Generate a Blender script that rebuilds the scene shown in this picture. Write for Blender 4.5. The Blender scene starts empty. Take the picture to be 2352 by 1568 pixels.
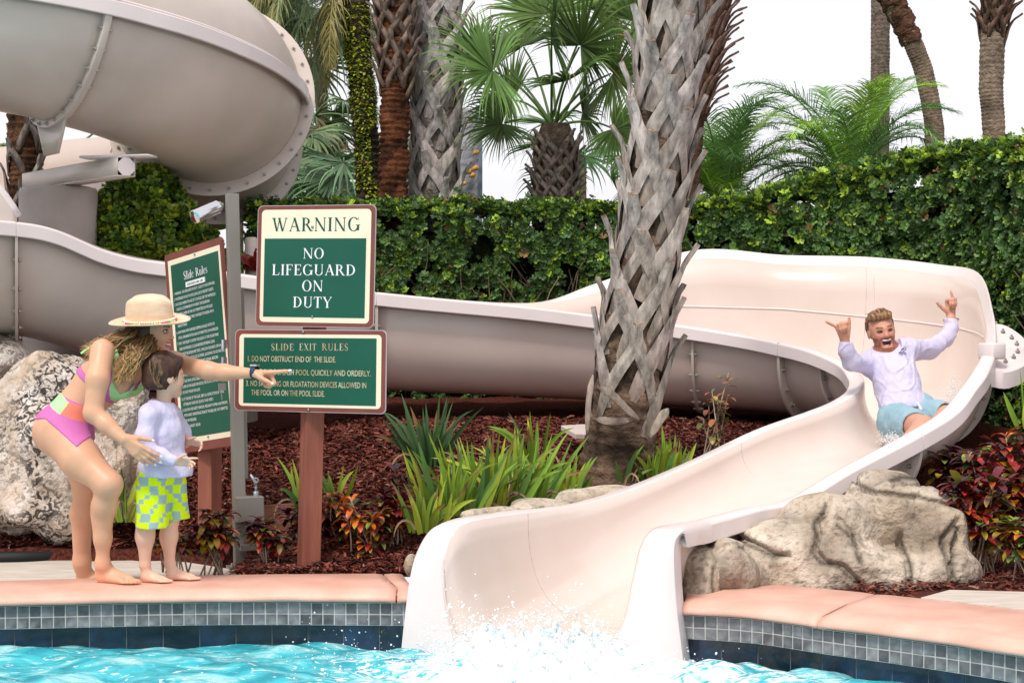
import bpy, math, random
import numpy as np
from mathutils import noise as mnoise, Vector
random.seed(7); rng = np.random.default_rng(7)
S = bpy.context.scene
COL = S.collection
F0, EYE = 4160.0, 1.08            # focal length in pixels of the 2352-wide picture, camera height above the coping

# ---------------------------------------------------------------- camera, world, sun
cam_d = bpy.data.cameras.new('camera'); cam = bpy.data.objects.new('camera', cam_d); COL.objects.link(cam)
cam.location = (0, 0, EYE); cam.rotation_euler = (math.pi/2, 0, 0)
cam_d.sensor_width = 36.0; cam_d.lens = 36.0*F0/2352.0; cam_d.clip_start = .05; cam_d.clip_end = 3000
S.camera = cam
W = bpy.data.worlds.new('World'); S.world = W; W.use_nodes = True
nt = W.node_tree; nt.nodes.clear()
SUN_EL, SUN_AZ = math.radians(56), math.radians(205)   # azimuth clockwise from +Y: behind the camera, a little to the left
wo = nt.nodes.new('ShaderNodeOutputWorld'); bg = nt.nodes.new('ShaderNodeBackground')
sky = nt.nodes.new('ShaderNodeTexSky'); sky.sky_type = 'NISHITA'; sky.sun_disc = False
sky.sun_elevation = SUN_EL; sky.sun_rotation = SUN_AZ; sky.dust_density = 3
mx = nt.nodes.new('ShaderNodeMix'); mx.data_type = 'RGBA'; mx.inputs[0].default_value = .9
tc = nt.nodes.new('ShaderNodeTexCoord'); nz = nt.nodes.new('ShaderNodeTexNoise'); nz.inputs['Scale'].default_value = 2.2; nz.inputs['Detail'].default_value = 4
mpn = nt.nodes.new('ShaderNodeMapping'); mpn.inputs['Scale'].default_value = (1, 1, 3.5)
rp = nt.nodes.new('ShaderNodeValToRGB'); rp.color_ramp.elements[0].position = .3; rp.color_ramp.elements[1].position = .7
rp.color_ramp.elements[0].color = (7.5, 7.4, 7.9, 1); rp.color_ramp.elements[1].color = (8.9, 8.75, 9.0, 1)
nt.links.new(tc.outputs['Generated'], mpn.inputs[0]); nt.links.new(mpn.outputs[0], nz.inputs['Vector'])
nt.links.new(nz.outputs['Fac'], rp.inputs[0]); nt.links.new(sky.outputs[0], mx.inputs[6]); nt.links.new(rp.outputs[0], mx.inputs[7])
nt.links.new(mx.outputs[2], bg.inputs[0]); bg.inputs[1].default_value = .115; nt.links.new(bg.outputs[0], wo.inputs[0])
sd = bpy.data.lights.new('sun', 'SUN'); sd.energy = 2.4; sd.angle = math.radians(11); sd.color = (1, .93, .85)
sun = bpy.data.objects.new('sun', sd); COL.objects.link(sun)
sv = Vector((math.sin(SUN_AZ)*math.cos(SUN_EL), math.cos(SUN_AZ)*math.cos(SUN_EL), math.sin(SUN_EL)))
sun.rotation_euler = sv.to_track_quat('Z', 'Y').to_euler(); sun.location = (0, -3, 9)
S.view_settings.view_transform = 'Standard'; S.view_settings.look = 'None'; S.view_settings.gamma = 1
S.view_settings.exposure = .18
S.render.engine = 'CYCLES'
S.cycles.max_bounces = 8; S.cycles.use_denoising = True

# ---------------------------------------------------------------- helpers
A = np.array
def P(x, y, D): return A([(x-1176)/F0*D, D, EYE+(784-y)/F0*D], float)
def nrm(v):
    v = np.asarray(v, float); return v/(np.linalg.norm(v)+1e-12)
def srgb(r, g, b):
    f = lambda c: ((c/255.)/12.92 if c/255. <= .04045 else (((c/255.)+.055)/1.055)**2.4)
    return (f(r), f(g), f(b))
MATS = {}
def M(name, col=(.5,.5,.5), rough=.5, spec=.5, col2=None, vs=5., var=None, ramp=(.35,.65), bump=None, metal=0., sss=0., attr=False, trans=0., translu=0., detail=5., stretch=None, coat=0.):
    """a procedural material: noise between two colours (or a colour attribute), bump, translucency"""
    if name in MATS: return MATS[name]
    m = bpy.data.materials.new(name); m.use_nodes = True; n = m.node_tree.nodes; l = m.node_tree.links
    p = n['Principled BSDF']; out = n['Material Output']
    p.inputs['Roughness'].default_value = rough; p.inputs['Specular IOR Level'].default_value = spec
    p.inputs['Metallic'].default_value = metal; p.inputs['Coat Weight'].default_value = coat
    if sss: p.inputs['Subsurface Weight'].default_value = sss; p.inputs['Subsurface Radius'].default_value = (.02,.008,.004); p.inputs['Subsurface Scale'].default_value = .5
    if trans: p.inputs['Transmission Weight'].default_value = trans
    t = n.new('ShaderNodeTexCoord'); vec = t.outputs['Object']
    if stretch:
        mp = n.new('ShaderNodeMapping'); mp.inputs['Scale'].default_value = stretch; l.new(vec, mp.inputs[0]); vec = mp.outputs[0]
    csock = None
    if attr:
        at = n.new('ShaderNodeAttribute'); at.attribute_name = 'Col'; csock = at.outputs['Color']
        if col2 is None and var is None: var = .12
        if var:
            nz = n.new('ShaderNodeTexNoise'); nz.inputs['Scale'].default_value = vs; nz.inputs['Detail'].default_value = detail; l.new(vec, nz.inputs['Vector'])
            mr = n.new('ShaderNodeMapRange'); mr.inputs[1].default_value = .3; mr.inputs[2].default_value = .7; mr.inputs[3].default_value = 1-var; mr.inputs[4].default_value = 1+var
            l.new(nz.outputs['Fac'], mr.inputs[0]); vm = n.new('ShaderNodeVectorMath'); vm.operation = 'SCALE'
            l.new(csock, vm.inputs[0]); l.new(mr.outputs[0], vm.inputs['Scale']); csock = vm.outputs[0]
    else:
        if col2 is None:
            v = .06 if var is None else var
            col2 = tuple(min(1, c*(1+v)) for c in col); col = tuple(c*(1-v) for c in col)
        nz = n.new('ShaderNodeTexNoise'); nz.inputs['Scale'].default_value = vs; nz.inputs['Detail'].default_value = detail; l.new(vec, nz.inputs['Vector'])
        r = n.new('ShaderNodeValToRGB'); r.color_ramp.elements[0].position = ramp[0]; r.color_ramp.elements[1].position = ramp[1]
        r.color_ramp.elements[0].color = (*col, 1); r.color_ramp.elements[1].color = (*col2, 1)
        l.new(nz.outputs['Fac'], r.inputs[0]); csock = r.outputs[0]
    l.new(csock, p.inputs['Base Color'])
    if bump:
        b = n.new('ShaderNodeBump'); b.inputs['Strength'].default_value = bump[1]; b.inputs['Distance'].default_value = bump[2] if len(bump) > 2 else .01
        nb = n.new('ShaderNodeTexNoise'); nb.inputs['Scale'].default_value = bump[0]; nb.inputs['Detail'].default_value = 5; l.new(vec, nb.inputs['Vector'])
        l.new(nb.outputs['Fac'], b.inputs['Height']); l.new(b.outputs[0], p.inputs['Normal'])
    if translu:
        tr = n.new('ShaderNodeBsdfTranslucent'); l.new(csock, tr.inputs['Color']); ms = n.new('ShaderNodeMixShader'); ms.inputs[0].default_value = translu
        l.new(p.outputs[0], ms.inputs[1]); l.new(tr.outputs[0], ms.inputs[2]); l.new(ms.outputs[0], out.inputs[0])
    MATS[name] = m; return m

def tag(o, label=None, cat=None, group=None, kind=None):
    if label: o['label'] = label
    if cat: o['category'] = cat
    if group: o['group'] = group
    if kind: o['kind'] = kind
    return o
def empty(name, loc, label=None, cat=None, group=None):
    o = bpy.data.objects.new(name, None); COL.objects.link(o); o.location = Vector([float(c) for c in loc]); o.empty_display_size = .1
    return tag(o, label, cat, group)
def wloc(o):
    v = A([0., 0., 0.])
    while o is not None: v += A(o.location); o = o.parent
    return v
def obj(name, V, F, mat, parent=None, smooth=True, col=None, cdom='POINT', solid=None, auto=None, midx=None, origin=None, kind=None, label=None, sharp=None):
    """link ONE mesh object; V in world coordinates, F a list or array of index tuples"""
    V = np.asarray(V, float).reshape(-1, 3)
    pw = wloc(parent) if parent is not None else A([0., 0., 0.])
    if origin is None: origin = pw if parent is not None else A([0., 0., 0.])
    origin = np.asarray(origin, float)
    me = bpy.data.meshes.new(name)
    if isinstance(F, np.ndarray):
        nf, k = F.shape; me.vertices.add(len(V)); me.vertices.foreach_set('co', (V-origin).astype(np.float32).ravel())
        me.loops.add(nf*k); me.loops.foreach_set('vertex_index', F.astype(np.int32).ravel())
        me.polygons.add(nf); me.polygons.foreach_set('loop_start', np.arange(0, nf*k, k, dtype=np.int32)); me.polygons.foreach_set('loop_total', np.full(nf, k, np.int32))
        me.update(calc_edges=True)
    else:
        me.from_pydata([tuple(v) for v in (V-origin)], [], [tuple(int(i) for i in f) for f in F]); me.update()
    me.polygons.foreach_set('use_smooth', np.full(len(me.polygons), smooth)); 
    for m in (mat if isinstance(mat, (list, tuple)) else [mat]): me.materials.append(m)
    if midx is not None: me.polygons.foreach_set('material_index', np.asarray(midx, np.int32))
    if col is not None:
        ca = me.color_attributes.new('Col', 'FLOAT_COLOR', 'POINT'); c = np.ones((len(V), 4), np.float32); c[:, :3] = np.asarray(col, np.float32).reshape(-1, 3) if np.ndim(col) > 1 else np.asarray(col, np.float32)
        ca.data.foreach_set('color', c.ravel())
    me.validate()
    if sharp: me.set_sharp_from_angle(angle=math.radians(sharp))
    o = bpy.data.objects.new(name, me); COL.objects.link(o)
    if parent is not None: o.parent = parent
    o.location = Vector([float(c) for c in (origin-pw)])
    if solid:
        s = o.modifiers.new('solid', 'SOLIDIFY'); s.thickness = solid; s.offset = 0
    if auto:
        s = o.modifiers.new('bevel', 'BEVEL'); s.width = auto; s.segments = 2; s.limit_method = 'ANGLE'; s.angle_limit = math.radians(40)
    if kind: o['kind'] = kind
    if label: o['label'] = label
    return o
class MB:
    """collects shapes into one mesh"""
    def __init__(s): s.v = []; s.f = []; s.c = []; s.n = 0
    def add(s, V, F, c=(.5,.5,.5)):
        V = np.asarray(V, float).reshape(-1, 3)
        s.v.append(V); s.f += [tuple(int(i)+s.n for i in f) for f in F]
        c = np.asarray(c, float); s.c.append(np.broadcast_to(c, (len(V), 3)) if c.ndim == 1 else c); s.n += len(V)
    def box(s, c, h, R=None, col=(.5,.5,.5)):
        V = A([[x, y, z] for x in (-1, 1) for y in (-1, 1) for z in (-1, 1)], float)*np.asarray(h)
        if R is not None: V = V @ np.asarray(R).T
        s.add(V+np.asarray(c), [(0,1,3,2),(4,6,7,5),(0,4,5,1),(2,3,7,6),(0,2,6,4),(1,5,7,3)], col)
    def tube(s, pts, r, n=10, cap=True, col=(.5,.5,.5), flat=None):
        pts = np.asarray(pts, float); k = len(pts); r = np.broadcast_to(np.asarray(r, float), (k,))
        T = np.gradient(pts, axis=0); T /= np.linalg.norm(T, axis=1)[:, None]+1e-12
        u = np.cross(T[0], [0, 0, 1.]); u = np.cross(T[0], [1., 0, 0]) if np.linalg.norm(u) < .1 else u; u = nrm(u)
        V = []; a = np.arange(n)*2*math.pi/n
        for i in range(k):
            u = nrm(u-T[i]*np.dot(u, T[i])); w = np.cross(T[i], u)
            V.append(pts[i]+r[i]*(np.outer(np.cos(a), u)+np.outer(np.sin(a), w)))
        F = [(i*n+j, i*n+(j+1) % n, (i+1)*n+(j+1) % n, (i+1)*n+j) for i in range(k-1) for j in range(n)]
        if cap: F += [tuple(range(n-1, -1, -1)), tuple((k-1)*n+j for j in range(n))]
        cc = np.asarray(col, float)
        if cc.ndim == 2: cc = np.repeat(cc, n, 0)
        s.add(np.concatenate(V), F, cc)
    def strip(s, pts, w, nv, fold=0., col=(.5,.5,.5)):
        """a blade: centre line, half widths, a normal-ish vector; folded along the middle"""
        pts = np.asarray(pts, float); k = len(pts); w = np.broadcast_to(np.asarray(w, float), (k,))
        T = np.gradient(pts, axis=0); T /= np.linalg.norm(T, axis=1)[:, None]+1e-12
        nv = np.asarray(nv, float); side = np.cross(T, nv); side /= np.linalg.norm(side, axis=1)[:, None]+1e-9; up = np.cross(side, T)
        L = pts+side*w[:, None]+up*(w*fold)[:, None]; R = pts-side*w[:, None]+up*(w*fold)[:, None]
        V = np.stack([L, pts, R], 1).reshape(-1, 3)
        F = []
        for i in range(k-1): F += [(3*i, 3*i+1, 3*i+4, 3*i+3), (3*i+1, 3*i+2, 3*i+5, 3*i+4)]
        cc = np.asarray(col, float)
        if cc.ndim == 2: cc = np.repeat(cc, 3, 0)
        s.add(V, F, cc)
    def build(s, name, mat, parent=None, **k):
        return obj(name, np.concatenate(s.v), s.f, mat, parent, col=np.concatenate(s.c), **k)
_bolt = {}
def bolt(c, dv, half, parent, size=1.):
    """one through-bolt with a nut on each side, sharing mesh data"""
    key = (round(half, 4), size)
    if key not in _bolt:
        mb = MB()
        for s_ in (-1, 1): mb.tube([(0,0,s_*half), (0,0,s_*(half+.012*size))], [.013*size]*2, 6); mb.tube([(0,0,s_*half), (0,0,s_*(half+.024*size))], [.006*size]*2, 6)
        o = mb.build('bolt', MATS['zinc_bolt'], None, smooth=False); _bolt[key] = o.data
    else: o = bpy.data.objects.new('bolt', _bolt[key]); COL.objects.link(o)
    o.parent = parent; o.rotation_mode = 'QUATERNION'; o.rotation_quaternion = Vector([float(x) for x in dv]).to_track_quat('Z', 'Y'); o.location = Vector([float(x) for x in (np.asarray(c)-wloc(parent))]); return o
def rot(axis, a):
    x, y, z = nrm(axis); c, s_ = math.cos(a), math.sin(a); C = 1-c
    return A([[c+x*x*C, x*y*C-z*s_, x*z*C+y*s_], [y*x*C+z*s_, c+y*y*C, y*z*C-x*s_], [z*x*C-y*s_, z*y*C+x*s_, c+z*z*C]])
def cr(Q, n=8):
    """Catmull-Rom through rows of Q"""
    Q = np.asarray(Q, float); E = np.vstack([2*Q[0]-Q[1], Q, 2*Q[-1]-Q[-2]]); out = []
    for i in range(len(Q)-1):
        p0, p1, p2, p3 = E[i:i+4]
        for t in np.arange(n)/n:
            out.append(.5*((2*p1)+(-p0+p2)*t+(2*p0-5*p1+4*p2-p3)*t*t+(-p0+3*p1-3*p2+p3)*t**3))
    out.append(Q[-1]); return A(out)
def grid_faces(nu, nv, wrap=False):
    i, j = np.meshgrid(np.arange(nu-1), np.arange(nv if wrap else nv-1), indexing='ij'); j2 = (j+1) % nv
    return np.stack([i*nv+j, i*nv+j2, (i+1)*nv+j2, (i+1)*nv+j], -1).reshape(-1, 4)
def scatter(tV, tF, pos, R, sc, tC=None, tint=None):
    """copies of a template leaf cluster baked into arrays: pos (n,3), R (n,3,3), sc (n,)"""
    n = len(pos); k = len(tV)
    V = np.einsum('nij,kj->nki', R, tV)*np.asarray(sc).reshape(-1, 1, 1)+pos[:, None, :]
    Fa = (tF[None]+(np.arange(n)*k)[:, None, None]).reshape(-1, tF.shape[1])
    C = None
    if tint is not None: C = (tint[:, None, :]*(tC[None] if tC is not None else 1.)*np.ones((n, k, 1))).reshape(-1, 3)
    return V.reshape(-1, 3), Fa, C
def frames(nv, spin=None):
    """rotation matrices whose local z is nv (n,3), spun at random"""
    nv = nv/np.linalg.norm(nv, axis=1)[:, None]; n = len(nv)
    a = np.where(np.abs(nv[:, 2:3]) < .9, A([[0, 0, 1.]]), A([[1., 0, 0]])); x = np.cross(a, nv); x /= np.linalg.norm(x, axis=1)[:, None]; y = np.cross(nv, x)
    t = (rng.random(n)*2*math.pi if spin is None else spin)[:, None]
    return np.stack([x*np.cos(t)+y*np.sin(t), -x*np.sin(t)+y*np.cos(t), nv], -1)
def fnoise(V, sc, oct=3):
    return A([mnoise.fractal(Vector((float(v[0])*sc, float(v[1])*sc, float(v[2])*sc)), 1., 2., oct) for v in V])
def jit(c, a):
    f = 1+random.uniform(-a, a)*1.4; return tuple(max(0, x*f*(1+random.uniform(-a, a)*.18)) for x in c)
# ---------------------------------------------------------------- the ground, the pool, its edge
m_mulch = M('mulch_ground', (.035,.010,.007), .95, .2, col2=(.14,.032,.02), vs=60, bump=(90,.9,.02))
m_pave = M('stamped_concrete', (.50,.43,.36), .75, .3, col2=(.62,.55,.49), vs=6, bump=(70,.3,.006), stretch=(1,5,1))
m_coping = M('coral_coping', (.70,.375,.285), .45, .4, col2=(.80,.47,.37), vs=5, bump=(120,.35,.005), detail=9)
m_fiber = M('beige_fibreglass', (.56,.475,.42), .33, .5, col2=(.65,.56,.50), vs=1.8, bump=(160,.12,.003))
m_fiber_in = M('glossy_pink_gelcoat', (.68,.565,.50), .2, .5, col2=(.75,.635,.575), vs=1.6, bump=(120,.04,.002), coat=.3)
m_flange = M('white_flange_gelcoat', (.74,.655,.64), .3, .5, col2=(.79,.70,.69), vs=3, bump=(120,.05,.002))
m_seam = M('caulk_seam', (.42,.33,.28), .7, .2)
m_bolt = M('zinc_bolt', (.42,.38,.36), .4, .6, metal=.5)
FR = A([[-400,7.7],[-9,7.4],[-5,7.55],[-3.2,7.7],[-2.5,7.76],[-2.2,7.78],[-1.287,7.9],[-.5,7.88],[-.2,7.86],[.25,7.74],[.6,7.62],[.684,7.55],[.98,7.42],[1.234,7.16],[1.55,6.86],[1.843,6.52],[2.4,5.7],[3.2,4.2],[4.2,1.5],[5.2,-3],[6,-12]])
BK = A([[-400,8.15],[-9,7.9],[-5,8.02],[-3.2,8.14],[-2.6,8.18],[-2.3,8.2],[-1.37,8.4],[-.6,8.46],[-.2,8.46],[.25,8.4],[.66,8.3],[.8,8.22],[1.12,8.12],[1.6,7.76],[2.0,7.36],[2.35,6.95],[2.95,6.0],[3.8,4.4],[4.8,1.6],[5.8,-2.9],[6.6,-12]])
def smooth_curve(Q, a, b, n): return cr(Q[a:b], n)
def backD(x): return np.interp(x, BK[:-1, 0], BK[:-1, 1])
def gz(x, D):
    """height of the mulch berm"""
    x = np.asarray(x, float); D = np.asarray(D, float)
    sh = np.interp(x, [-1.5, -.95, .9, 1.8], [1.15, 0, 0, .45])
    z = np.interp(D-sh, [8.5, 9.6, 10.5, 12, 13, 18], [0, .3, .48, .62, .70, .75])
    z = np.where((x < -1.3) & (D < 9.5), -.13, z)
    for (ax, aD), (bx, bD), w, dz in (((.12,7.6),(.40,8.2),.60,-.62), ((.40,8.2),(.72,8.6),.55,-.5), ((.72,8.6),(1.25,9.1),.5,-.22), ((1.25,9.1),(2.0,9.6),.5,.0), ((2.0,9.6),(2.35,10.1),.55,.08)):
        t = np.clip(((x-ax)*(bx-ax)+(D-aD)*(bD-aD))/((bx-ax)**2+(bD-aD)**2), 0, 1); d = np.hypot(x-ax-t*(bx-ax), D-aD-t*(bD-aD))
        z = np.minimum(z, dz+np.clip((d-w)/.12, 0, 1)*2)
    return z
xs = np.concatenate([[-400,-120,-40,-15,-8,-5.5], np.arange(-4.4, 4.41, .06), [5,5.79]])
vs_ = np.concatenate([np.arange(0, 5.6, .06), [6,7,9,12,20,50,120,400,900]])
X, Vv = np.meshgrid(xs, vs_, indexing='ij'); D_ = backD(X)-.03+Vv
Z = gz(X, D_)
nzv = A([mnoise.noise(Vector((a*5, b*5, 0)))+.5*mnoise.noise(Vector((a*17, b*17, 3))) for a, b in zip(X.ravel(), D_.ravel())]).reshape(X.shape)
Z = Z-.015+np.where((np.abs(X) < 4.5) & (Vv < 6) & ~((X < -1.3) & (D_ < 9.5)), nzv*.022, 0)*np.clip(Vv/.25, 0, 1)
obj('ground', np.stack([X, D_, Z], -1).reshape(-1, 3), grid_faces(len(xs), len(vs_)), m_mulch, kind='structure')
# far grass beyond the hedge
xs2 = A([-600., -60, -15, 15, 60, 600]); ys2 = A([14.2, 30, 90, 1500.]); X2, Y2 = np.meshgrid(xs2, ys2, indexing='ij')
obj('lawn', np.stack([X2, Y2, np.full_like(X2, .78)], -1).reshape(-1, 3), grid_faces(6, 4), M('lawn_grass', (.05,.09,.02), .9, .2, col2=(.08,.13,.03), vs=3), kind='structure')
# ground on the right of the pool
R_ = A([[5.75, -2.9], [6.5, -12], [6.5, -60], [400, -60], [400, 9], [5.75, 9]])
obj('ground', np.c_[R_, np.full(6, -.02)], [tuple(range(5, -1, -1))], m_mulch, kind='structure')
# mulch chips: uncountable
def chips(n, xr, dr, seed, smin=.6, smax=1.3):
    r = np.random.default_rng(seed)
    x = r.uniform(*xr, n); D = r.uniform(*dr, n); ok = (D > backD(x)+.02) & ~((x > 1.7) & (D < 7.90-(x-1.9)*.2)) & ~((x < -1.34+(9.0-D)*0) & (D < 9.6) & (x < -1.05-(D-8.4)*.55)); x, D = x[ok], D[ok]; n = len(x)
    z = gz(x, D)+r.uniform(0, .03, n)-.01
    L = r.uniform(.012, .036, n)*r.uniform(smin, smax, n); Wd = r.uniform(.0018, .005, n); a = r.uniform(0, 2*math.pi, n); pit = r.normal(0, .28, n)
    d = np.stack([np.cos(a)*np.cos(pit), np.sin(a)*np.cos(pit), np.sin(pit)], -1); sdv = np.stack([-np.sin(a), np.cos(a), r.normal(0, .5, n)], -1)
    c = np.stack([x, D, z], -1); up = A([0, 0, 1.])*.004
    V = np.stack([c-d*L[:, None]-sdv*Wd[:, None], c-d*L[:, None]+sdv*Wd[:, None], c+sdv*Wd[:, None]*1.3+up, c-sdv*Wd[:, None]*1.3+up, c+d*L[:, None]+sdv*Wd[:, None]*.6, c+d*L[:, None]-sdv*Wd[:, None]*.6], 1).reshape(-1, 3)
    Fq = A([[0,1,2,3],[3,2,4,5]]); Fa = (Fq[None]+(np.arange(n)*6)[:, None, None]).reshape(-1, 4)
    base = A([[.10,.026,.018],[.18,.045,.03],[.05,.017,.012],[.26,.072,.048],[.32,.17,.12],[.13,.030,.022]]); c_ = base[r.choice(6, n, p=[.28,.26,.18,.14,.05,.09])]*r.uniform(.7, 1.3, (n, 1))
    return V, Fa, np.repeat(c_, 6, 0)
parts = [chips(62000, (-1.4, 1.7), (8.45, 11.6), 1), chips(30000, (-3.6, -1.1), (9.4, 11.8), 2), chips(13000, (1.5, 3.2), (7.0, 9.6), 3), chips(9000, (-1.6, -.2), (8.45, 9.3), 4)]
V = np.concatenate([p[0] for p in parts]); off = np.cumsum([0]+[len(p[0]) for p in parts[:-1]]); Fa = np.concatenate([p[1]+o for p, o in zip(parts, off)]); C = np.concatenate([p[2] for p in parts])
m_chip = M('mulch_chip', rough=.85, spec=.25, attr=True, var=.2, vs=30)
obj('mulch_chips', V, Fa, m_chip, col=C, smooth=False, kind='stuff')
# left deck paving and right deck paving (sheets)
def sheet(name, poly, z, mat):
    poly = A(poly, float); n = len(poly); V = np.vstack([np.c_[poly, np.full(n, z)], np.c_[poly, np.full(n, z-.12)]])
    return obj(name, V, [tuple(range(n))]+[(i, i+n, (i+1) % n+n, (i+1) % n) for i in range(n)], mat, kind='structure', smooth=False)
bl = [(x, float(backD(x))-.02) for x in (-9, -6, -4, -3, -2.6, -2.3, -1.8, -1.37, -1.2)]
sheet('paving', bl+[(-1.02, 8.62), (-1.22, 9.0), (-1.38, 9.12), (-1.7, 9.45), (-2.1, 9.6), (-2.6, 9.58), (-9, 9.0)], -.07, m_pave)
br = [(x, float(backD(x))-.02) for x in (1.72, 2.0, 2.35, 2.95, 3.8, 4.8)]
sheet('paving', br+[(6, 3), (4.5, 7.2), (2.6, 7.72), (1.9, 7.86)][:4], .004, m_pave)
# black drainage mat at the far left
mb = MB(); mp = cr(A([[-3.2,9.5,-.055],[-2.62,9.5,-.04],[-2.35,9.62,-.045],[-2.12,9.66,-.05]]), 6)
V = []; 
for i, p in enumerate(mp): V += [p+A([0,-.07*(1-.5*i/len(mp)),-.03]), p+A([0,-.05,.014]), p+A([0,.05,.014]), p+A([0,.07,-.03])]
o = obj('drain_mat', V, grid_faces(len(mp), 4), M('black_rubber', (.012,.012,.014), .6, .3), solid=.01)
tag(o, 'thin black rubber strip on the paving in front of the limestone boulder', 'mat')

# pool edge: coping, grey tile band, dark tile wall
m_grey = M('grey_glazed_tile', rough=.22, spec=.5, attr=True, var=.35, vs=26, bump=(40,.2,.003))
m_grout = M('grey_grout', (.47,.45,.44), .8, .2)
m_dark = M('navy_glazed_tile', rough=.15, spec=.6, attr=True, var=.6, vs=14, bump=(30,.3,.004))
m_grout2 = M('dark_wall_grout', (.13,.14,.14), .7, .2)
def resample(C_, step):
    d = np.r_[0, np.cumsum(np.linalg.norm(np.diff(C_, axis=0), axis=1))]; n = max(2, int(round(d[-1]/step))+1); t = np.linspace(0, d[-1], n)
    return np.stack([np.interp(t, d, C_[:, k]) for k in range(C_.shape[1])], 1)
def edge_run(name, x0, x1, label, joints):
    Fc = cr(FR[2:], 12); Bc = cr(BK[2:], 12); n = len(Fc); sel = [i for i in range(n) if x0 <= Fc[i, 0] <= x1]
    Fc, Bc = Fc[sel[0]:sel[-1]+1], Bc[sel[0]:sel[-1]+1]
    fc = resample(Fc, .04); t = np.linspace(0, 1, len(fc)); dB = np.r_[0, np.cumsum(np.linalg.norm(np.diff(Bc, axis=0), axis=1))]; tb = np.interp(t, np.linspace(0, 1, len(Bc)), dB)
    d0 = np.r_[0, np.cumsum(np.linalg.norm(np.diff(Fc, axis=0), axis=1))]; bc = np.stack([np.interp(np.interp(np.linspace(0, d0[-1], len(fc)), d0, dB), dB, Bc[:, k]) for k in (0, 1)], 1)
    T = np.gradient(fc, axis=0); T /= np.linalg.norm(T, axis=1)[:, None]; N = np.stack([T[:, 1], -T[:, 0]], 1)   # towards the pool
    root = empty(name, (*fc[len(fc)//2], 0), label, 'pool edge')
    segs = []; a = 0
    for j in joints:
        k = int(np.argmin(np.abs(fc[:, 0]-j))); segs.append((a, k)); a = k
    segs.append((a, len(fc)-1))
    for a, b in segs:
        V = []; idx = range(a, b+1)
        for i in idx:
            e = 0.0
            wob = .004*mnoise.noise(Vector((fc[i,0]*6, fc[i,1]*6, 0)))
            s_ = (.0035 if i == a or i == b else 0)
            q = bc[i]; f = fc[i]; nn = N[i]
            inw = T[i]*(.004 if i == a else (-.004 if i == b else 0))
            f = f+inw; q = q+inw
            prof = [(q, -.12), (q, -.02), (q+(f-q)*.03, 0), (q+(f-q)*.5, .002+wob), (f-nn*.075, 0+wob), (f-nn*.03, -.008), (f, -.024+wob), (f+nn*.012, -.04+wob), (f+nn*.008, -.052+wob), (f-nn*.02, -.058), (f-nn*.10, -.06)]
            V += [(p[0], p[1], z-s_) for p, z in prof]
        nf = b-a+1; F = [tuple(r) for r in grid_faces(nf, 11)]; F += [tuple(range(10, -1, -1)), tuple((nf-1)*11+j for j in range(11))]
        obj('coping', V, F, m_coping, root)
    # grout backing + individual tile relief in one mesh (surface pattern)
    def band(pname, set_, z0, z1, tile_w, rows, mt, mg, proud, gap):
        rc = resample(fc-N*set_, tile_w); TT = np.gradient(rc, axis=0); TT /= np.linalg.norm(TT, axis=1)[:, None]; NN = np.stack([TT[:, 1], -TT[:, 0]], 1)
        V = []; 
        for i in range(len(rc)): V += [(*(rc[i]-NN[i]*.08), z0), (*rc[i], z0), (*rc[i], z1), (*(rc[i]-NN[i]*.08), z1)]
        F = [tuple(r) for r in grid_faces(len(rc), 4)]; mi = [0]*len(F); Vn = len(V); h = (z1-z0)/rows; Cl = [(.4,.4,.4)]*Vn; lo_c, hi_c = ((.075,.073,.08),(.20,.195,.205)) if 'band' in pname else ((.003,.006,.014),(.012,.028,.07))
        for i in range(len(rc)-1):
            for r in range(rows):
                a_, b_ = rc[i]*(1-gap)+rc[i+1]*gap, rc[i]*gap+rc[i+1]*(1-gap); nn = (NN[i]+NN[i+1])/2; g = gap*tile_w
                za, zb = z0+r*h+g, z0+(r+1)*h-g; pr = proud*random.uniform(.7, 1.3); e = g*.8
                tl = random.uniform(-.001, .001)
                V += [(*(a_+nn*.0005), za), (*(b_+nn*.0005), za), (*(b_+nn*.0005), zb), (*(a_+nn*.0005), zb)]
                tt = TT[i]; q_ = random.random(); cc = tuple(a1*(1-q_)+b1*q_ for a1, b1 in zip(lo_c, hi_c)); lime = tuple(c1*.45+.20 for c1 in cc) if ('band' in pname and random.random() < .7) else tuple(c1*1.5 for c1 in cc); Cl += [lime, lime, cc, cc]+[lime if (r == 0 and random.random() < .5) else cc, lime if (r == 0 and random.random() < .3) else cc, cc, cc]
                V += [(*(a_+tt*e+nn*(pr+tl)), za+e), (*(b_-tt*e+nn*(pr-tl)), za+e), (*(b_-tt*e+nn*(pr-tl)), zb-e), (*(a_+tt*e+nn*(pr+tl)), zb-e)]
                k = Vn; F += [(k,k+1,k+5,k+4),(k+1,k+2,k+6,k+5),(k+2,k+3,k+7,k+6),(k+3,k,k+4,k+7),(k+4,k+5,k+6,k+7)]; mi += [1]*5; Vn += 8
        obj(pname, V, F, [mg, mt], root, smooth=False, midx=mi, col=Cl)
    band('tile_band', .018, -.158, -.06, .0505, 2, m_grey, m_grout, .003, .055)
    band('tile_wall', .05, -.43, -.159, .16, 2, m_dark, m_grout2, .002, .012)
    return root
edge_run('pool_edge', -4.2, -.40, 'coral coping over grey and navy tile under the barefoot woman and boy', [-.515])
edge_run('pool_edge', .70, 5.0, 'coral coping over grey and navy tile in front of the carved tan rock', [1.22, 2.9])
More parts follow.
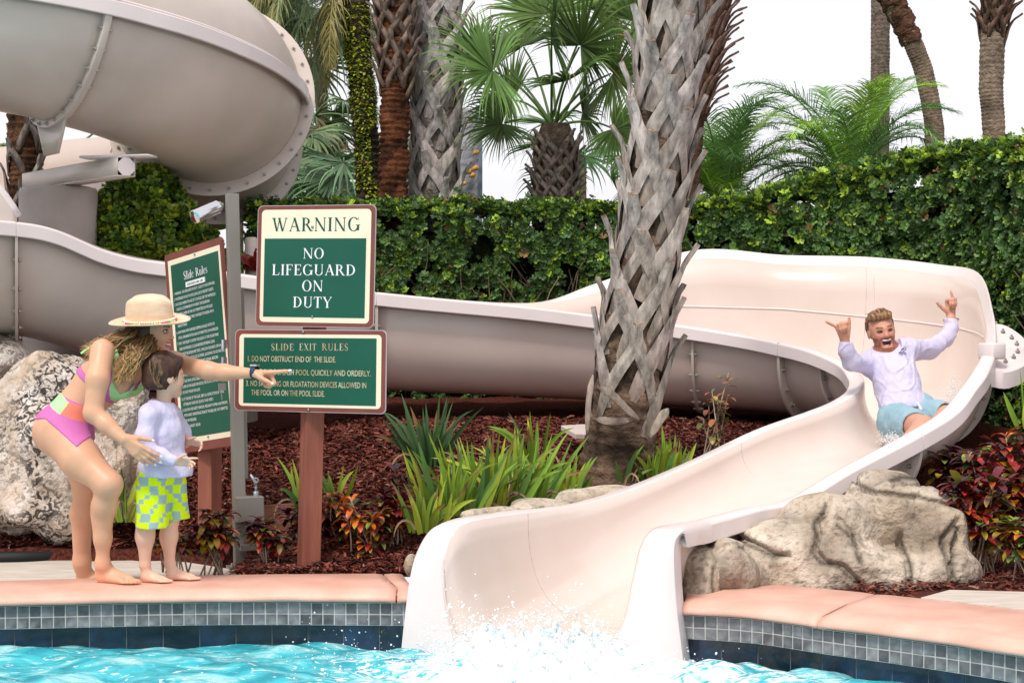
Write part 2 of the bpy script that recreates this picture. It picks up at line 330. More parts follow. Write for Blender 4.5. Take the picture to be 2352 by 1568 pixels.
# pool wall strip under the slide mouth, pool floor
# water
def wz(x, y):
    w = 0
    for (kx, ky, a, ph) in [(5.1,9,.010,0),(9.5,-14,.007,1.3),(2.2,6,.012,2.1),(17,21,.0045,.4),(-13,26,.004,2.9),(29,37,.0022,1.9),(41,-33,.0016,.3)]:
        w = w+a*np.sin(kx*x+ky*y+ph+1.3*np.sin(1.7*x-ph)+.8*np.sin(3.1*y+ph))
    r = np.hypot((x-.22)/.95, (y-7.1)/.6); return w*(1+1.4*np.exp(-r*r))
xs = np.concatenate([[-60,-20,-8], np.arange(-3, 3.01, .022), [4,5.2]]); ys = np.concatenate([[-60,-10,0,4], np.arange(6.2, 8.12, .018)])
X, Y = np.meshgrid(xs, ys, indexing='ij'); Zw = -.245+wz(X, Y)
mw = bpy.data.materials.new('pool_water'); mw.use_nodes = True; n = mw.node_tree.nodes; l = mw.node_tree.links; p = n['Principled BSDF']
t = n.new('ShaderNodeTexCoord'); mp_ = n.new('ShaderNodeMapping'); mp_.inputs['Scale'].default_value = (1, 2.0, 1); l.new(t.outputs['Object'], mp_.inputs[0])
n1 = n.new('ShaderNodeTexNoise'); n1.inputs['Scale'].default_value = 3.2; n1.inputs['Detail'].default_value = 7; n1.inputs['Distortion'].default_value = 1.6; l.new(mp_.outputs[0], n1.inputs['Vector'])
r1 = n.new('ShaderNodeValToRGB'); e = r1.color_ramp.elements; e[0].position = .34; e[0].color = (.02,.30,.38,1); e[1].position = .70; e[1].color = (.50,.80,.82,1)
k_ = r1.color_ramp.elements.new(.5); k_.color = (.06,.50,.58,1)
l.new(n1.outputs['Fac'], r1.inputs[0])
sp = n.new('ShaderNodeVectorMath'); sp.operation = 'DISTANCE'; sp.inputs[1].default_value = (.22, 7.0, -.24); l.new(t.outputs['Object'], sp.inputs[0])
fm = n.new('ShaderNodeMapRange'); fm.inputs[1].default_value = .35; fm.inputs[2].default_value = 1.15; fm.inputs[3].default_value = .30; fm.inputs[4].default_value = 0; l.new(sp.outputs['Value'], fm.inputs[0])
n2 = n.new('ShaderNodeTexNoise'); n2.inputs['Scale'].default_value = 16; n2.inputs['Detail'].default_value = 8; n2.inputs['Distortion'].default_value = 1; l.new(mp_.outputs[0], n2.inputs['Vector'])
ad = n.new('ShaderNodeMath'); ad.operation = 'ADD'; l.new(fm.outputs[0], ad.inputs[0]); l.new(n2.outputs['Fac'], ad.inputs[1])
fr_ = n.new('ShaderNodeMapRange'); fr_.inputs[1].default_value = .60; fr_.inputs[2].default_value = .74; l.new(ad.outputs[0], fr_.inputs[0])
mc = n.new('ShaderNodeMix'); mc.data_type = 'RGBA'; l.new(fr_.outputs[0], mc.inputs[0]); l.new(r1.outputs[0], mc.inputs[6]); mc.inputs[7].default_value = (.88,.92,.93,1)
l.new(mc.outputs[2], p.inputs['Base Color'])
rr = n.new('ShaderNodeMapRange'); rr.inputs[3].default_value = .06; rr.inputs[4].default_value = .6; l.new(fr_.outputs[0], rr.inputs[0]); l.new(rr.outputs[0], p.inputs['Roughness'])
bp = n.new('ShaderNodeBump'); bp.inputs['Strength'].default_value = .5; bp.inputs['Distance'].default_value = .02; l.new(n2.outputs['Fac'], bp.inputs['Height']); l.new(bp.outputs[0], p.inputs['Normal'])
p.inputs['IOR'].default_value = 1.33
obj('water', np.stack([X, Y, Zw], -1).reshape(-1, 3), grid_faces(len(xs), len(ys)), mw, kind='structure')
# ---------------------------------------------------------------- the open flume
slide = empty('water_slide', (.25, 8.0, -.2), 'low open pinkish-white flume curving from behind the signs round a hairpin down into the pool', 'water slide')
# stations: A_in, B_in, A_out, B_out, floor height, superellipse exponents.  A = inner rail of the hairpin, B = outer rail
def st(a, b, fl, ao=None, bo=None, q=2.6): return dict(a=P(*a), b=P(*b), fl=fl, ao=None if ao is None else P(*ao), bo=None if bo is None else (P(*bo) if len(bo) == 3 and bo[0] > 5 else bo), q=q)
UP = (.045, .072)       # rolled outer rim: (outward, up)
STN = [
 st((-330,497,9.75), (-300,520,10.7), 1.17), st((-140,500,10.05), (-120,520,11.0), 1.15), st((38,512,10.35), (40,520,11.3), 1.12), st((130,530,10.5), (140,532,11.45), 1.06),
 st((230,572,10.68), (240,572,11.6), .98), st((310,594,10.8), (320,592,11.7), .93), st((400,607,10.9), (400,604,11.8), .90), st((575,634,11.02), (575,632,11.9), .86), st((865,672,11.2), (865,672,12.05), .78),
 st((1190,703,11.35), (1200,697,12.2), .73), st((1370,725,11.4), (1370,672,12.3), .70, bo=UP), st((1560,747,11.4), (1590,596,12.35), .66, bo=UP), st((1700,768,11.3), (1800,607,12.3), .63, bo=UP),
 st((1800,787,11.15), (1991,612,12.1), .60, bo=UP), st((1879,806,10.98), (2149,630,11.7), .57, bo=UP), st((1945,834,10.75), (2236,651,11.3), .55, bo=UP), st((1975,861,10.5), (2264,738,10.7), .53, bo=UP),
 st((1983,881,10.3), (2262,800,10.15), .50, bo=(.06,.02)), st((1965,905,10.1), (2238,850,9.72), .46), st((1910,935,9.95), (2209,891,9.5), .42), st((1780,981,9.75), (2165,944,9.3), .36),
 st((1700,1017,9.6), (2085,995,9.1), .29), st((1608,1060,9.4), (1924,1080,8.85), .17), st((1471,1118,9.1), (1810,1146,8.62), .02), st((1340,1158,8.8), (1708,1167,8.36), -.12),
 st((1210,1178,8.4), (1608,1192,7.98), -.22, ao=(1185,1171,8.44), bo=(1632,1201,7.95)), st((1120,1190,8.12), (1548,1202,7.72), -.27, ao=(1085,1184,8.16), bo=(1595,1207,7.68)),
 st((1066,1203,7.95), (1510,1211,7.60), -.30, ao=(1030,1195,8.0), bo=(1575,1212,7.54)), st((1042,1222,7.89), (1489,1226,7.55), -.32, ao=(990,1215,7.94), bo=(1560,1222,7.46)),
 st((1026,1262,7.87), (1470,1262,7.53), -.34, ao=(960,1262,7.90), bo=(1546,1250,7.44)), st((1019,1315,7.86), (1454,1335,7.51), -.36, ao=(943,1320,7.87), bo=(1545,1310,7.43)),
 st((1024,1385,7.84), (1437,1412,7.49), -.38, ao=(931,1405,7.85), bo=(1551,1400,7.43)), st((1040,1445,7.82), (1408,1480,7.47), -.40, ao=(921,1500,7.84), bo=(1562,1490,7.43)), st((1060,1500,7.80), (1370,1550,7.45), -.42, ao=(916,1560,7.84), bo=(1570,1560,7.43))]
FW = .078
pa = A([s['a'] for s in STN]); pb = A([s['b'] for s in STN])
def outw(i):
    d = (pb[i]-pa[i])*A([1, 1, 0]); return nrm(d)
rows = []
for i, s in enumerate(STN):
    o = outw(i)
    ao = s['ao'] if s['ao'] is not None else s['a']-o*FW
    bo = s['bo']
    if bo is None: bo = s['b']+o*FW
    elif isinstance(bo, tuple): bo = s['b']+o*bo[0]+A([0, 0, bo[1]])
    rows.append(np.r_[s['a'], s['b'], ao, bo, s['fl'], s['q']])
NS = 10
rows = cr(rows, NS)
LIP = .082
def u_pts(r, n=28, off=0.):
    a, b, fl, q = r[0:3], r[3:6], r[12], r[13]; mid = (a+b)/2; P_ = []
    for k in range(n+1):
        t = -1+2*k/n; th = t*math.pi/2; x = math.copysign(abs(math.sin(th))**(2/q), t); zf = 1-abs(math.cos(th))**(2/q)
        top = a if t < 0 else b; h = top[2]-fl
        p = mid+(b-a)/2*A([1, 1, 0])*x; p[2] = fl+h*zf
        if off:
            p = p+nrm((b-a)*A([1, 1, 0]))*off*x; p[2] -= off*(1-zf)**.5
        P_.append(p)
    return P_
def channel(i0, i1):
    V = []; 
    for r in rows[i0:i1]: V += u_pts(r)
    return V, [tuple(f) for f in grid_faces(i1-i0, 29)]
def rail(i0, i1, side):
    V = []
    for r in rows[i0:i1]:
        a, o = (r[0:3], r[6:9]) if side == 'A' else (r[3:6], r[9:12]); d = nrm((o-a)*A([1, 1, 0]))
        # at the mouth the lip turns to face backwards
        V += [a-d*.004-A([0,0,.012]), a-d*.002, a+(o-a)*.12+A([0,0,.003]), o-(o-a)*.12+A([0,0,.002]), o+d*.004-A([0,0,.008]), o+d*.008-A([0,0,LIP]), o-d*.004-A([0,0,LIP+.004]), o-d*.006-A([0,0,.02]), a-A([0,0,.02])+d*.006]
    n = i1-i0; F = [tuple(f) for f in grid_faces(n, 9, True)]; F += [tuple(range(8, -1, -1)), tuple((n-1)*9+j for j in range(9))]
    return V, F
# modules between bolted joints (station index * NS)
joints = [0, 2, 8, 13, 16, 21, 25, len(STN)-1]
for k in range(len(joints)-1):
    i0, i1 = joints[k]*NS, joints[k+1]*NS+1
    if k <= 2:
        V, F = channel(i0, i1 if k < 2 else len(rows)); obj('flume_section', V, F, m_fiber_in if k >= 2 else m_fiber, slide, solid=.012)
    for sd_ in 'AB':
        if k < len(joints)-2 or True:
            a0, a1 = i0, i1
            if k == len(joints)-2: a0, a1 = i0, (len(STN)-9)*NS+1
            V, F = rail(a0, a1, sd_); obj('rail_flange', V, F, m_flange, slide, sharp=38, auto=.004)
    if 0 < k:
        r = rows[i0]; mb = MB(); up = u_pts(r, 40); up = A(up); cc_ = (r[0:3]+r[3:6])/2; dd_ = cc_-up; dd_ /= np.linalg.norm(dd_, axis=1)[:, None]; mb.tube(up+dd_*.0062, .0012, 5, col=(.4,.3,.25)); mb.build('joint_seam', m_seam, slide)
# mouth: broad rounded front flanges on either side of the channel
def wing(side):
    i0 = (len(STN)-9)*NS; R0 = rows[i0:]; V = []; n = len(R0)
    for j, r in enumerate(R0):
        a, o = (r[0:3], r[6:9]) if side == 'A' else (r[3:6], r[9:12]); t = j/(n-1); e = min(1, max(0, (t-.20)/.26)); e = e*e*(3-2*e); d = nrm((o-a)*A([1,1,0]))
        bk = A([0,0,-1.])*(1-e)+nrm(A([.45,.9,0]) if side == 'A' else A([.25,.97,0]))*e
        L = LIP*(1-e)+.16*e
        V += [a-d*.003+bk*.012, a-d*.001, a+(o-a)*.1-bk*.004, (a+o)/2-bk*.006, o-(o-a)*.1-bk*.004, o+d*.005+bk*.01, o+d*.009+bk*.03, o+d*.01+bk*L, o-d*.006+bk*L, a+(o-a)*.5+bk*.03]
    F = [tuple(f) for f in grid_faces(n, 10, True)]; F += [tuple(range(9, -1, -1)), tuple((n-1)*10+j for j in range(10))]
    obj('mouth_flange', V, F, m_flange, slide, sharp=50)
wing('A'); wing('B')
# outer ribs with bolts at the joints
def rib(r, dirv, w=.075, n=60, sp=.02, bolts=True, name='joint_rib', part=None, mat=None):
    inn = u_pts(r, n); out = u_pts(r, n, w); V = []
    for a, b in zip(inn, out): V += [a-dirv*sp, a+dirv*sp, b+dirv*sp, b-dirv*sp]
    F = [tuple(f) for f in grid_faces(n+1, 4, True)]; o = obj(name, V, F, mat or m_fiber, slide, sharp=40)
    if bolts:
        for k in range(4, n-1, 5): bolt(inn[k]*.45+out[k]*.55, dirv, sp, o)
for k in joints[1:-2]:
    i = k*NS; dv = nrm((rows[i+1][0:3]+rows[i+1][3:6]-rows[i-1][0:3]-rows[i-1][3:6])*A([1,1,.4])); rib(rows[i], dv, sp=.009)
for k in (11, 14, 22):
    i = int((k+.2)*NS); dv = nrm((rows[i+1][0:3]+rows[i+1][3:6]-rows[i-1][0:3]-rows[i-1][3:6])*A([1,1,.4])); rib(rows[i], dv, w=.045, sp=.008)
# raised seam lines moulded into the tall outer wall
mb = MB(); q = [P(1470,680,12.2), P(1560,687,12.28), P(1800,702,12.22), P(2000,722,12.0), P(2149,738,11.55), P(2230,750,11.05)]
i0, i1 = int(10.3*NS), int(15.9*NS); line = []
for i in range(i0, i1):
    u = u_pts(rows[i], 60); tz = np.interp(i, [i0, 12*NS, 14*NS, i1], [1.33, 1.30, 1.19, 1.10]); h = [abs(p[2]-tz) if k > 34 else 9 for k, p in enumerate(u)]; k = int(np.argmin(h)); 
    p0 = u[k]; k2 = k+1 if u[k][2] < tz and k < 60 else k-1; den = (u[k2][2]-p0[2]); f = 0 if abs(den) < 1e-6 else (tz-p0[2])/den
    line.append(p0+(u[k2]-p0)*f)
line = A(line)-A([outw(min(len(STN)-1, i//NS))*.007 for i in range(i0, i1)]); mb.tube(line, .007, 6)
i = int(13.1*NS); u = A(u_pts(rows[i], 60))[36:61]-outw(13)*.006; mb.tube(u, .006, 6); mb.build('wall_seam', m_flange, slide)
# bolted shelf where the two modules of the outer wall meet, and the end block of the rim
i = int(16.75*NS); r = rows[i]; dv = nrm((rows[i+1][3:6]-rows[i-1][3:6]))
ce = P(2290, 800, 10.3)
V = []; F = []
arc = cr(A([P(2268,742,10.62), P(2310,748,10.55), P(2350,775,10.4), P(2366,805,10.25), P(2352,832,10.1), P(2312,850,9.98), P(2276,846,9.92)]), 6)
cen = P(2268, 800, 10.25)
for p in arc:
    d = nrm((p-cen)*A([1,1,0])); V += [cen+(p-cen)*.25, p, p+d*.012-A([0,0,.012]), p+d*.012-A([0,0,.1]), p-A([0,0,.1]), cen+(p-cen)*.3-A([0,0,.03])]
F = [tuple(f) for f in grid_faces(len(arc), 6, True)]+[tuple(range(5,-1,-1)), tuple((len(arc)-1)*6+j for j in range(6))]
shelf = obj('joint_shelf', V, F, m_flange, slide, sharp=40)
for f in (.2,.32,.44,.56,.68,.8):
    p = arc[int(f*(len(arc)-1))]; bolt(cen+(p-cen)*.72-A([0,0,.004]), A([0,0,1.]), .006, shelf)
mb = MB(); mb.box(P(2278,806,10.0), (.05,.06,.045), rot((0,0,1), .5)); mb.build('rim_end_block', m_flange, slide, auto=.01)
# cut dome: the closed tube opening out into the flume at the far left
V = []; nd = 14; idx = list(range(0, 2*NS+1)); rr = []
for i in idx:
    r = rows[i]; a, b = r[0:3], r[3:6]; t = i/(2*NS); phi = math.radians(np.interp(t, [0,.35,.7,1], [150,95,42,3])); mid = (a+b)/2; hw = (b-a)/2
    for k in range(nd+1):
        th = phi*k/nd; p = mid-hw*math.cos(th)*A([1,1,1]); p = p+A([0,0,.47*math.sin(th)]); V.append(p)
obj('dome_section', V, [tuple(f) for f in grid_faces(len(idx), nd+1)], m_fiber, slide, solid=.014)
mb = MB(); ed = A([V[i*(nd+1)+nd] for i in range(len(idx))]); mb.strip(ed+A([0,0,.004]), .035, (0,-1,.4)); mb.build('dome_trim', m_flange, slide, solid=.012)

# ---------------------------------------------------------------- the closed tube slide overhead
tube = empty('tube_slide', (-2.4, 11.4, 2.0), 'big closed beige tube slide curling away overhead at top left', 'water slide')
TR = .62
CP = cr(A([[-6.2,10.6,3.52],[-5.0,10.75,3.36],[-4.0,10.95,3.23],[-3.1,11.15,3.12],[-2.62,11.45,3.03],[-2.30,11.88,2.94],[-2.14,12.32,2.86],[-2.11,12.75,2.79],[-2.19,13.2,2.66],[-2.38,13.6,2.50],[-2.76,13.98,2.38]]), 10)
CT = np.gradient(CP, axis=0); CT /= np.linalg.norm(CT, axis=1)[:, None]
def ring(i, rad, a0=0, a1=2*math.pi, n=48, up=None):
    t = CT[i]; sdv = nrm(np.cross(t, [0,0,1.])); u = np.cross(sdv, t); al = np.linspace(a0, a1, n+1)
    return A([CP[i]+rad*(sdv*math.cos(q)+u*math.sin(q)) for q in al])
def tube_part(i0, i1, a0, a1, nm, mat=m_fiber):
    V = np.concatenate([ring(i, TR, a0, a1, 28) for i in range(i0, i1+1)]); obj(nm, V, grid_faces(i1-i0+1, 29), mat, tube, solid=.012)
tj = [0, 36, 70, 84, 90]
for a, b in zip(tj[:-1], tj[1:]):
    tube_part(a, b, math.pi, 2*math.pi, 'lower_shell'); tube_part(a, b, 0, math.pi, 'upper_shell')
    for s_ in (1, -1):
        V = []
        for i in range(a, b+1):
            t = CT[i]; sdv = nrm(np.cross(t, [0,0,1.]))*s_; u = A([0,0,1.]); c = CP[i]+sdv*TR
            V += [c-sdv*.01+u*.052, c+sdv*.052+u*.048, c+sdv*.062+u*.04, c+sdv*.064-u*.045, c+sdv*.052-u*.05, c+sdv*.05+u*.0, c-sdv*.012+u*.0]
        n = b-a+1; obj('side_flange', V, [tuple(f) for f in grid_faces(n, 7, True)]+[tuple(range(6,-1,-1)), tuple((n-1)*7+j for j in range(7))], m_flange, tube, sharp=35)
        lip = A([CP[i]+nrm(np.cross(CT[i], [0,0,1.]))*s_*(TR+.012)+A([0,0,.066]) for i in range(a, b+1)]); mb = MB(); mb.tube(lip, .009, 6); mb.build('flange_bead', m_flange, tube)
def tube_ring(i, w=.085, sp=.014, nb=32):
    V = []; inn, out = ring(i, TR-.004, n=72), ring(i, TR+w, n=72); t = CT[i]
    for a, b in zip(inn, out): V += [a-t*sp, a+t*sp, b+t*sp, b-t*sp]
    o = obj('ring_flange', V, [tuple(f) for f in grid_faces(73, 4, True)], m_fiber, tube, auto=.004); mid = ring(i, TR+w*.58, n=nb)
    for c in mid[:-1]: bolt(c, t, sp, o)
tube_ring(36, .05, .022); tube_ring(70, .10, .012); tube_ring(84, .10, .012)
# gusset plate down to the beam
g = ring(36, TR+.03, math.radians(248), math.radians(292), 12); t = CT[36]; bz = 2.24
V = []; c0 = g.mean(0)
for k, p in enumerate(g): 
    q = p.copy(); q[2] = bz; q[:2] = c0[:2]+(p[:2]-c0[:2])*.45; V += [p-t*.008, q-t*.008, q+t*.008, p+t*.008]
obj('gusset_plate', V, [tuple(f) for f in grid_faces(13, 4, True)]+[(3,2,1,0), (48,49,50,51)], m_fiber, tube)
# open run of that slide leading off to the left behind
mb = MB(); q1 = cr(A([P(455,345,13.75), P(417,360,13.65), P(385,378,13.5), P(340,395,13.3), P(300,407,13.15), P(200,425,13.0), P(60,440,12.9), P(-200,450,12.8)]), 6); q2 = cr(A([P(440,330,14.6), P(400,322,14.65), P(350,315,14.6), P(290,313,14.5), P(205,317,14.3), P(100,326,14.1), P(0,338,13.9), P(-200,350,13.7)]), 6)
V = []; 
for a, b in zip(q1, q2):
    fl = a[2]-.45; mid = (a+b)/2
    for k in range(21):
        t_ = -1+2*k/20; th = t_*math.pi/2; x = math.copysign(abs(math.sin(th))**(.77), t_); zf = 1-abs(math.cos(th))**(.77); top = a if t_ < 0 else b
        p = mid+(b-a)/2*x; p[2] = fl+(top[2]-fl)*zf; V.append(p)
obj('open_flume', V, [tuple(f) for f in grid_faces(len(q1), 21)], m_fiber_in, tube, solid=.012)
for q, sg in ((q1, -1), (q2, 1)):
    V = []
    for p in q: V += [p, p+A([0,sg*.07,.004]), p+A([0,sg*.075,-.09]), p+A([0,sg*.06,-.09]), p+A([0,sg*.055,-.012]), p+A([0,0,-.012])]
    obj('rail_flange', V, [tuple(f) for f in grid_faces(len(q), 6, True)]+[tuple(range(5,-1,-1)), tuple((len(q)-1)*6+j for j in range(6))], m_flange, tube, sharp=35)
# support beam and pier
pier = empty('concrete_pier', (-2.99, 12.0, .5), 'round painted concrete pier with a chipped top under the steel beam', 'pier')
n = 40; V = []; c = P(134, 433, 12.0)
for z, r in ((.2,.255),(1.72,.255),(1.725,.258),(1.735,.258),(1.74,.255),(c[2]-.03,.255),(c[2]-.012,.25),(c[2],.24)):
    for k in range(n): 
        a = 2*math.pi*k/n; rr = r*(1+.01*mnoise.noise(Vector((math.cos(a)*6, math.sin(a)*6, z*8)))); V.append((c[0]+rr*math.cos(a), c[1]+rr*math.sin(a), z+(.012*mnoise.noise(Vector((a*9, z, 0))) if z > 1.9 else 0)))
obj('pier_shaft', V, [tuple(f) for f in grid_faces(8, n, True)]+[tuple(7*n+j for j in range(n))], M('painted_concrete', (.42,.36,.33), .75, .3, col2=(.52,.46,.43), vs=4, bump=(50,.5,.006)), pier)
beam = empty('support_beam', P(290, 383, 11.2), 'square hollow steel beam with an open end resting on the round pier', 'beam')
e0, e1 = P(290, 383, 11.15), P(70, 420, 12.45)+A([-.0,0,0]); d = nrm(e1-e0); s1 = nrm(np.cross(d, [0,0,1.])); u1 = np.cross(s1, d); h = .06
def tubebox(mb, a, b, s1, u1, hs, hu, t):
    for sx, ux, ws, wu in ((0,1,hs,t/2),(0,-1,hs,t/2),(1,0,t/2,hu-t),(-1,0,t/2,hu-t)):
        c = (a+b)/2+s1*sx*(hs-t/2)+u1*ux*(hu-t/2); L = np.linalg.norm(b-a)/2; mb.box(c, (ws, L, wu), np.stack([s1, nrm(b-a), u1], 1))
mb = MB(); tubebox(mb, e0, e1, s1, u1, h, h, .006); mb.build('beam_tube', m_fiber, beam)
oc = [(math.cos(math.pi/8+k*math.pi/4), math.sin(math.pi/8+k*math.pi/4)) for k in range(8)]
V = [e0-d*.002+s1*x*.059+u1*y*.059 for x, y in oc]+[e0+d*.004+s1*x*.059+u1*y*.059 for x, y in oc]
obj('end_cap', V, [tuple(range(8)), tuple(range(15,7,-1))]+[(k,k+8,(k+1)%8+8,(k+1)%8) for k in range(8)], m_flange, beam, smooth=False)
V = [e0+d*.03-s1*.052-u1*.052, e0+d*.03+s1*.052-u1*.052, e0+d*.03+s1*.052+u1*.052, e0+d*.03-s1*.052+u1*.052]; obj('hollow_shade', V, [(0,1,2,3)], M('hollow_shade_black', (.01,.01,.01), .9, .1), beam)  # black plate inside the tube, its colour painted as the hollow's shade
mb = MB(); cpl = e0+d*.12+u1*(h+.008); mb.box(cpl, (.23,.07,.007), np.stack([nrm(A([1,-.25,0])), nrm(A([.25,1,0])), A([0,0,1.])], 1)); mb.build('top_plate', m_flange, beam)
# slim round support behind the metal gate post
mb = MB(); c = P(577, 545, 12.4); mb.tube([A([c[0],c[1],.3]), A([c[0],c[1],c[2]-.02]), A([c[0],c[1],c[2]])], [.045,.045,.035], 20)
tag(mb.build('support_post', m_fiber, origin=(c[0],c[1],.5)), 'slim grey-beige round post rising behind the flume next to the metal gate post', 'post')
# ---------------------------------------------------------------- lettering
def glyph(c):
    """serif letters as small convex pieces in a box of height 1; returns pieces and advance"""
    T, t, sh, se = .155, .055, .045, .065; Q = []
    def q(*p): Q.append([A(x, float) for x in p])
    def rect(x0, y0, x1, y1): q((x0,y0),(x1,y0),(x1,y1),(x0,y1))
    def serif(x, y, w, top): rect(x-w/2-se, y-(sh if top else 0), x+w/2+se, y+(0 if top else sh))
    def stem(x, w=T, y0=0, y1=1, sb=True, s_t=True):
        rect(x-w/2, y0+(sh if sb else 0), x+w/2, y1-(sh if s_t else 0))
        if sb: serif(x, y0, w, False)
        if s_t: serif(x, y1, w, True)
    def diag(x0, y0, x1, y1, w): q((x0-w/2,y0),(x0+w/2,y0),(x1+w/2,y1),(x1-w/2,y1))
    def arc(cx, cy, rx, ry, a0, a1, wx, wy, n=18):
        for k in range(n):
            b0, b1 = (math.radians(a0+(a1-a0)*(k+d)/n) for d in (0, 1))
            q(*[(cx+(rx-i*wx)*math.cos(b), cy+(ry-i*wy)*math.sin(b)) for b, i in ((b0,0),(b1,0),(b1,1),(b0,1))])
    def line(pts, ws):
        pts = A(pts, float); Tn = np.gradient(pts, axis=0); Tn /= np.linalg.norm(Tn, axis=1)[:, None]; N = np.stack([-Tn[:, 1], Tn[:, 0]], 1)*(np.asarray(ws)/2)[:, None]
        for k in range(len(pts)-1): q(pts[k]-N[k], pts[k+1]-N[k+1], pts[k+1]+N[k+1], pts[k]+N[k])
    def ess(x, h, w, y=0):
        pts = cr([(x+w*.98,y+h*.76),(x+w*.86,y+h*.93),(x+w*.5,y+h*.985),(x+w*.14,y+h*.9),(x+w*.05,y+h*.73),(x+w*.25,y+h*.58),(x+w*.6,y+h*.46),(x+w*.93,y+h*.30),(x+w*.88,y+h*.1),(x+w*.5,y+h*.015),(x+w*.12,y+h*.08),(x+w*.0,y+h*.28)], 4)
        u = np.linspace(0, 1, len(pts)); line(pts, h*(.05+.12*np.exp(-((u-.5)/.22)**2)))
    if c == ' ': return [], .42
    if c == 'I': stem(.18); ad = .36
    elif c == 'L': stem(.19); rect(.19+T/2,0,.66,.05); q((.60,.05),(.66,.05),(.70,.27),(.66,.27)); ad = .74
    elif c in 'EF':
        stem(.19); rect(.19+T/2,.95,.64,1); q((.58,.95),(.64,.95),(.65,.77),(.62,.77)); rect(.19+T/2,.5,.48,.55); rect(.46,.42,.5,.63)
        if c == 'E': rect(.19+T/2,0,.66,.05); q((.60,.05),(.66,.05),(.70,.26),(.66,.26))
        ad = .74 if c == 'E' else .69
    elif c == 'D': stem(.19); arc(.30,.5,.52,.5,-90,90,T,.045); rect(.19+T/2,0,.30,.045); rect(.19+T/2,.955,.30,1); ad = .92
    elif c == 'O': arc(.46,.5,.42,.52,0,360,T,.04,36); ad = .92
    elif c == 'G': arc(.46,.5,.42,.52,42,325,T,.045,30); rect(.71,.06,.71+T,.42); rect(.62,.42,.94,.46); q((.77,.8),(.8,.8),(.81,.98),(.78,.98)); ad = .96
    elif c == 'U': stem(.18,T,.3,1,False,True); stem(.72,t,.3,1,False,True); arc(.435,.3,.335,.32,180,360,.11,.06); ad = .88
    elif c == 'A': diag(.13,.04,.44,1,t); diag(.74,.04,.42,1,T); rect(.25,.33,.60,.375); serif(.13,0,t,False); serif(.74,0,T,False); ad = .86
    elif c == 'V': diag(.14,.96,.44,0,T); diag(.75,.96,.46,0,t); ad = .88
    elif c == 'W': diag(.14,.96,.38,0,T*.9); diag(.58,1,.39,0,t); diag(.55,.96,.82,0,T*.9); diag(1.08,.96,.83,0,t); serif(.14,1,T,True); serif(.56,1,T*.6,True); serif(1.08,1,t,True); ad = 1.2
    elif c == 'N': stem(.16,t,0,1); stem(.80,t,.0,1,False,True); diag(.17,.97,.79,0,T); ad = .95
    elif c == 'R': stem(.19); arc(.32,.74,.33,.26,-90,90,T*.95,.045); rect(.19+T/2,.955,.32,1); rect(.19+T/2,.48,.34,.525); diag(.43,.5,.76,.0,T); serif(.80,0,.06,False); ad = .88
    elif c == 'P': stem(.19); arc(.32,.73,.35,.27,-90,90,T*.95,.045); rect(.19+T/2,.955,.32,1); rect(.19+T/2,.46,.32,.505); ad = .72
    elif c == 'T': stem(.4,T,0,.95,True,False); rect(.06,.95,.74,1); q((.03,.76),(.07,.76),(.12,.95),(.06,.95)); q((.73,.76),(.77,.76),(.74,.95),(.68,.95)); ad = .8
    elif c == 'Y': diag(.14,.96,.42,.46,T); diag(.76,.96,.46,.46,t); stem(.43,T,0,.47,True,False); serif(.14,1,T,True); serif(.76,1,t,True); ad = .88
    elif c == 'X': diag(.15,.97,.68,.03,T); diag(.15,.03,.66,.97,t); serif(.15,1,T,True); serif(.66,1,t,True); serif(.13,0,t,False); serif(.70,0,T,False); ad = .86
    elif c == 'S': ess(.08, 1, .46); ad = .63
    elif c == 'l': stem(.13,.13,0,1.02,True,False); rect(.0,.97,.08,1.02); ad = .28
    elif c == 'i': stem(.13,.13,0,.66,True,False); rect(.0,.61,.08,.66); arc(.13,.87,.085,.085,0,360,.085,.085,10); ad = .28
    elif c == 'd': arc(.28,.33,.24,.35,0,360,.12,.04,24); stem(.49,.13,0,1.02,False,False); ad = .62
    elif c == 'e': arc(.28,.33,.25,.35,20,325,.12,.045,24); rect(.15,.35,.51,.39); ad = .56
    elif c == 'u': stem(.13,.13,.2,.66,False,False); arc(.30,.2,.235,.21,180,360,.12,.06,10); stem(.50,.13,0,.66,False,False); rect(.0,.61,.08,.66); ad = .66
    elif c == 's': ess(.05, .68, .33); ad = .44
    else: return [], .4
    return Q, ad
def board_frame(TL, TR, BR, BL):
    c = (TL+TR+BR+BL)/4; u = nrm((TR-TL)+(BR-BL)); v = (TL-BL)+(TR-BR); v = nrm(v-u*np.dot(u, v)); w = (np.linalg.norm(TR-TL)+np.linalg.norm(BR-BL))/2; h = (np.linalg.norm(TL-BL)+np.linalg.norm(TR-BR))/2
    n = np.cross(u, v); return dict(c=c, u=u, v=v, n=n, w=w, h=h)
def on(B, s, t, off=0.): return B['c']+B['u']*(s-.5)*B['w']+B['v']*(.5-t)*B['h']+B['n']*off      # s across 0..1, t down 0..1
def rrect(B, s0, t0, s1, t1, r, off, n=6):
    """rounded outline, counter-clockwise seen from the front"""
    x0, x1 = (s0-.5)*B['w'], (s1-.5)*B['w']; y1, y0 = (.5-t0)*B['h'], (.5-t1)*B['h']; P_ = []
    for cx, cy, a in ((x1-r,y1-r,0),(x0+r,y1-r,90),(x0+r,y0+r,180),(x1-r,y0+r,270)):
        for k in range(n+1):
            q = math.radians(a+90*k/n); P_.append(B['c']+B['u']*(cx+r*math.cos(q))+B['v']*(cy+r*math.sin(q))+B['n']*off)
    return P_
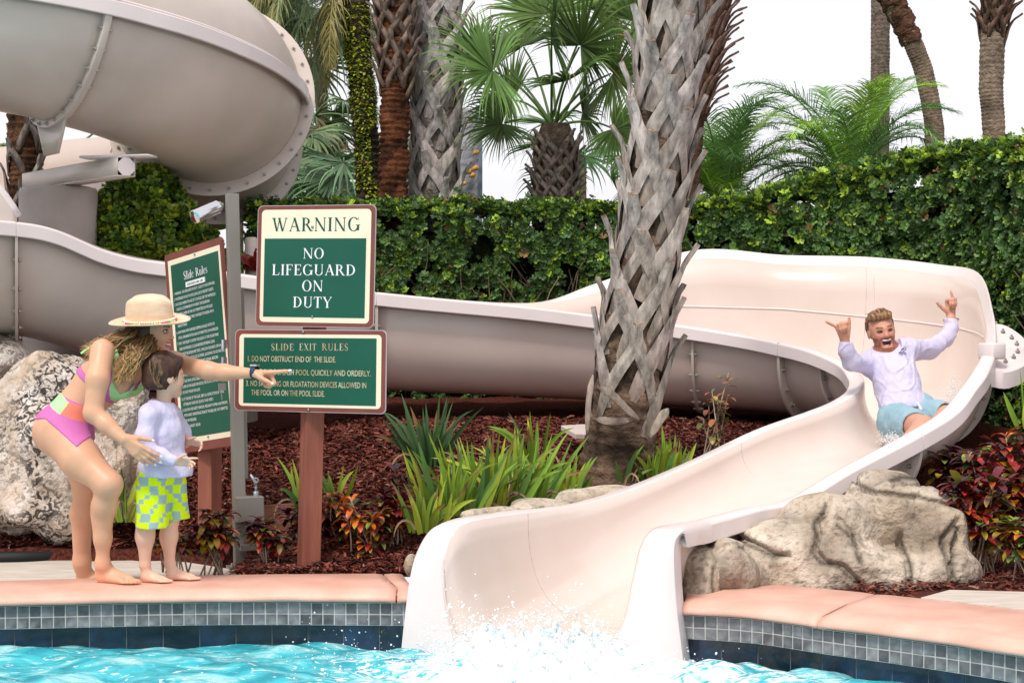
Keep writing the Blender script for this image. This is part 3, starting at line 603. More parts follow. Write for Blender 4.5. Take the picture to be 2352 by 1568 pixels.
def slab(name, B, s0, t0, s1, t1, r, o0, o1, mat, parent, auto=None):
    a, b = rrect(B, s0, t0, s1, t1, r, o0), rrect(B, s0, t0, s1, t1, r, o1); n = len(a)
    return obj(name, a+b, [tuple(range(n, 2*n)), tuple(range(n-1, -1, -1))]+[(i, (i+1) % n, (i+1) % n+n, i+n) for i in range(n)], mat, parent, smooth=False, auto=auto)
def serif_text(name, B, txt, s0, s1, base, cap, off, mat, parent, track=.06):
    """txt between s0 and s1, baseline at t=base, cap height in board heights"""
    H = cap*B['h']; adv = []; x = 0
    for ch in txt: Q, ad = glyph(ch); adv.append((Q, x)); x += ad+track
    x -= track; sx = (s1-s0)*B['w']/x; V = []; F = []; k = 0
    o = on(B, s0, base, off)
    for Q, ox in adv:
        for j, pc in enumerate(Q):
            e = .00012*(j % 7)
            V += [o+B['u']*(p[0]+ox)*sx+B['v']*p[1]*H+B['n']*e for p in pc]; F.append(tuple(range(k, k+len(pc)))); k += len(pc)
    return obj(name, V, F, mat, parent, smooth=False)
def sans_text(name, B, lines, cap, off, mat, parent, fit=None, bold=.0):
    """lines: (text, s0, t_base, width or None) in the built-in font, condensed"""
    dg = None; V = []; F = []; k = 0
    for ln in lines:
        txt, s0, tb = ln[:3]; wd = ln[3] if len(ln) > 3 else None
        cu = bpy.data.curves.new('txt', 'FONT'); cu.body = txt; cu.size = 1; cu.offset = bold; cu.resolution_u = 3; o = bpy.data.objects.new('txt', cu); COL.objects.link(o)
        dg = bpy.context.evaluated_depsgraph_get(); me = o.evaluated_get(dg).to_mesh()
        v = np.zeros(len(me.vertices)*3); me.vertices.foreach_get('co', v); v = v.reshape(-1, 3); f = [tuple(p.vertices) for p in me.polygons]
        o.evaluated_get(dg).to_mesh_clear(); bpy.data.objects.remove(o); bpy.data.curves.remove(cu)
        if not len(v): continue
        w = v[:, 0].max()-v[:, 0].min(); sy = cap*B['h']/.72; sx = sy*.62 if wd is None else wd*B['w']/w
        o_ = on(B, s0, tb, off); obj(name, o_+np.outer(v[:, 0]*sx, B['u'])+np.outer(v[:, 1]*sy, B['v']), f, mat, parent, smooth=False)
m_brown = M('brown_sign_border', (.20,.055,.04), .45, .4, vs=8, var=.12)
m_cream = M('cream_sign_face', (.84,.74,.56), .5, .3, vs=3, var=.03)
m_green = M('green_sign_face', (.003,.088,.052), .38, .4, vs=3, var=.08)
m_white = M('white_vinyl', (.85,.82,.84), .5, .3)
m_gletter = M('dark_green_vinyl', (.005,.07,.045), .5, .3)
m_gold = M('faded_gold_vinyl', (.42,.29,.15), .55, .3, col2=(.62,.55,.40), vs=18)
m_pwood = M('brown_painted_post', (.20,.065,.042), .65, .3, col2=(.34,.12,.08), vs=6, ramp=(.3,.75), bump=(40,.6,.005), stretch=(3,3,.35))
m_edge = M('aluminium_edge', (.5,.42,.44), .4, .5, metal=.4)
m_steel = M('grey_gate_steel', (.28,.255,.225), .42, .5, vs=4, var=.05, metal=.35)
m_screw = M('steel_screw', (.3,.3,.32), .3, .5, metal=.9)
# ---------------------------------------------------------------- warning sign on its post
ws = empty('warning_sign', (-.95, 8.6, 0), 'pair of green and cream warning boards, one over the other, on a brown wooden post', 'sign')
B1 = board_frame(P(594,471,8.63), P(865,471,8.38), P(858,752,8.38), P(585,750,8.63))
b1 = slab('warning_board', B1, 0, 0, 1, 1, .028, -.004, 0, m_edge, ws)
slab('board_border', B1, .006, .006, .994, .994, .026, 0, .0012, m_brown, b1)
slab('board_face', B1, .038, .036, .962, .964, .022, .0012, .0024, m_cream, b1)
slab('green_panel', B1, .068, .274, .925, .921, .001, .0024, .0034, m_green, b1)
px = lambda x, y: ((x-594+(y-471)*.032)/271., (y-471)/280.)
def stx(B, txt, x0, x1, yb, cap, mat, par, nm='lettering', f=px, hh=280., tr=.06):
    s0, t0 = f(x0, yb); s1, _ = f(x1, yb); return serif_text(nm, B, txt, s0, s1, t0, cap/hh, .0046 if mat is not m_gletter else .0034, mat, par, tr)
stx(B1, 'WARNING', 627, 829, 531, 31, m_gletter, b1, tr=.09)
stx(B1, 'NO', 698, 747, 594, 24, m_white, b1); stx(B1, 'LIFEGUARD', 626, 819, 632.4, 25, m_white, b1); stx(B1, 'ON', 695, 744, 669, 25, m_white, b1); stx(B1, 'DUTY', 674, 764, 706.5, 25, m_white, b1)
def screw(B, s, t, par, r=.006): mb = MB(); c = on(B, s, t, .003); mb.tube([c, c+B['n']*.004, c+B['n']*.006], [r, r, r*.5], 10); mb.build('screw', m_screw, par)
screw(B1, .475, .18, b1); screw(B1, .49, .915, b1)
B2 = board_frame(P(542,755,8.66), P(890,759,8.35), P(885,950,8.35), P(536,943,8.66))
b2 = slab('rules_board', B2, 0, 0, 1, 1, .026, -.004, 0, m_edge, ws)
slab('board_border', B2, .006, .01, .994, .99, .024, 0, .0012, m_brown, b2)
slab('board_face', B2, .032, .058, .968, .94, .02, .0012, .0024, m_cream, b2)
slab('green_panel', B2, .063, .10, .937, .905, .001, .0024, .0034, m_green, b2)
px2 = lambda x, y: ((x-542+(y-757)*.03)/348., (y-757-(x-542)*.012)/190.)
for w_, x0_, x1_ in (('SLIDE', 627, 680), ('EXIT', 692, 732), ('RULES', 744, 804)): serif_text('lettering', B2, w_, px2(x0_,806)[0], px2(x1_,806)[0], px2((x0_+x1_)/2,807)[1], 16/190, .0046, m_gold, b2, .1)
def ln(t, x0, x1, y): a = px2(x0, y); b = px2(x1, y); return (t, a[0], px2((x0+x1)/2, y)[1], b[0]-a[0])
sans_text('lettering', B2, [ln('1. DO NOT OBSTRUCT END OF  THE SLIDE.', 570, 773, 833), ln('2. EXIT SLIDE SPLASH POOL QUICKLY AND ORDERLY.', 569, 853, 864), ln('3. NO SWIMMING OR FLOATATION DEVICES ALLOWED IN', 566, 842, 891), ln('THE POOL OR ON THE POOL SLIDE.', 578, 748, 911.5)], 13.2/190, .0046, m_gold, b2, bold=.008)
screw(B2, .46, .03, b2, .007); screw(B2, .5, .97, b2, .007)
V = []; Rp = rot((0,0,1), .42)
mb = MB(); pt, pb_ = A(P(728,500,8.60)), A(P(708,1312,8.60)); d = nrm(pt-pb_); s1 = nrm(Rp@A([1,0,0.])); s1 = nrm(s1-d*np.dot(s1, d)); s2 = np.cross(d, s1)
mb.box((pt+pb_)/2-A([0,0,.06]), (.045, .045, np.linalg.norm(pt-pb_)/2+.06), np.stack([s1, s2, d], 1)); mb.build('post', m_pwood, ws, smooth=False, auto=.004)
# ---------------------------------------------------------------- slide rules sign
rs = empty('slide_rules_sign', (-1.62, 9.4, 0), 'tall green Slide Rules board crowded with white text, tilted, behind the hatted woman', 'sign')
B3 = board_frame(P(389,584,9.55), P(521,541,9.1), P(528,1022,9.1), P(399,1042,9.55))
b3 = slab('rules_board', B3, 0, 0, 1, 1, .02, -.018, 0, m_brown, rs)
slab('board_face', B3, .055, .036, .975, .957, .003, 0, .001, m_cream, b3)
slab('green_panel', B3, .105, .062, .945, .93, .003, .001, .002, m_green, b3)
serif_text('lettering', B3, 'Slide Rules', .33, .75, .152, .040, .0036, m_white, b3, .05)
mb = MB(); mb.box(on(B3, .53, .180, .0045), (.165*B3['w'], .0028, .0125*B3['h']), np.stack([B3['u'], B3['n'], B3['v']], 1)); hp = mb.build('hours_plate', m_white, b3, smooth=False)
sans_text('lettering', B3, [('SLIDE HOURS 10 AM - 6 PM', .395, .1865, .27)], .0115, .0082, m_gletter, hp, bold=.01)
tl = [(715,'1. WARNING - NO LIFEGUARD ON DUTY.  SLIDE AT YOUR OWN RISK.',.86),(752,'2. WATERSLIDE IS FOR THE EXCLUSIVE USE OF RESORT GUESTS.',.83),(787,'3. NO CHILD UNDER THE AGE OF 12 SHOULD USE THE WATERSLIDE',.86),(820,'    UNLESS ACCOMPANIED BY A PARENT OR GUARDIAN.',.70),(855,'4. CHILDREN UNDER 48" ARE NOT PERMITTED ON THIS SLIDE.',.79),(890,'5. GLASSES MUST BE SECURELY AFFIXED TO RIDERS WITH',.80),(930,'    HEAD STRAP.',.20),(972,'6. SWIM WEAR WITH EXPOSED ZIPPERS, BUCKLES, RIVETS OR',.80),(1008,'    METAL ORNAMENTATION ARE NOT PERMITTED ON WATERSLIDE.',.83),(1045,'7. ONLY ONE RIDER TO ENTER THE SLIDE AT A TIME, PLEASE MAKE',.86),(1082,'    SURE WATERSLIDE IS CLEAR BEFORE ENTERING SLIDE.',.74),(1117,'8. SLIDE MUST BE RIDDEN FEET FIRST, LYING ON YOUR BACK OR IN A',.90),(1152,'    POSITION (SIT UP TO GO SLOWER, LIE DOWN TO GO FASTER).',.92),(1187,'9. WAIT FOR ATTENDANTS START SIGNAL BEFORE',.82),(1222,'    ENTERING THE SLIDE.',.34),(1257,'10. KEEP ARMS AND HANDS INSIDE THE SLIDE.',.6),(1295,'11. DO NOT RUN, DIVE, KNEEL, ROTATE OR STAND.',.70),(1330,'    CLIMB UP ON SLIDE OR ROCKS. NO FLOATS ON SLIDE. PLEASE',.90),(1367,'    DO NOT PAUSE ON SLIDE.',.37),(1410,'12. AT THE END OF THE SLIDE, OBEY ALL INSTRUCTIONS BY  POOL',.88),(1445,'    ATTENDANT AND EXIT QUICKLY AND SAFELY.',.63),(1482,'13. CAUTION: FOR SAFETY REASONS, PREGNANT WOMEN AND PERSONS',.93),(1517,'    WITH HEART CONDITIONS OR BACK TROUBLE ARE  NOT PERMITTED',.90),(1552,'    ON WATERSLIDE.',.25),(1590,'MAXIMUM WEIGHT: 300 LBS.',.36)]
sans_text('lettering', B3, [(t.strip(), .13+(.03 if t.startswith(' ') else 0), (y-440)/1317+.006, w*.84) for y, t, w in tl], .0140, .0036, m_white, b3, bold=.0)
screw(B3, .55, .045, b3, .005); screw(B3, .55, .94, b3, .005)
for x in (482,): 
    mb = MB(); t_, b_ = P(x, 1010, 9.42), P(x, 1215, 9.42); mb.box((t_+b_)/2, (.045,.045,np.linalg.norm(t_-b_)/2+.03), rot((0,0,1), -.5)); mb.build('post', m_pwood, rs, smooth=False, auto=.004)
mb = MB(); c0, c1 = on(B3, .47, .02, -.045), on(B3, .47, .98, -.045); mb.box((c0+c1)/2, (.045,.025,np.linalg.norm(c0-c1)/2), np.stack([B3['u'], B3['n'], B3['v']], 1)); mb.build('back_post', m_pwood, rs, smooth=False)
# ---------------------------------------------------------------- metal gate post with lamp
gp = empty('gate_post', P(552, 1306, 9.05), 'square grey steel gate post with a chrome spotlight, hinges and a lock box', 'post')
top, bot = P(533, 446, 9.02), P(552, 1303, 9.05); d = nrm(top-bot); ang = .33; s1 = A([math.cos(ang), -math.sin(ang)*-1, 0]); s1 = nrm(s1-d*np.dot(s1, d)); s2 = np.cross(d, s1)
Rg = np.stack([s1, s2, d], 1); L = np.linalg.norm(top-bot)/2
mb = MB(); mb.box((top+bot)/2, (.030,.030,L), Rg); mb.build('post_tube', m_steel, gp, smooth=False, auto=.003)
gp_b = bot
mb = MB(); mb.box(P(560, 880, 9.06)+s2*.005, (.009,.022,1.02*L*.5), Rg); mb.build('guide_strip', m_steel, gp, smooth=False)
mb = MB(); mb.box(bot+A([0,0,.004]), (.062,.055,.006), Rg); bp_ = mb.build('base_plate', m_steel, gp, smooth=False)
mb = MB()
for a in (-1,1):
    c = bot+s1*.048*a-s2*.035; mb.tube([c, c+A([0,0,.03])], .006, 8); mb.tube([c+A([0,0,.008]), c+A([0,0,.016])], .011, 6)
mb.build('anchor_bolt', m_bolt, bp_)
# lamp
a, b = P(502, 474, 8.98), P(447, 498, 8.86); dl = nrm(b-a); m_chrome = M('chrome', (.75,.75,.78), .12, .6, metal=1.)
mb = MB(); mb.tube([a, a+dl*.01, a+dl*.012, b-dl*.002, b], [.026,.033,.034,.034,.031], 28); lamp = mb.build('spotlight', m_chrome, gp, sharp=40)
mb = MB(); mb.tube([a-dl*.012, a+dl*.002], [.022,.022], 20); mb.tube([P(512,470,9.0), a-dl*.01], [.01,.012], 12); mb.build('lamp_bracket', m_steel, gp, sharp=40)
for (x, y) in ((516, 790), (516, 830)):
    mb = MB(); c = P(x, y, 9.04); mb.box(c, (.008,.02,.022), Rg); mb.tube([c-A([0,0,.022])-s1*.010, c+A([0,0,.022])-s1*.010], .006, 8); mb.build('hinge', m_chrome, gp, smooth=False)
mb = MB(); mb.box(P(510, 888, 8.97), (.017,.01,.017), Rg); mb.tube([P(508,896,8.96), P(510,918,8.96)], .003, 6); mb.build('latch', m_steel, gp, smooth=False)
bx = P(572, 1168, 9.0); mb = MB(); mb.box(bx, (.068,.045,.062), Rg); lb = mb.build('lock_box', m_steel, gp, smooth=False, auto=.004)
mb = MB(); mb.box(P(575, 1255, 9.02), (.055,.04,.014), Rg); mb.box(P(575, 1295, 9.02), (.055,.04,.008), Rg); mb.box(P(596, 1262, 9.02), (.008,.04,.07), Rg); mb.build('box_foot', m_steel, gp, smooth=False)
hs = P(588, 1128, 9.02); m_galv = M('galvanised_steel', (.30,.33,.37), .5, .5, metal=.6, vs=30)
mb = MB(); mb.tube([hs-A([0,0,.06]), hs, hs+A([0,0,.002])], [.014,.014,.010], 14); mb.tube([hs, hs+A([0,0,.03])], .007, 10); ht = mb.build('spigot', m_galv, gp)
mb = MB(); mb.tube([hs+A([.0,0,.03]), hs+A([-.004,0,.05]), hs+A([-.028,-.005,.085])], [.011,.009,.006], 10); c = hs+A([0,-.006,.055]); 
mb.tube([c+.012*A([math.cos(q),0,math.sin(q)]) for q in np.linspace(0, 2*math.pi, 13)], .004, 6, cap=False); mb.build('spigot_lever', m_galv, ht)
# low timber edging behind the signs
te = cr(A([P(500,1195,9.5), P(560,1180,9.42), P(660,1172,9.28), P(720,1172,9.22)]), 6); V = []
for p in te: V += [p+A([0,-.02,-.10]), p+A([0,-.02,.035]), p+A([0,.02,.035]), p+A([0,.02,-.10])]
tag(obj('timber_edging', V, [tuple(f) for f in grid_faces(len(te), 4, True)]+[(3,2,1,0)], M('brown_timber', (.16,.065,.04), .7, .3, col2=(.24,.10,.06), vs=5, stretch=(.3,3,8), bump=(30,.5,.004)), origin=te[8], smooth=False), 'low brown timber board holding back the mulch behind the sign posts', 'edging')
# ---------------------------------------------------------------- vegetation
m_leaf = M('glossy_leaf', rough=.46, spec=.45, attr=True, var=.2, vs=8, translu=.22)
m_frond = M('palm_frond', rough=.5, spec=.35, attr=True, var=.2, vs=6, translu=.25)
m_twig = M('twig_bark', rough=.85, spec=.2, attr=True, var=.3, vs=20)
m_boot = M('weathered_leaf_base', rough=.88, spec=.15, attr=True, var=.5, vs=24, bump=(60,1.,.012), stretch=(1,1,.35), detail=8)
m_bark = M('fibrous_bark', rough=.95, spec=.15, attr=True, var=.4, vs=26, bump=(50,1.,.02))
def blade2(mb, pts, w, side, col):
    pts = np.asarray(pts, float); w = np.asarray(w, float)[:, None]; side = np.asarray(side, float); k = len(pts)
    V = np.stack([pts+side*w, pts-side*w], 1).reshape(-1, 3); cc = np.asarray(col, float)
    if cc.ndim == 2: cc = np.repeat(cc, 2, 0)
    mb.add(V, [(2*i, 2*i+1, 2*i+3, 2*i+2) for i in range(k-1)], cc)
def gcurve(p, d, L, droop, n):
    """points of a stem leaving p along d and bending down"""
    pts = [np.asarray(p, float)]; d = nrm(d); s = L/n
    for i in range(n): pts.append(pts[-1]+d*s); d = nrm(d+A([0, 0, -droop*s/L*(1+1.5*i/n)]))
    return A(pts), d
def fan(mb, p, d, pet, R, n=34, spread=115, droop=.5, col=(.03,.075,.02), face=None, pw=.012, tipdroop=.8, w=.016):
    st_, dd = gcurve(p, d, pet, droop, 6); mb.tube(st_, np.linspace(pw, pw*.6, 7), 5, cap=False, col=tuple(c*1.3 for c in col))
    o = st_[-1]; t = dd; s = np.cross(t, [0, 0, 1.]); s = nrm(s if np.linalg.norm(s) > .2 else A([1., 0, 0]))
    if face is not None: s = nrm(np.cross(t, face)); 
    nn = np.cross(s, t)
    for k in range(n):
        a = math.radians(-spread+2*spread*k/(n-1)+random.uniform(-2, 2)); dv = nrm(t*math.cos(a)+s*math.sin(a)+nn*(.25*abs(math.sin(a))+random.uniform(-.05,.05))); L = R*(1-.28*abs(a)/math.radians(spread))*random.uniform(.88, 1.05)
        pts = [o+t*.02]; q = dv.copy(); m = 7
        for i in range(m):
            pts.append(pts[-1]+q*L/m)
            if i >= 3: q = nrm(q+A([0, 0, -tipdroop*.28*(i-2)*random.uniform(.3, 1.4)]))
        sd = nrm(np.cross(dv, nn)); ww = w*R*A([.3, 1.0, 1.25, 1.1, .85, .55, .3, .03])
        c0 = A(jit(col, .25)); cc = np.stack([c0*(1+.12*i) for i in range(m+1)]); 
        if random.random() < .10: cc[-3:] = A([.22, .17, .06])
        mb2 = A(pts); tilt = nrm(sd*.75+nn*random.uniform(-.65, .65)); blade2(mb, mb2, ww, tilt, cc)
def feather(mb, p, d, L, ll, n=46, droop=1.0, col=(.05,.12,.03), vshape=.35, lw=.011, ldroop=.5, hang=0., mess=0.):
    pts, _ = gcurve(p, d, L, droop, 14); mb.tube(pts, np.linspace(.012, .003, 15), 5, cap=False, col=tuple(c*1.5 for c in col))
    tt = np.linspace(0, 1, 15)
    for k in range(n):
        u = .12+.88*(k/(n-1)); c = A([np.interp(u, tt, pts[:, j]) for j in range(3)]); i = min(13, int(u*14)); t = nrm(pts[i+1]-pts[i]); s = np.cross(t, [0, 0, 1.]); s = nrm(s) if np.linalg.norm(s) > .1 else A([1., 0, 0]); up = np.cross(s, t)
        l = ll*(math.sin(math.pi*min(1, .18+u*.78))**.6)*random.uniform(.85, 1.1); f = .55+.5*u
        for sg in (-1, 1):
            dv = nrm(s*sg*(1+random.uniform(-mess,mess))+t*f*(1+random.uniform(-mess,mess))+up*(vshape+random.uniform(-.12-mess, .12+mess))-A([0,0,hang*(1+random.uniform(-mess,mess))])); q = dv; pp = [c]
            for m_ in range(4): pp.append(pp[-1]+q*l/4); q = nrm(q+A([0, 0, -ldroop*.35*(m_+1)*.5*random.uniform(.5,1.4)]))
            blade2(mb, pp, l*.036*A([.6, 1.1, 1, .7, .05]) if lw is None else lw*A([.6, 1.1, 1, .7, .05]), nrm(np.cross(dv, up+s*.3*sg)), A(jit(col, .22)))
def trunk(mb, path, rad, n=22, ringamp=.0, rings=40, col=(.16,.12,.09), col2=None, rough=.05, sub=10):
    path = cr(path, sub); rad = cr(A(rad, float)[:, None], sub)[:, 0]; k = len(path)
    dn = max(k, rings*4); t = np.linspace(0, k-1, dn); path = np.stack([np.interp(t, range(k), path[:, j]) for j in range(3)], 1); rad = np.interp(t, range(k), rad)
    ph = np.linspace(0, rings, dn); rad = rad*(1+ringamp*((ph % 1)-.5)); col = A(col); c2 = A(col2 if col2 is not None else col*.5)
    cs = []
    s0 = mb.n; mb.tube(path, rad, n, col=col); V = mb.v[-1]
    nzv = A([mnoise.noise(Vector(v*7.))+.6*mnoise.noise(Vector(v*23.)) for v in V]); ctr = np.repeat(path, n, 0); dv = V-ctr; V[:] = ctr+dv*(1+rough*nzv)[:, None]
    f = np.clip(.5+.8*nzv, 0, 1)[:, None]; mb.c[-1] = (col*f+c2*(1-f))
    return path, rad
def boots(mb, path, rad, z0, z1, rows, per, L, wd, out, split=True, col=(.38,.34,.33), col2=(.17,.12,.085), tipup=.5, seed=1, legang=.62, th=.012):
    """cut leaf bases: a stub that forks into two straps wrapped on the trunk"""
    r = random.Random(seed); n = rows*per; zz = path[:, 2]
    for k in range(n):
        z = z0+(z1-z0)*(k+.5)/n+r.uniform(-.01, .01); a = k*2.39996*(1.0)+r.uniform(-.12, .12)
        def sp(zq, aq, ro=0.):
            c = A([np.interp(zq, zz, path[:, 0]), np.interp(zq, zz, path[:, 1]), zq]); R = np.interp(zq, zz, rad)+ro; return c+R*A([math.cos(aq), math.sin(aq), 0])
        o = out*r.uniform(.75, 1.2); LL = L*r.uniform(.85, 1.15); c0 = A(jit(col, .18)); w0 = wd*r.uniform(.85, 1.15); tw = r.uniform(-.10, .10)
        tip = sp(z+LL*.22, a+tw, o); neck = sp(z, a+tw*.6, .34*o+.012)
        for sg in (-1, 1):
            if not split and sg == 1: continue
            q = legang*sg if split else 0
            pts = [tip, neck*.35+tip*.65, neck, sp(z-LL*.28, a+q*.45, .022), sp(z-LL*.55, a+q*.85, .010), sp(z-LL*.82, a+q*1.15, -.004)]
            sdv = A([-math.sin(a), math.cos(a), 0]); wv = [w0*.42, w0*.5, w0*.62, w0*.72, w0*.78, w0*.6]; V = []
            pts = cr(A(pts), 3); wv = np.interp(np.linspace(0, 5, len(pts)), range(6), wv); T = np.gradient(pts, axis=0); T /= np.linalg.norm(T, axis=1)[:, None]
            for i, p_ in enumerate(pts):
                aa = a+q*np.interp(i/(len(pts)-1), [.4, 1], [0, 1.1]); rd = A([math.cos(aa), math.sin(aa), .25]); sd = nrm(np.cross(T[i], rd)); rd = nrm(np.cross(sd, T[i])); off = sd*sg*(.0 if not split else .18*w0*(1 if i > 6 else .4))
                cup = -.16*wv[i]
                V += [p_+off+sd*wv[i], p_+off+rd*(th+cup*-.5), p_+off-sd*wv[i], p_+off-rd*th]
            nn = len(pts); F = [tuple(f) for f in grid_faces(nn, 4, True)]+[(3,2,1,0), tuple((nn-1)*4+j for j in range(4))]
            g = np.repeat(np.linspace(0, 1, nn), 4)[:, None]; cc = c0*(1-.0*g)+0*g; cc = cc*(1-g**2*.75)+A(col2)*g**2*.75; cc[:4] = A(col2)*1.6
            mb.add(V, F, cc)
# --- front sabal palm
def pth(pts): return A([P(*p) for p in pts])
sab = empty('palm_tree', (.5, 9.75, .2), 'thick palm trunk armoured with grey criss-cross leaf stubs standing in front of the slide', 'palm tree')
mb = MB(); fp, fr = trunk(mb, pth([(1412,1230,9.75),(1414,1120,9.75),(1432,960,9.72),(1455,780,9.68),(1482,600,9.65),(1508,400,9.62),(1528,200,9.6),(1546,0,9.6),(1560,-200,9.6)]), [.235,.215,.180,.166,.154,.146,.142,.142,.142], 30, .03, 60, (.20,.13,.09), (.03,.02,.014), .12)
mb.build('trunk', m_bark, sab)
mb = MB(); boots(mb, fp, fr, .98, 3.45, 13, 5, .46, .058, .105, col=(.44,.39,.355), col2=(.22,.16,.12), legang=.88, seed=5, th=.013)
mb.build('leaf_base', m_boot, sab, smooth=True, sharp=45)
mb = MB()   # torn straps hanging round the foot
for (pts, w) in (([(1372,888,9.45),(1405,905,9.4),(1440,940,9.38),(1468,963,9.4)], .020), ([(1366,962,9.42),(1410,968,9.4),(1455,962,9.4)], .020), ([(1535,938,9.5),(1515,965,9.46),(1492,1005,9.45)], .024), ([(1362,860,9.52),(1352,920,9.5),(1348,1000,9.5)], .016)):
    q = cr(pth(pts), 4); mb.strip(q, w*A(np.interp(np.linspace(0,1,len(q)), [0,.2,.8,1], [.15,1,.8,.25])), (0,-1,.15), .5, col=jit((.28,.23,.19), .2))
mb.build('torn_strap', m_boot, sab, solid=.004)
# --- palms behind the hedge
G2 = 'palms standing beyond the hedge'
s2 = empty('palm_tree', (-.58, 13.7, .7), 'pale grey palm trunk with criss-cross leaf stubs beside the reddish brown shaggy trunk', 'palm tree', G2)
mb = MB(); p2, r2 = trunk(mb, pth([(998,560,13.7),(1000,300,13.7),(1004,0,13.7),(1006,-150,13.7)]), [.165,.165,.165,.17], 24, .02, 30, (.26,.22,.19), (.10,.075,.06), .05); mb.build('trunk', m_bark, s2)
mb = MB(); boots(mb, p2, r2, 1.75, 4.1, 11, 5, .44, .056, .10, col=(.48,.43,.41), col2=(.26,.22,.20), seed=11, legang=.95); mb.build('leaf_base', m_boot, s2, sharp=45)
s3 = empty('palm_tree', (-.88, 13.5, .7), 'reddish brown shaggy palm trunk between the mossy trunk and the pale grey trunk', 'palm tree', G2)
mb = MB(); p3, r3 = trunk(mb, pth([(906,560,13.4),(904,380,13.4),(908,230,13.4),(908,100,13.4),(904,-120,13.4)]), [.115,.108,.105,.12,.14], 26, .16, 46, (.17,.06,.028), (.03,.012,.008), .2); mb.build('trunk', m_bark, s3)
mb = MB(); boots(mb, p3, r3, 3.05, 3.75, 7, 6, .22, .035, .07, col=(.22,.16,.13), col2=(.09,.05,.035), seed=3, th=.009); mb.build('leaf_base', m_boot, s3)
s4 = empty('palm_tree', (-1.12, 13.9, .7), 'leaning palm trunk thick with yellow green moss, drooping golden fronds at its top', 'palm tree', G2)
mb = MB(); p4, r4 = trunk(mb, pth([(850,560,13.9),(846,400,13.9),(836,250,13.9),(822,110,13.9),(812,-60,13.9)]), [.10,.10,.098,.10,.13], 24, .22, 40, (.10,.075,.05), (.025,.018,.012), .1)
mb.build('trunk', m_bark, s4)
mb = MB()
for _ in range(7500):
    z = random.uniform(1.7, 3.65); a = random.uniform(0, 2*math.pi); nzz = mnoise.noise(Vector((math.cos(a)*1.5, math.sin(a)*1.5, z*2.2)))
    if nzz < -.12-.2*(z > 2.9): continue
    c = A([np.interp(z, p4[:,2], p4[:,0]), np.interp(z, p4[:,2], p4[:,1]), z]); R = np.interp(z, p4[:,2], r4)*random.uniform(.98, 1.1); d = A([math.cos(a), math.sin(a), 0]); q = c+d*R; l = random.uniform(.010, .026)
    s = nrm(np.cross(d, [0,0,1])); e = d*l*random.uniform(.3,1.2)+A([0,0,random.uniform(-1,.6)*l])
    mb.add([q-s*l*.5, q+s*l*.5, q+e+s*l*.2, q+e-s*l*.2], [(0,1,2,3)], jit((.42,.46,.03) if random.random() < .7 else (.16,.28,.03), .4))
mb.build('moss', m_leaf, s4)
mb = MB(); tp = P(806,-70,13.9)
for (x, y, z, L) in ((-1.,.1,.5,1.7),(-.8,-.35,.3,1.6),(-.7,.3,.9,1.9),(-1.,-.1,.0,1.3),(-.55,-.4,-.2,1.2),(-.95,.4,.25,1.5),(-.45,-.5,.4,1.35),(-1.,.0,1.0,2.1),(-.25,.3,-.3,1.0),(-.7,-.1,-.6,1.1),(.4,.6,.8,1.4),(-.85,.15,.15,1.45),(-.9,.5,.7,2.2),(-.75,-.2,.6,1.8),(-.95,.3,.1,1.6),(-.6,.1,.2,1.4),(-.35,-.3,.2,1.2),(-.8,.6,.4,1.9),(-.5,.5,-.1,1.3),(-.2,-.5,-.4,.9)):
    feather(mb, tp+A([random.uniform(-.06,.06),0,random.uniform(-.06,.06)]), (x,y,z), L, .24, int(60*L), random.uniform(1.9,2.9), jit(random.choice([(.34,.30,.10),(.22,.27,.12),(.16,.22,.11),(.28,.26,.10)]), .15), .15, .0042, 1.5, hang=.55, mess=.5)
mb.build('crown', m_frond, s4)
# short fan palm
s5 = empty('palm_tree', (.33, 13.4, .7), 'short fan palm with a fat dark bristling trunk and green fan leaves above the hedge', 'palm tree', G2)
mb = MB(); p5, r5 = trunk(mb, pth([(1275,560,13.4),(1275,450,13.4),(1276,380,13.4),(1276,310,13.4),(1276,285,13.4)]), [.13,.145,.145,.13,.10], 20, .02, 10, (.10,.075,.055), (.03,.02,.015), .08); mb.build('trunk', m_bark, s5)
mb = MB(); boots(mb, p5, r5, 1.75, 2.62, 13, 7, .20, .032, .085, col=(.22,.175,.15), col2=(.08,.055,.04), seed=8, th=.009); mb.build('leaf_base', m_boot, s5)
mb = MB(); tp = P(1275,290,13.4)
for (x, y, dD, R) in ((1150,165,-.25,.48),(1250,50,.1,.50),(1335,120,-.2,.46),(1425,50,.15,.44),(1300,190,-.4,.40),(1405,300,.1,.32),(1190,235,.25,.42),(1215,110,.4,.46),(1480,150,.4,.42),(1370,30,.45,.46),(1120,120,.3,.40),(1275,95,-.45,.40),(1340,260,.45,.34),(1165,290,-.1,.30),(1405,170,-.3,.38)):
    tg = P(x, y-14, 13.4+dD); v = tg-tp; Ln = np.linalg.norm(v); fan(mb, tp+A([random.uniform(-.04,.04), random.uniform(-.04,.04), 0]), v/Ln+A([0,0,.22]), Ln, R*1.42, 68, 128, .5, jit((.075,.135,.03), .3), face=A([random.uniform(-.6,.6),-1,random.uniform(.0,.8)]), tipdroop=.75, w=.015)
mb.build('crown', m_frond, s5)
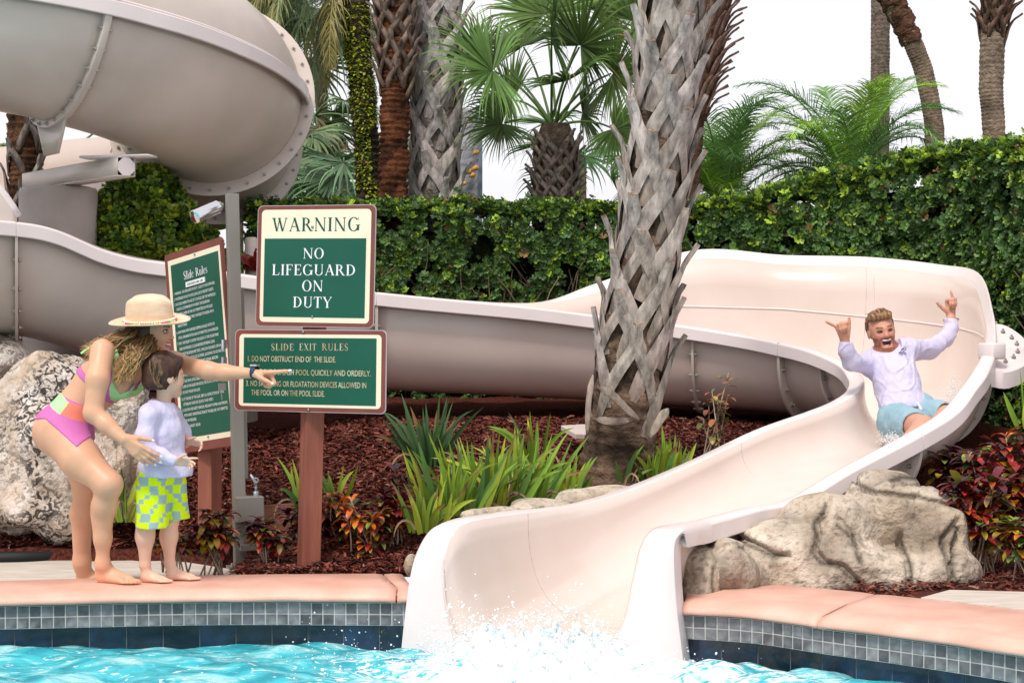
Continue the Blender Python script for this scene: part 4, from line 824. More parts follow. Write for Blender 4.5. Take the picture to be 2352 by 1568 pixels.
# slender fan palm far left of the sign, with a skirt
s6 = empty('palm_tree', (-1.98, 18, .7), 'slender pale-trunked fan palm seen just right of the tube slide', 'palm tree', G2)
mb = MB(); trunk(mb, pth([(716,600,18),(718,460,18),(720,380,18),(722,290,18)]), [.075,.072,.070,.075], 16, .05, 30, (.30,.22,.15), (.18,.15,.12), .03); mb.build('trunk', m_bark, s6)
mb = MB(); tp = P(722,268,18)
for k in range(26):
    a = k*2.4; el = random.uniform(-.9, 1.1); fan(mb, tp, (math.cos(a), math.sin(a), el), random.uniform(.25,.5), random.uniform(.42,.6), 22, 100, .8, jit((.12,.18,.08) if el > -.2 else (.24,.18,.10), .2), tipdroop=1.2, w=.022)
mb.build('crown', m_frond, s6)
# left brown trunk behind the low flume
s7 = empty('palm_tree', (-3.3, 12.9, .6), 'dark brown palm trunk with peeling stubs at the left edge under the tube slide', 'palm tree', G2)
mb = MB(); p7, r7 = trunk(mb, pth([(62,620,12.7),(60,450,12.7),(58,350,12.7),(56,200,12.7)]), [.12,.12,.115,.12], 24, .14, 22, (.16,.075,.04), (.035,.018,.012), .12); mb.build('trunk', m_bark, s7)
mb = MB(); boots(mb, p7, r7, 2.0, 2.7, 3, 4, .26, .032, .06, col=(.30,.26,.24), col2=(.10,.06,.04), seed=4, th=.008); mb.build('leaf_base', m_boot, s7)
# tall bare trunks against the sky
G3 = 'tall bare palm trunks against the white sky'
def bare(label, pts, rad, col, col2, ra=.05, rings=60):
    e = empty('palm_tree', A(P(*pts[0]))*A([1,1,0])+A([0,0,.7]), label, 'palm tree', G3); mb = MB(); p_, r_ = trunk(mb, pth(pts), rad, 20, ra, rings, col, col2, .05); mb.build('trunk', m_bark, e); return e, p_, r_
bare('straight grey palm trunk against the sky, left of the crooked leaning one', [(2020,620,17),(2021,290,17),(2022,150,17),(2022,-80,17)], [.092,.09,.088,.086], (.22,.17,.135), (.12,.095,.075), .05, 70)
e9, p9, r9 = bare('crooked leaning palm trunk with a dark brown shaggy top', [(2146,640,16),(2146,345,16),(2143,270,16),(2120,160,16),(2085,75,16),(2045,-10,16),(2010,-80,16)], [.088,.086,.085,.083,.086,.10,.10], (.25,.18,.13), (.13,.10,.07), .07, 80)
mb = MB(); sel = (p9[:,2] > 3.72); q = p9[sel]; mb.tube(q, r9[sel]*1.12, 18, col=(.10,.05,.03)); V = mb.v[-1]; V += A([mnoise.noise_vector(Vector(v*16.)) for v in V])*.03; mb.build('fibre_sheath', m_bark, e9)
e10, p10, r10 = bare('thick bulging palm trunk near the right edge topped by dry stubs', [(2284,620,14.5),(2283,320,14.5),(2277,200,14.5),(2282,60,14.5),(2290,-10,14.5),(2300,-90,14.5)], [.088,.088,.096,.10,.098,.10], (.30,.22,.16), (.15,.115,.085), .08, 60)
mb = MB(); boots(mb, p10, r10, 3.65, 4.1, 6, 6, .22, .03, .12, col=(.17,.10,.07), col2=(.07,.04,.03), seed=14, th=.008); mb.build('leaf_base', m_boot, e10)
# boot skirt palm leaning out behind the front trunk
s8 = empty('palm_tree', (1.55, 13.2, .7), 'palm with a shaggy skirt of brown stubs half hidden behind the big grey trunk', 'palm tree', G2)
mb = MB(); p8, r8 = trunk(mb, pth([(1560,600,13.2),(1580,300,13.2),(1605,150,13.2),(1640,-60,13.2)]), [.11,.12,.14,.16], 20, .05, 20, (.16,.08,.05), (.04,.02,.015), .1); mb.build('trunk', m_bark, s8)
mb = MB(); boots(mb, p8, r8, 2.85, 3.75, 12, 9, .2, .024, .13, col=(.24,.15,.12), col2=(.10,.05,.035), seed=21, th=.008, split=False); mb.build('leaf_base', m_boot, s8)
# feathery clumping palms
G4 = 'feathery young palms behind the hedge'
for (x, y, D, n, lab, R) in ((1655,450,14.5,38,'bushy bright green feathery palm just right of the big grey trunk',1.05),(1950,400,14.5,34,'spreading feathery palm in front of the straight tall trunk',1.1)):
    e = empty('palm_tree', A(P(x,y+60,D)), lab, 'palm tree', G4); mb = MB(); mb.tube([P(x,y+220,D), P(x,y+20,D)], [.06,.045], 10, col=(.2,.12,.07)); mb.build('trunk', m_bark, e); mb = MB(); o = P(x,y+20,D)
    for k in range(n):
        a = k*2.39996; el = random.uniform(.9, 4.0) if k % 3 else random.uniform(-.1,.8); br = random.random()
        feather(mb, o+A([random.uniform(-.08,.08),random.uniform(-.06,.06),random.uniform(-.12,.04)]), (math.cos(a), math.sin(a)*.8, el), random.uniform(.85,1.25)*R, random.uniform(.20,.30), 58, random.uniform(.9,1.7), jit((.13,.26,.07) if br < .55 else (.28,.46,.06), .2), .35, .0042, .9, mess=.12)
    mb.build('crown', m_frond, e)
# loose palm foliage filling the gaps at left, each its own plant
G5 = 'fan palms beyond the hedge on the left'
for (x, y, D, n, R, lab, c) in ((790,400,17,16,.6,'dark shrubby fan palm in the gap left of the mossy trunk',(.09,.16,.08)),(660,400,17.5,14,.6,'dark shrubby fan palm showing beneath the tube slide ring',(.08,.15,.07)),(150,380,16,14,.6,'hazy fan palm seen under the tube slide near the left edge',(.12,.20,.10)),(545,20,19,16,.8,'blue green palm crown behind the top of the tube slide',(.14,.18,.12)),(1330,360,15,8,.5,'small fan palm low behind the short fan palm',(.10,.20,.08)),(740,60,20,22,.8,'tall palm crown at the top, behind the drooping golden fronds',(.15,.19,.11))):
    e = empty('fan_palm', A(P(x,y+40,D)), lab, 'palm', G5); mb = MB(); b = P(x,y,D); mb.tube([A([b[0],b[1],.7]), b], [.07,.06], 8, col=(.2,.15,.1)); mb.build('trunk', m_bark, e); mb = MB()
    for k in range(n): a = k*2.4; fan(mb, b, (math.cos(a), math.sin(a), random.uniform(-.3,1.2)), random.uniform(.3,.7), R*random.uniform(.8,1.1), 26, 110, .7, jit(c, .2), tipdroop=.9, w=.02)
    mb.build('crown', m_frond, e)

# --- hedges and shrubs: whorls of small leaves
def whorl(nl, L, w, lift, seed, curl=.1, c_in=1., c_out=1.):
    r = random.Random(seed); V = []; F = []; C = []
    for k in range(nl):
        a = 2*math.pi*k/nl+r.uniform(-.25,.25); l = L*r.uniform(.7,1.1); el = lift*r.uniform(.6,1.4); d = A([math.cos(a)*math.cos(el), math.sin(a)*math.cos(el), math.sin(el)]); s = A([-math.sin(a), math.cos(a), 0]); up = np.cross(d, s)*-1
        q = len(V); ww = w*r.uniform(.85,1.1)
        V += [d*l*.05, d*l*.5+s*ww*.75-up*curl*l*.2, d*l*.5-s*ww*.75-up*curl*l*.2, d*l*.85+s*ww-up*curl*l, d*l*.85-s*ww-up*curl*l, d*l*1.08-up*curl*l*1.5, d*l*.6+up*l*.03]
        F += [(q,q+6,q+1,q+1),(q,q+2,q+6,q+6),(q+1,q+6,q+5,q+3),(q+2,q+4,q+5,q+6)]; c = r.uniform(.75,1.25); C += [[c*c_in]*3]+[[c*c_out]*3]*6
    F = [tuple(dict.fromkeys(f)) for f in F]; T = [];
    for f in F: T += [f] if len(f) == 3 else [(f[0],f[1],f[2]),(f[0],f[2],f[3])]
    return A(V), A(T), A(C)
def foliage(name, mat, parent, pos, nv, sc, tint, kinds, kind=None):
    n = len(pos); pick = rng.integers(0, len(kinds), n); VV = []; FF = []; CC = []; o = 0; Rm = frames(nv)
    for i, (tV, tF, tC) in enumerate(kinds):
        m = pick == i
        if not m.any(): continue
        V, F, C = scatter(tV, tF, pos[m], Rm[m], sc[m], tC, tint[m]); VV.append(V); FF.append(F+o); CC.append(C); o += len(V)
    return obj(name, np.concatenate(VV), np.concatenate(FF), mat, parent, col=np.concatenate(CC), kind=kind)
WK = [whorl(8, .05, .0125, .35, s) for s in range(4)]+[whorl(6, .048, .013, .6, 9), whorl(5, .05, .012, .9, 12)]
def hedge(name, label, pl, tops, thick, n, seed, sc0, zb=.55, twig_n=400, pale=.1):
    """pl: plan polyline of the front face, tops: heights at its points"""
    r = np.random.default_rng(seed); pl = A(pl, float); seg = np.r_[0, np.cumsum(np.linalg.norm(np.diff(pl, axis=0), axis=1))]; Lt = seg[-1]
    root = empty(name, (*pl[len(pl)//2], zb), label, 'hedge')
    def face(u): return np.stack([np.interp(u*Lt, seg, pl[:, 0]), np.interp(u*Lt, seg, pl[:, 1])], -1), np.interp(u*Lt, seg, tops)
    T = lambda u: (face(np.clip(u+.004, 0, 1))[0]-face(np.clip(u-.004, 0, 1))[0])
    u = r.random(n); xy, tz = face(u); t = T(u); t /= np.linalg.norm(t, axis=1)[:, None]; N = np.stack([t[:, 1], -t[:, 0]], -1)     # towards the camera
    top = r.random(n) < .30; h = r.random(n)**.9; dep = np.where(top, r.random(n)*thick, r.gamma(1.6, .035, n))
    z = np.where(top, tz+r.normal(-.01, .03, n), zb+(tz-zb)*h)
    bump = A([mnoise.noise(Vector((a*2.5, b*2.5, c*2.5)))*.09+mnoise.noise(Vector((a*7, b*7, c*7)))*.06 for a, b, c in zip(xy[:, 0], xy[:, 1], z)])
    pos = np.c_[xy-N*(dep-np.where(top, 0, bump)*1.)[:, None], z+np.where(top, bump*.5, 0)]
    e = np.clip((z-(tz-.18))/.18, 0, 1); nv = np.c_[N, np.zeros(n)]*(1-e*.6)[:, None]+A([0, 0, 1.])*(.35+e*.8)[:, None]+r.normal(0, .45, (n, 3)); nv[top] = A([0, 0, 1.])+r.normal(0, .4, (top.sum(), 3))
    keep = A([mnoise.noise(Vector((p[0]*6, p[1]*6, p[2]*6+5))) for p in pos]) > np.where(top, -.5, -.14+.22*np.clip(.45-h, 0, 1)-.1*(1-dep/.1).clip(0,1)); pos, nv, z, tz, e = pos[keep], nv[keep], z[keep], tz[keep], e[keep]; n = len(pos)
    base = A([.075,.15,.042])*r.uniform(.5, 1.6, (n, 1)); young = r.random(n) < pale*(.4+1.6*e); base[young] = A([.38,.54,.05])*r.uniform(.6, 1.3, (young.sum(), 1)); mid = (r.random(n) < .25) & ~young; base[mid] = A([.15,.28,.06])*r.uniform(.7,1.2,(mid.sum(),1)); dry = (r.random(n) < .035) & ~young; base[dry] = A([.22,.13,.05])*r.uniform(.6,1.3,(dry.sum(),1))
    foliage('leaves', m_leaf, root, pos, nv, sc0*r.uniform(.7, 1.25, n), base, WK)
    mb = MB(); rr = random.Random(seed)
    for _ in range(twig_n):
        uu = rr.random(); q, tt = face(A([uu])); q = q[0]; t0 = T(A([uu]))[0]; t0 = t0/np.linalg.norm(t0); N0 = A([t0[1], -t0[0]]); d0 = rr.uniform(.03, .3); b = A([*(q-N0*(d0+.1)), zb+rr.uniform(0, .5)*(tt[0]-zb)]); ln = rr.uniform(.2, .6)
        d = A([N0[0]*rr.uniform(0,.5)+t0[0]*rr.uniform(-.7,.7), N0[1]*rr.uniform(0,.5)+t0[1]*rr.uniform(-.7,.7), 1.]); pts = [b]
        for i in range(4): pts.append(pts[-1]+nrm(d)*ln/4); d = d+A([rr.uniform(-.4,.4), rr.uniform(-.3,.3), 0])
        mb.tube(pts, np.linspace(.008, .003, 5), 4, cap=False, col=jit((.26,.19,.13), .3))
    mb.build('branches', m_twig, root)
    # irregular dark core inside the leaves; its near-black colour paints the shade there
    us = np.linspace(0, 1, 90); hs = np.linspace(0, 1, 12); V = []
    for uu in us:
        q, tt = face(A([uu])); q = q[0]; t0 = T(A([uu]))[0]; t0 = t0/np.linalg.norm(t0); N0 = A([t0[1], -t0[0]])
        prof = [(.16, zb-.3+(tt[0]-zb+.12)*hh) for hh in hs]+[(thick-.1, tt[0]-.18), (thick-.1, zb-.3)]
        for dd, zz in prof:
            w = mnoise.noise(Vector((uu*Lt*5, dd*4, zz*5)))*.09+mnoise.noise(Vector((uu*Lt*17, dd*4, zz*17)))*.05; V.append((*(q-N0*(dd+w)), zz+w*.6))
    obj('shade_core', V, [tuple(f) for f in grid_faces(len(us), 14, True)], M('dark_core_shade', (.006,.010,.004), .95, .1, col2=(.02,.03,.01), vs=25, bump=(50,1.,.03)), root)
    return root
def X(px_, D): return (px_-1176)/F0*D
def Zp(py, D): return EYE+(784-py)/F0*D
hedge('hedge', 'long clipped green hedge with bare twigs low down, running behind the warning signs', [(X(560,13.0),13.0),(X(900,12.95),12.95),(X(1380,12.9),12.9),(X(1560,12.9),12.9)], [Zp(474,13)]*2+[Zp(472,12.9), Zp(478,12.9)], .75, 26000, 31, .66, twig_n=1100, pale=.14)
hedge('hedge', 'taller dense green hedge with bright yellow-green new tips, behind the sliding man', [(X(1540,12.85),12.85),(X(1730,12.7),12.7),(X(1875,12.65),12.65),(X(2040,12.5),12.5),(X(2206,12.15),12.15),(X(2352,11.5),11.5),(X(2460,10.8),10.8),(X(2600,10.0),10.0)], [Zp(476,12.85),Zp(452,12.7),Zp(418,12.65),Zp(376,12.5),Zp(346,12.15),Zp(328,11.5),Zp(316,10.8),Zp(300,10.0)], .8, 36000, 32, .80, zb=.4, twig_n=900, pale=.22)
hedge('hedge', 'added hedge standing in for dark shade under the flume at left, above the limestone boulder', [(X(-500,15),15),(X(0,15),15),(X(560,14.9),14.9)], [1.75,1.75,1.75], .7, 6000, 33, .9, twig_n=60, pale=.05)  # added to hide bright sky where black shadow lies under the flume
# leafy rounded shrub behind the low flume
def shrub(name, label, cat, blobs, n, seed, sc, cols, kinds, twigs=120, lift=.6, group=None):
    r = np.random.default_rng(seed); B = A(blobs, float); vol = B[:, 3]**2; k = r.choice(len(B), n, p=vol/vol.sum()); d = r.normal(0, 1, (n, 3)); d /= np.linalg.norm(d, axis=1)[:, None]
    rad = B[k, 3]*(1-r.gamma(1.2, .09, n).clip(0, .7)); pos = B[k, :3]+d*rad[:, None]*A([1, 1, .9]); nv = d*.8+A([0, 0, lift])+r.normal(0, .4, (n, 3))
    keep = A([mnoise.noise(Vector(p*5.5)) for p in pos]) > -.22; pos, nv, k = pos[keep], nv[keep], k[keep]; n = len(pos); hi = (pos[:, 2]-pos[:, 2].min())/(np.ptp(pos[:, 2])+1e-6)
    c = A(cols)[r.choice(len(cols), n)]*r.uniform(.7, 1.3, (n, 1)); root = empty(name, (B[:, 0].mean(), B[:, 1].mean(), B[:, 2].min()-.3), label, cat, group)
    foliage('leaves', m_leaf, root, pos, nv, sc*r.uniform(.7, 1.2, n), c, kinds); mb = MB(); rr = random.Random(seed); b0 = A([B[:, 0].mean(), B[:, 1].mean(), B[:, 2].min()-.35])
    for _ in range(twigs): q = pos[rr.randrange(n)]; m_ = (b0+q)/2+A([rr.uniform(-.1,.1), rr.uniform(-.1,.1), rr.uniform(0,.15)]); mb.tube(cr(A([b0+A([rr.uniform(-.2,.2), rr.uniform(-.1,.1), 0]), m_, q]), 3), .005, 4, cap=False, col=(.07,.05,.035))
    mb.build('branches', m_twig, root)
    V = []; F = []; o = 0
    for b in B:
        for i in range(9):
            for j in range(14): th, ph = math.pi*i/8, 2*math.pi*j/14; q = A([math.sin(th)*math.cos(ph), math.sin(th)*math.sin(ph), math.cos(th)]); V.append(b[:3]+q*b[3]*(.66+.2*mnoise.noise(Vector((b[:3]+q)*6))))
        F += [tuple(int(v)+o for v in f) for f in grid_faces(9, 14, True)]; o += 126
    obj('shade_core', V, F, MATS['dark_core_shade'], root); return root  # same dark core, depth shade painted into its colour
SK = [whorl(5, .075, .02, .5, s, .05) for s in range(3)]+[whorl(4, .07, .019, .9, 5, .02)]
bl = lambda x, y, D, r: (*P(x, y, D), r)
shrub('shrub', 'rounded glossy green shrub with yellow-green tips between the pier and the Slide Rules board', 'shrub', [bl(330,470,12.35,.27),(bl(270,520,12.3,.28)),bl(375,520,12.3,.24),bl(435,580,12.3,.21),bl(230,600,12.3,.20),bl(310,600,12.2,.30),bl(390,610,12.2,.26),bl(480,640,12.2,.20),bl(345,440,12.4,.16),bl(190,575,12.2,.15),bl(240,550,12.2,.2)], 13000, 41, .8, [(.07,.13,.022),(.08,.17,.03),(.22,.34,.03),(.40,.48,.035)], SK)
# --- strap-leaved iris clumps
m_iris = M('iris_leaf', rough=.42, spec=.4, attr=True, var=.12, vs=10, translu=.2)
GI = 'clumps of sword-leaved iris in the mulch'
def iris(x, y, D, n, L, spread, lab, dark=False, seed=0):
    r = random.Random(seed); b = P(x, y, D); e = empty('iris_clump', b, lab, 'iris', GI)
    for t_ in range(1):
        mb = MB()
        for k in range(n):
            a = r.uniform(0, 2*math.pi); s = r.uniform(0, 1)**.7*spread; base = b+A([math.cos(a)*s, math.sin(a)*s*.5, -.02]); l = L*r.uniform(.55, 1.12); d = nrm(A([math.cos(a)*r.uniform(.05,.55)*(.4+s/spread), math.sin(a)*.25, 1.])); pts = [base]; q = d; m = 8; bend = r.choice((.0,.05,.12,.3))
            for i in range(m): pts.append(pts[-1]+q*l/m); q = nrm(q+A([math.cos(a)*bend*.5, math.sin(a)*bend*.3, -bend*.35*i/m*2]))
            w = r.uniform(.010,.016)*A([.6,.85,1,1,.95,.85,.65,.4,.03]); fa = r.uniform(0, math.pi); nv = A([math.cos(fa)*.6, -1+.5*abs(math.cos(fa)), .1])
            g = r.random(); c = A(jit((.06,.13,.045) if dark else ((.20,.34,.04) if g < .5 else (.38,.46,.045) if g < .85 else (.10,.21,.045)), .2)); cc = np.stack([c*(.8+.05*i) for i in range(m+1)])
            if r.random() < .14: cc[-3:] = A([.30,.17,.07])
            mb.strip(pts, w, nv, .35, cc)
        for k in range(max(2, n//12)):   # dry curled leaves
            a = r.uniform(0, 2*math.pi); pts, _ = gcurve(b+A([math.cos(a)*spread*.7, -.02, 0]), (math.cos(a), -.2, 1.3), L*.7, 3.2, 8); mb.strip(pts, .006*A([1,1,1,1,.9,.8,.6,.4,.1]), (0,-1,0), .5, (.42,.28,.17))
        mb.build('leaves', m_iris, e)
iris(985,1065,10.0,30,.40,.10,'tall dark blue-green iris clump at the back near the rules board', True, 2)
for i, (x, y, D, n, L, sp, lab) in enumerate([(1035,1175,8.95,46,.36,.20,'pale green iris clump at the left end of the row beside the slide mouth'),(1115,1165,9.15,52,.42,.22,'big bright iris clump in the middle of the row beside the slide'),(1190,1150,9.2,44,.38,.18,'yellow-green iris clump right of the biggest one in the row'),(1275,1142,9.35,30,.24,.13,'short iris clump at the right end of the row, nearest the palm foot'),(975,1215,8.72,20,.26,.11,'low iris clump half hidden behind the rounded mouth flange'),(1225,1060,9.75,14,.30,.06,'thin iris clump standing alone behind the row, left of the palm'),(1500,1100,9.62,22,.26,.13,'small iris clump right of the palm foot, behind the slide rail'),(1545,1076,9.68,16,.24,.08,'upright iris tuft beside the one at the palm foot, farther along the rail'),(1430,1112,9.55,7,.24,.05,'few arching iris leaves in front of the palm foot'),(700,1165,9.2,9,.30,.06,'sparse iris leaves rising just left of the warning sign post'),(770,1150,9.2,8,.24,.05,'sparse iris leaves rising just right of the warning sign post'),(290,1190,9.55,14,.34,.07,'iris clump in front of the limestone boulder behind the boy'),(2352,975,9.9,6,.30,.04,'few iris leaves at the right edge above the crotons')]): iris(x, y, D, n, L, sp, lab, False, 20+i)
# --- crotons
GC = 'crotons with dark red and orange leaves'
CM = [(.055,.008,.014),(.15,.012,.022),(.38,.025,.018),(.62,.14,.012),(.45,.30,.025),(.05,.09,.02),(.03,.010,.016),(.20,.32,.04)]
m_croton = M('croton_leaf', rough=.38, spec=.5, attr=True, var=.35, vs=40, translu=.15)
def croton(x, y, D, H, Wd, nst, nl, lab, seed, ll=.075, pw=None, sparse=False, grp=GC, cols=CM, lw=.17):
    r = random.Random(seed); b = P(x, y, D); e = empty('croton', b, lab, 'croton', grp); mb = MB(); lf = MB(); pw = pw or [5,5,3,2,1.5,2,4,1]
    for s in range(nst):
        a = r.uniform(0, 2*math.pi); tp = b+A([math.cos(a)*Wd*r.uniform(.2,1), math.sin(a)*Wd*.6*r.uniform(.2,1), H*r.uniform(.45,1)]); m_ = (b+tp)/2+A([r.uniform(-.03,.03), 0, .03]); pts = cr(A([b+A([r.uniform(-.6,.6)*Wd, r.uniform(-.4,.4)*Wd, -.03]), m_, tp]), 5); mb.tube(pts, np.linspace(.0048,.003,len(pts)), 5, col=jit((.34,.27,.20), .3))
        tone = r.choices(range(len(cols)), pw)[0]
        for k in range(nl):
            u = 1-r.random()**1.5*(.5 if not sparse else .7); c = A([np.interp(u, np.linspace(0,1,len(pts)), pts[:,j]) for j in range(3)]); q = k*2.4+r.uniform(-.3,.3); el = r.uniform(.1,1.1) if u > .85 else r.uniform(-.3,.7); d = nrm(A([math.cos(q), math.sin(q), el])); l = ll*r.uniform(.7,1.3)
            cu, _ = gcurve(c, d, l, r.uniform(.3,1.6), 5); c0 = A(cols[tone if r.random() < .4 else r.choices(range(len(cols)), pw)[0]])*r.uniform(.7,1.35); c1 = A(cols[r.choices(range(len(cols)), pw)[0]]); cc = np.stack([c0,c0,c0*.7+c1*.3,c0,c0*.6+c1*.4,c1]); sd = nrm(np.cross(d, [0,0,1.])); nv = np.cross(sd, d)
            lf.strip(cu, l*lw*A([.25,.7,1,1,.8,.1]), nv, .25, cc)
    mb.build('stems', m_twig, e); lf.build('leaves', m_croton, e)
croton(490,1315,8.62,.30,.13,12,24,'dark maroon croton between the boy and the gate post foot',1)
croton(420,1312,8.60,.16,.06,5,14,'small low croton by the boy\'s bare feet',2)
croton(612,1318,8.70,.25,.09,8,20,'croton with bare lower stems right of the gate post foot',3)
croton(560,1250,9.1,.14,.06,5,14,'small croton behind the lock box',13)
croton(780,1300,8.85,.36,.13,12,24,'tall dark croton just right of the warning sign post',4)
croton(845,1310,8.70,.36,.14,12,16,'bare-stemmed croton with sparse orange and green leaves',5, pw=[2,3,4,5,5,4,1,4], sparse=True)
croton(905,1285,8.80,.44,.12,11,24,'croton with a bright crimson head nearest the slide mouth',6, pw=[5,7,7,3,.5,1,3,1])
croton(700,1270,9.0,.30,.10,8,22,'dark croton just left of the warning sign post',7, pw=[7,3,1,1,.5,2,7,.5])
croton(380,1300,8.75,.15,.06,5,12,'small croton seen between the boy\'s legs',8)
croton(2250,1330,8.35,.48,.19,16,30,'large croton with orange edged leaves right of the carved rock',9, ll=.10, pw=[6,6,5,4,3,3,4,2])
croton(2330,1290,8.6,.62,.22,18,32,'tallest croton at the right edge, red and dark green',10, ll=.11, pw=[6,7,5,3,2,4,5,2])
croton(2370,1350,8.0,.34,.15,12,28,'green and red croton in the lower right corner of the bed',11, ll=.09, pw=[3,5,4,2,2,6,3,6])
croton(2225,1180,9.2,.35,.18,12,26,'dark croton farther back between the rock and the slide',12, ll=.10, pw=[7,5,2,1,1,3,6,1])
croton(1640,1060,9.9,.50,.14,8,9,'spindly croton with green and orange leaves behind the slide rail',14, ll=.06, pw=[1,1,2,3,3,1,1,1], sparse=True, cols=[(.05,.09,.03),(.04,.08,.03),(.10,.13,.03),(.35,.12,.05),(.40,.26,.05),(.45,.10,.06),(.03,.05,.02),(.15,.2,.04)], lw=.24)
# bromeliad glimpsed behind the signs
br_ = empty('bromeliad', P(585,625,12.3), 'red-leaved bromeliad peeping out between the gate post and the warning board', 'bromeliad'); mb = MB()
for k in range(18): a = k*2.4; pts, _ = gcurve(P(588,622,12.3), (math.cos(a), math.sin(a)*.5, random.uniform(.6,1.6)), random.uniform(.18,.28), 1.6, 6); mb.strip(pts, .02*A([.8,1,1,.9,.7,.4,.05]), (0,-1,.5), .3, jit((.22,.02,.015), .4))
mb.build('leaves', m_croton, br_)
# ---------------------------------------------------------------- implicit bodies: one continuous surface from blended shapes
class Body:
    def __init__(s): s.p = []
    def cap(s, a, b, ra, rb, k=.03, flat=None, op=1): s.p.append(('c', A(a, float), A(b, float), ra, rb, k, flat, op)); return s
    def ell(s, c, r, R=None, k=.03, op=1): s.p.append(('e', A(c, float), A(r, float), np.eye(3) if R is None else A(R), 0, k, None, op)); return s
    def chain(s, pts, rs, k=.02, flat=None):
        for i in range(len(pts)-1): s.cap(pts[i], pts[i+1], rs[i], rs[i+1], k, flat)
        return s
    def grid(s, res, lo=None, hi=None):
        if lo is None:
            lo = np.min([np.minimum(q[1], q[2]) - max(q[3], q[4]) if q[0] == 'c' else q[1]-q[2].max() for q in s.p if q[7] > 0], 0)-.03
            hi = np.max([np.maximum(q[1], q[2]) + max(q[3], q[4]) if q[0] == 'c' else q[1]+q[2].max() for q in s.p if q[7] > 0], 0)+.03
        ax = [np.arange(lo[i], hi[i]+res, res, dtype=np.float32) for i in range(3)]; G = np.full([len(a) for a in ax], 1., np.float32)
        for q in s.p:
            if q[0] == 'c': l, h = np.minimum(q[1], q[2])-max(q[3], q[4]), np.maximum(q[1], q[2])+max(q[3], q[4])
            else: l, h = q[1]-q[2].max(), q[1]+q[2].max()
            m = q[5]+res*3+.006; sl = []
            for i in range(3):
                a0 = max(0, int((l[i]-m-lo[i])/res)); a1 = min(len(ax[i]), int((h[i]+m-lo[i])/res)+2); sl.append(slice(a0, max(a0+1, a1)))
            X_, Y_, Z_ = np.meshgrid(*[ax[i][sl[i]] for i in range(3)], indexing='ij', sparse=True)
            if q[0] == 'c':
                a, b, ra, rb, k, flat = q[1:7]; px_, py_, pz_ = X_-a[0], Y_-a[1], Z_-a[2]; ba = b-a; L2 = float(ba@ba)+1e-12
                h_ = np.clip((px_*ba[0]+py_*ba[1]+pz_*ba[2])/L2, 0, 1); dx, dy, dz = px_-h_*ba[0], py_-h_*ba[1], pz_-h_*ba[2]
                if flat is not None:
                    n_, f_ = flat; n_ = nrm(n_); w = (dx*n_[0]+dy*n_[1]+dz*n_[2])*(1/f_-1); dx, dy, dz = dx+n_[0]*w, dy+n_[1]*w, dz+n_[2]*w
                d = np.sqrt(dx*dx+dy*dy+dz*dz)-(ra+(rb-ra)*h_)
            else:
                c, r, R, k = q[1], q[2], q[3], q[5]; px_, py_, pz_ = X_-c[0], Y_-c[1], Z_-c[2]
                u = [(px_*R[0, i]+py_*R[1, i]+pz_*R[2, i]) for i in range(3)]
                k0 = np.sqrt(sum((u[i]/r[i])**2 for i in range(3))); k1 = np.sqrt(sum((u[i]/r[i]**2)**2 for i in range(3)))+1e-9; d = k0*(k0-1)/k1
            g = G[tuple(sl)]; d = d.astype(np.float32)
            if q[7] > 0: hh = np.maximum(k-np.abs(g-d), 0)/k; G[tuple(sl)] = np.minimum(g, d)-hh*hh*k*.25
            else: d = -d; hh = np.maximum(k-np.abs(g-d), 0)/k; G[tuple(sl)] = np.maximum(g, d)+hh*hh*k*.25
        return G, lo, ax
def nets(G, lo, res):
    """surface nets"""
    ins = G < 0; c = ins[:-1,:-1,:-1].astype(np.int8)
    tot = np.zeros_like(c); 
    for i in (0, 1):
        for j in (0, 1):
            for k in (0, 1): tot += ins[i:G.shape[0]-1+i, j:G.shape[1]-1+j, k:G.shape[2]-1+k]
    cells = (tot > 0) & (tot < 8); idx = -np.ones(cells.shape, np.int64); I = np.argwhere(cells); idx[tuple(I.T)] = np.arange(len(I))
    acc = np.zeros((len(I), 3)); cnt = np.zeros(len(I)); cor = [(i, j, k) for i in (0, 1) for j in (0, 1) for k in (0, 1)]
    vals = {q: G[I[:, 0]+q[0], I[:, 1]+q[1], I[:, 2]+q[2]] for q in cor}
    for a in cor:
        for ax_ in range(3):
            if a[ax_]: continue
            b = list(a); b[ax_] = 1; b = tuple(b); va, vb = vals[a], vals[b]; m = (va < 0) != (vb < 0); t = np.where(m, va/(va-vb+1e-12), 0); p = np.tile(A(a, float), (len(I), 1)); p[:, ax_] += t; acc[m] += p[m]; cnt += m
    V = lo+(I+acc/cnt[:, None])*res; F = []
    for ax_ in range(3):
        o = [i for i in range(3) if i != ax_]; s0 = [slice(1, -1)]*3; s0[ax_] = slice(0, -1); s1 = list(s0); s1[ax_] = slice(1, None)
        s0[ax_] = slice(0, G.shape[ax_]-1); s1[ax_] = slice(1, G.shape[ax_]); a, b = ins[tuple(s0)], ins[tuple(s1)]; E = np.argwhere(a != b); fl = a[tuple(E.T)]
        base = E.copy(); base[:, o[0]] += 1; base[:, o[1]] += 1
        def g(d0, d1): q = base.copy(); q[:, o[0]] -= d0; q[:, o[1]] -= d1; return idx[tuple(q.T)]
        Q = np.stack([g(1,1), g(0,1), g(0,0), g(1,0)], 1)
        if ax_ == 1: fl = ~fl
        Q[~fl] = Q[~fl][:, ::-1]; F.append(Q)
    F = np.concatenate(F); F = F[(F >= 0).all(1)]; return V, F
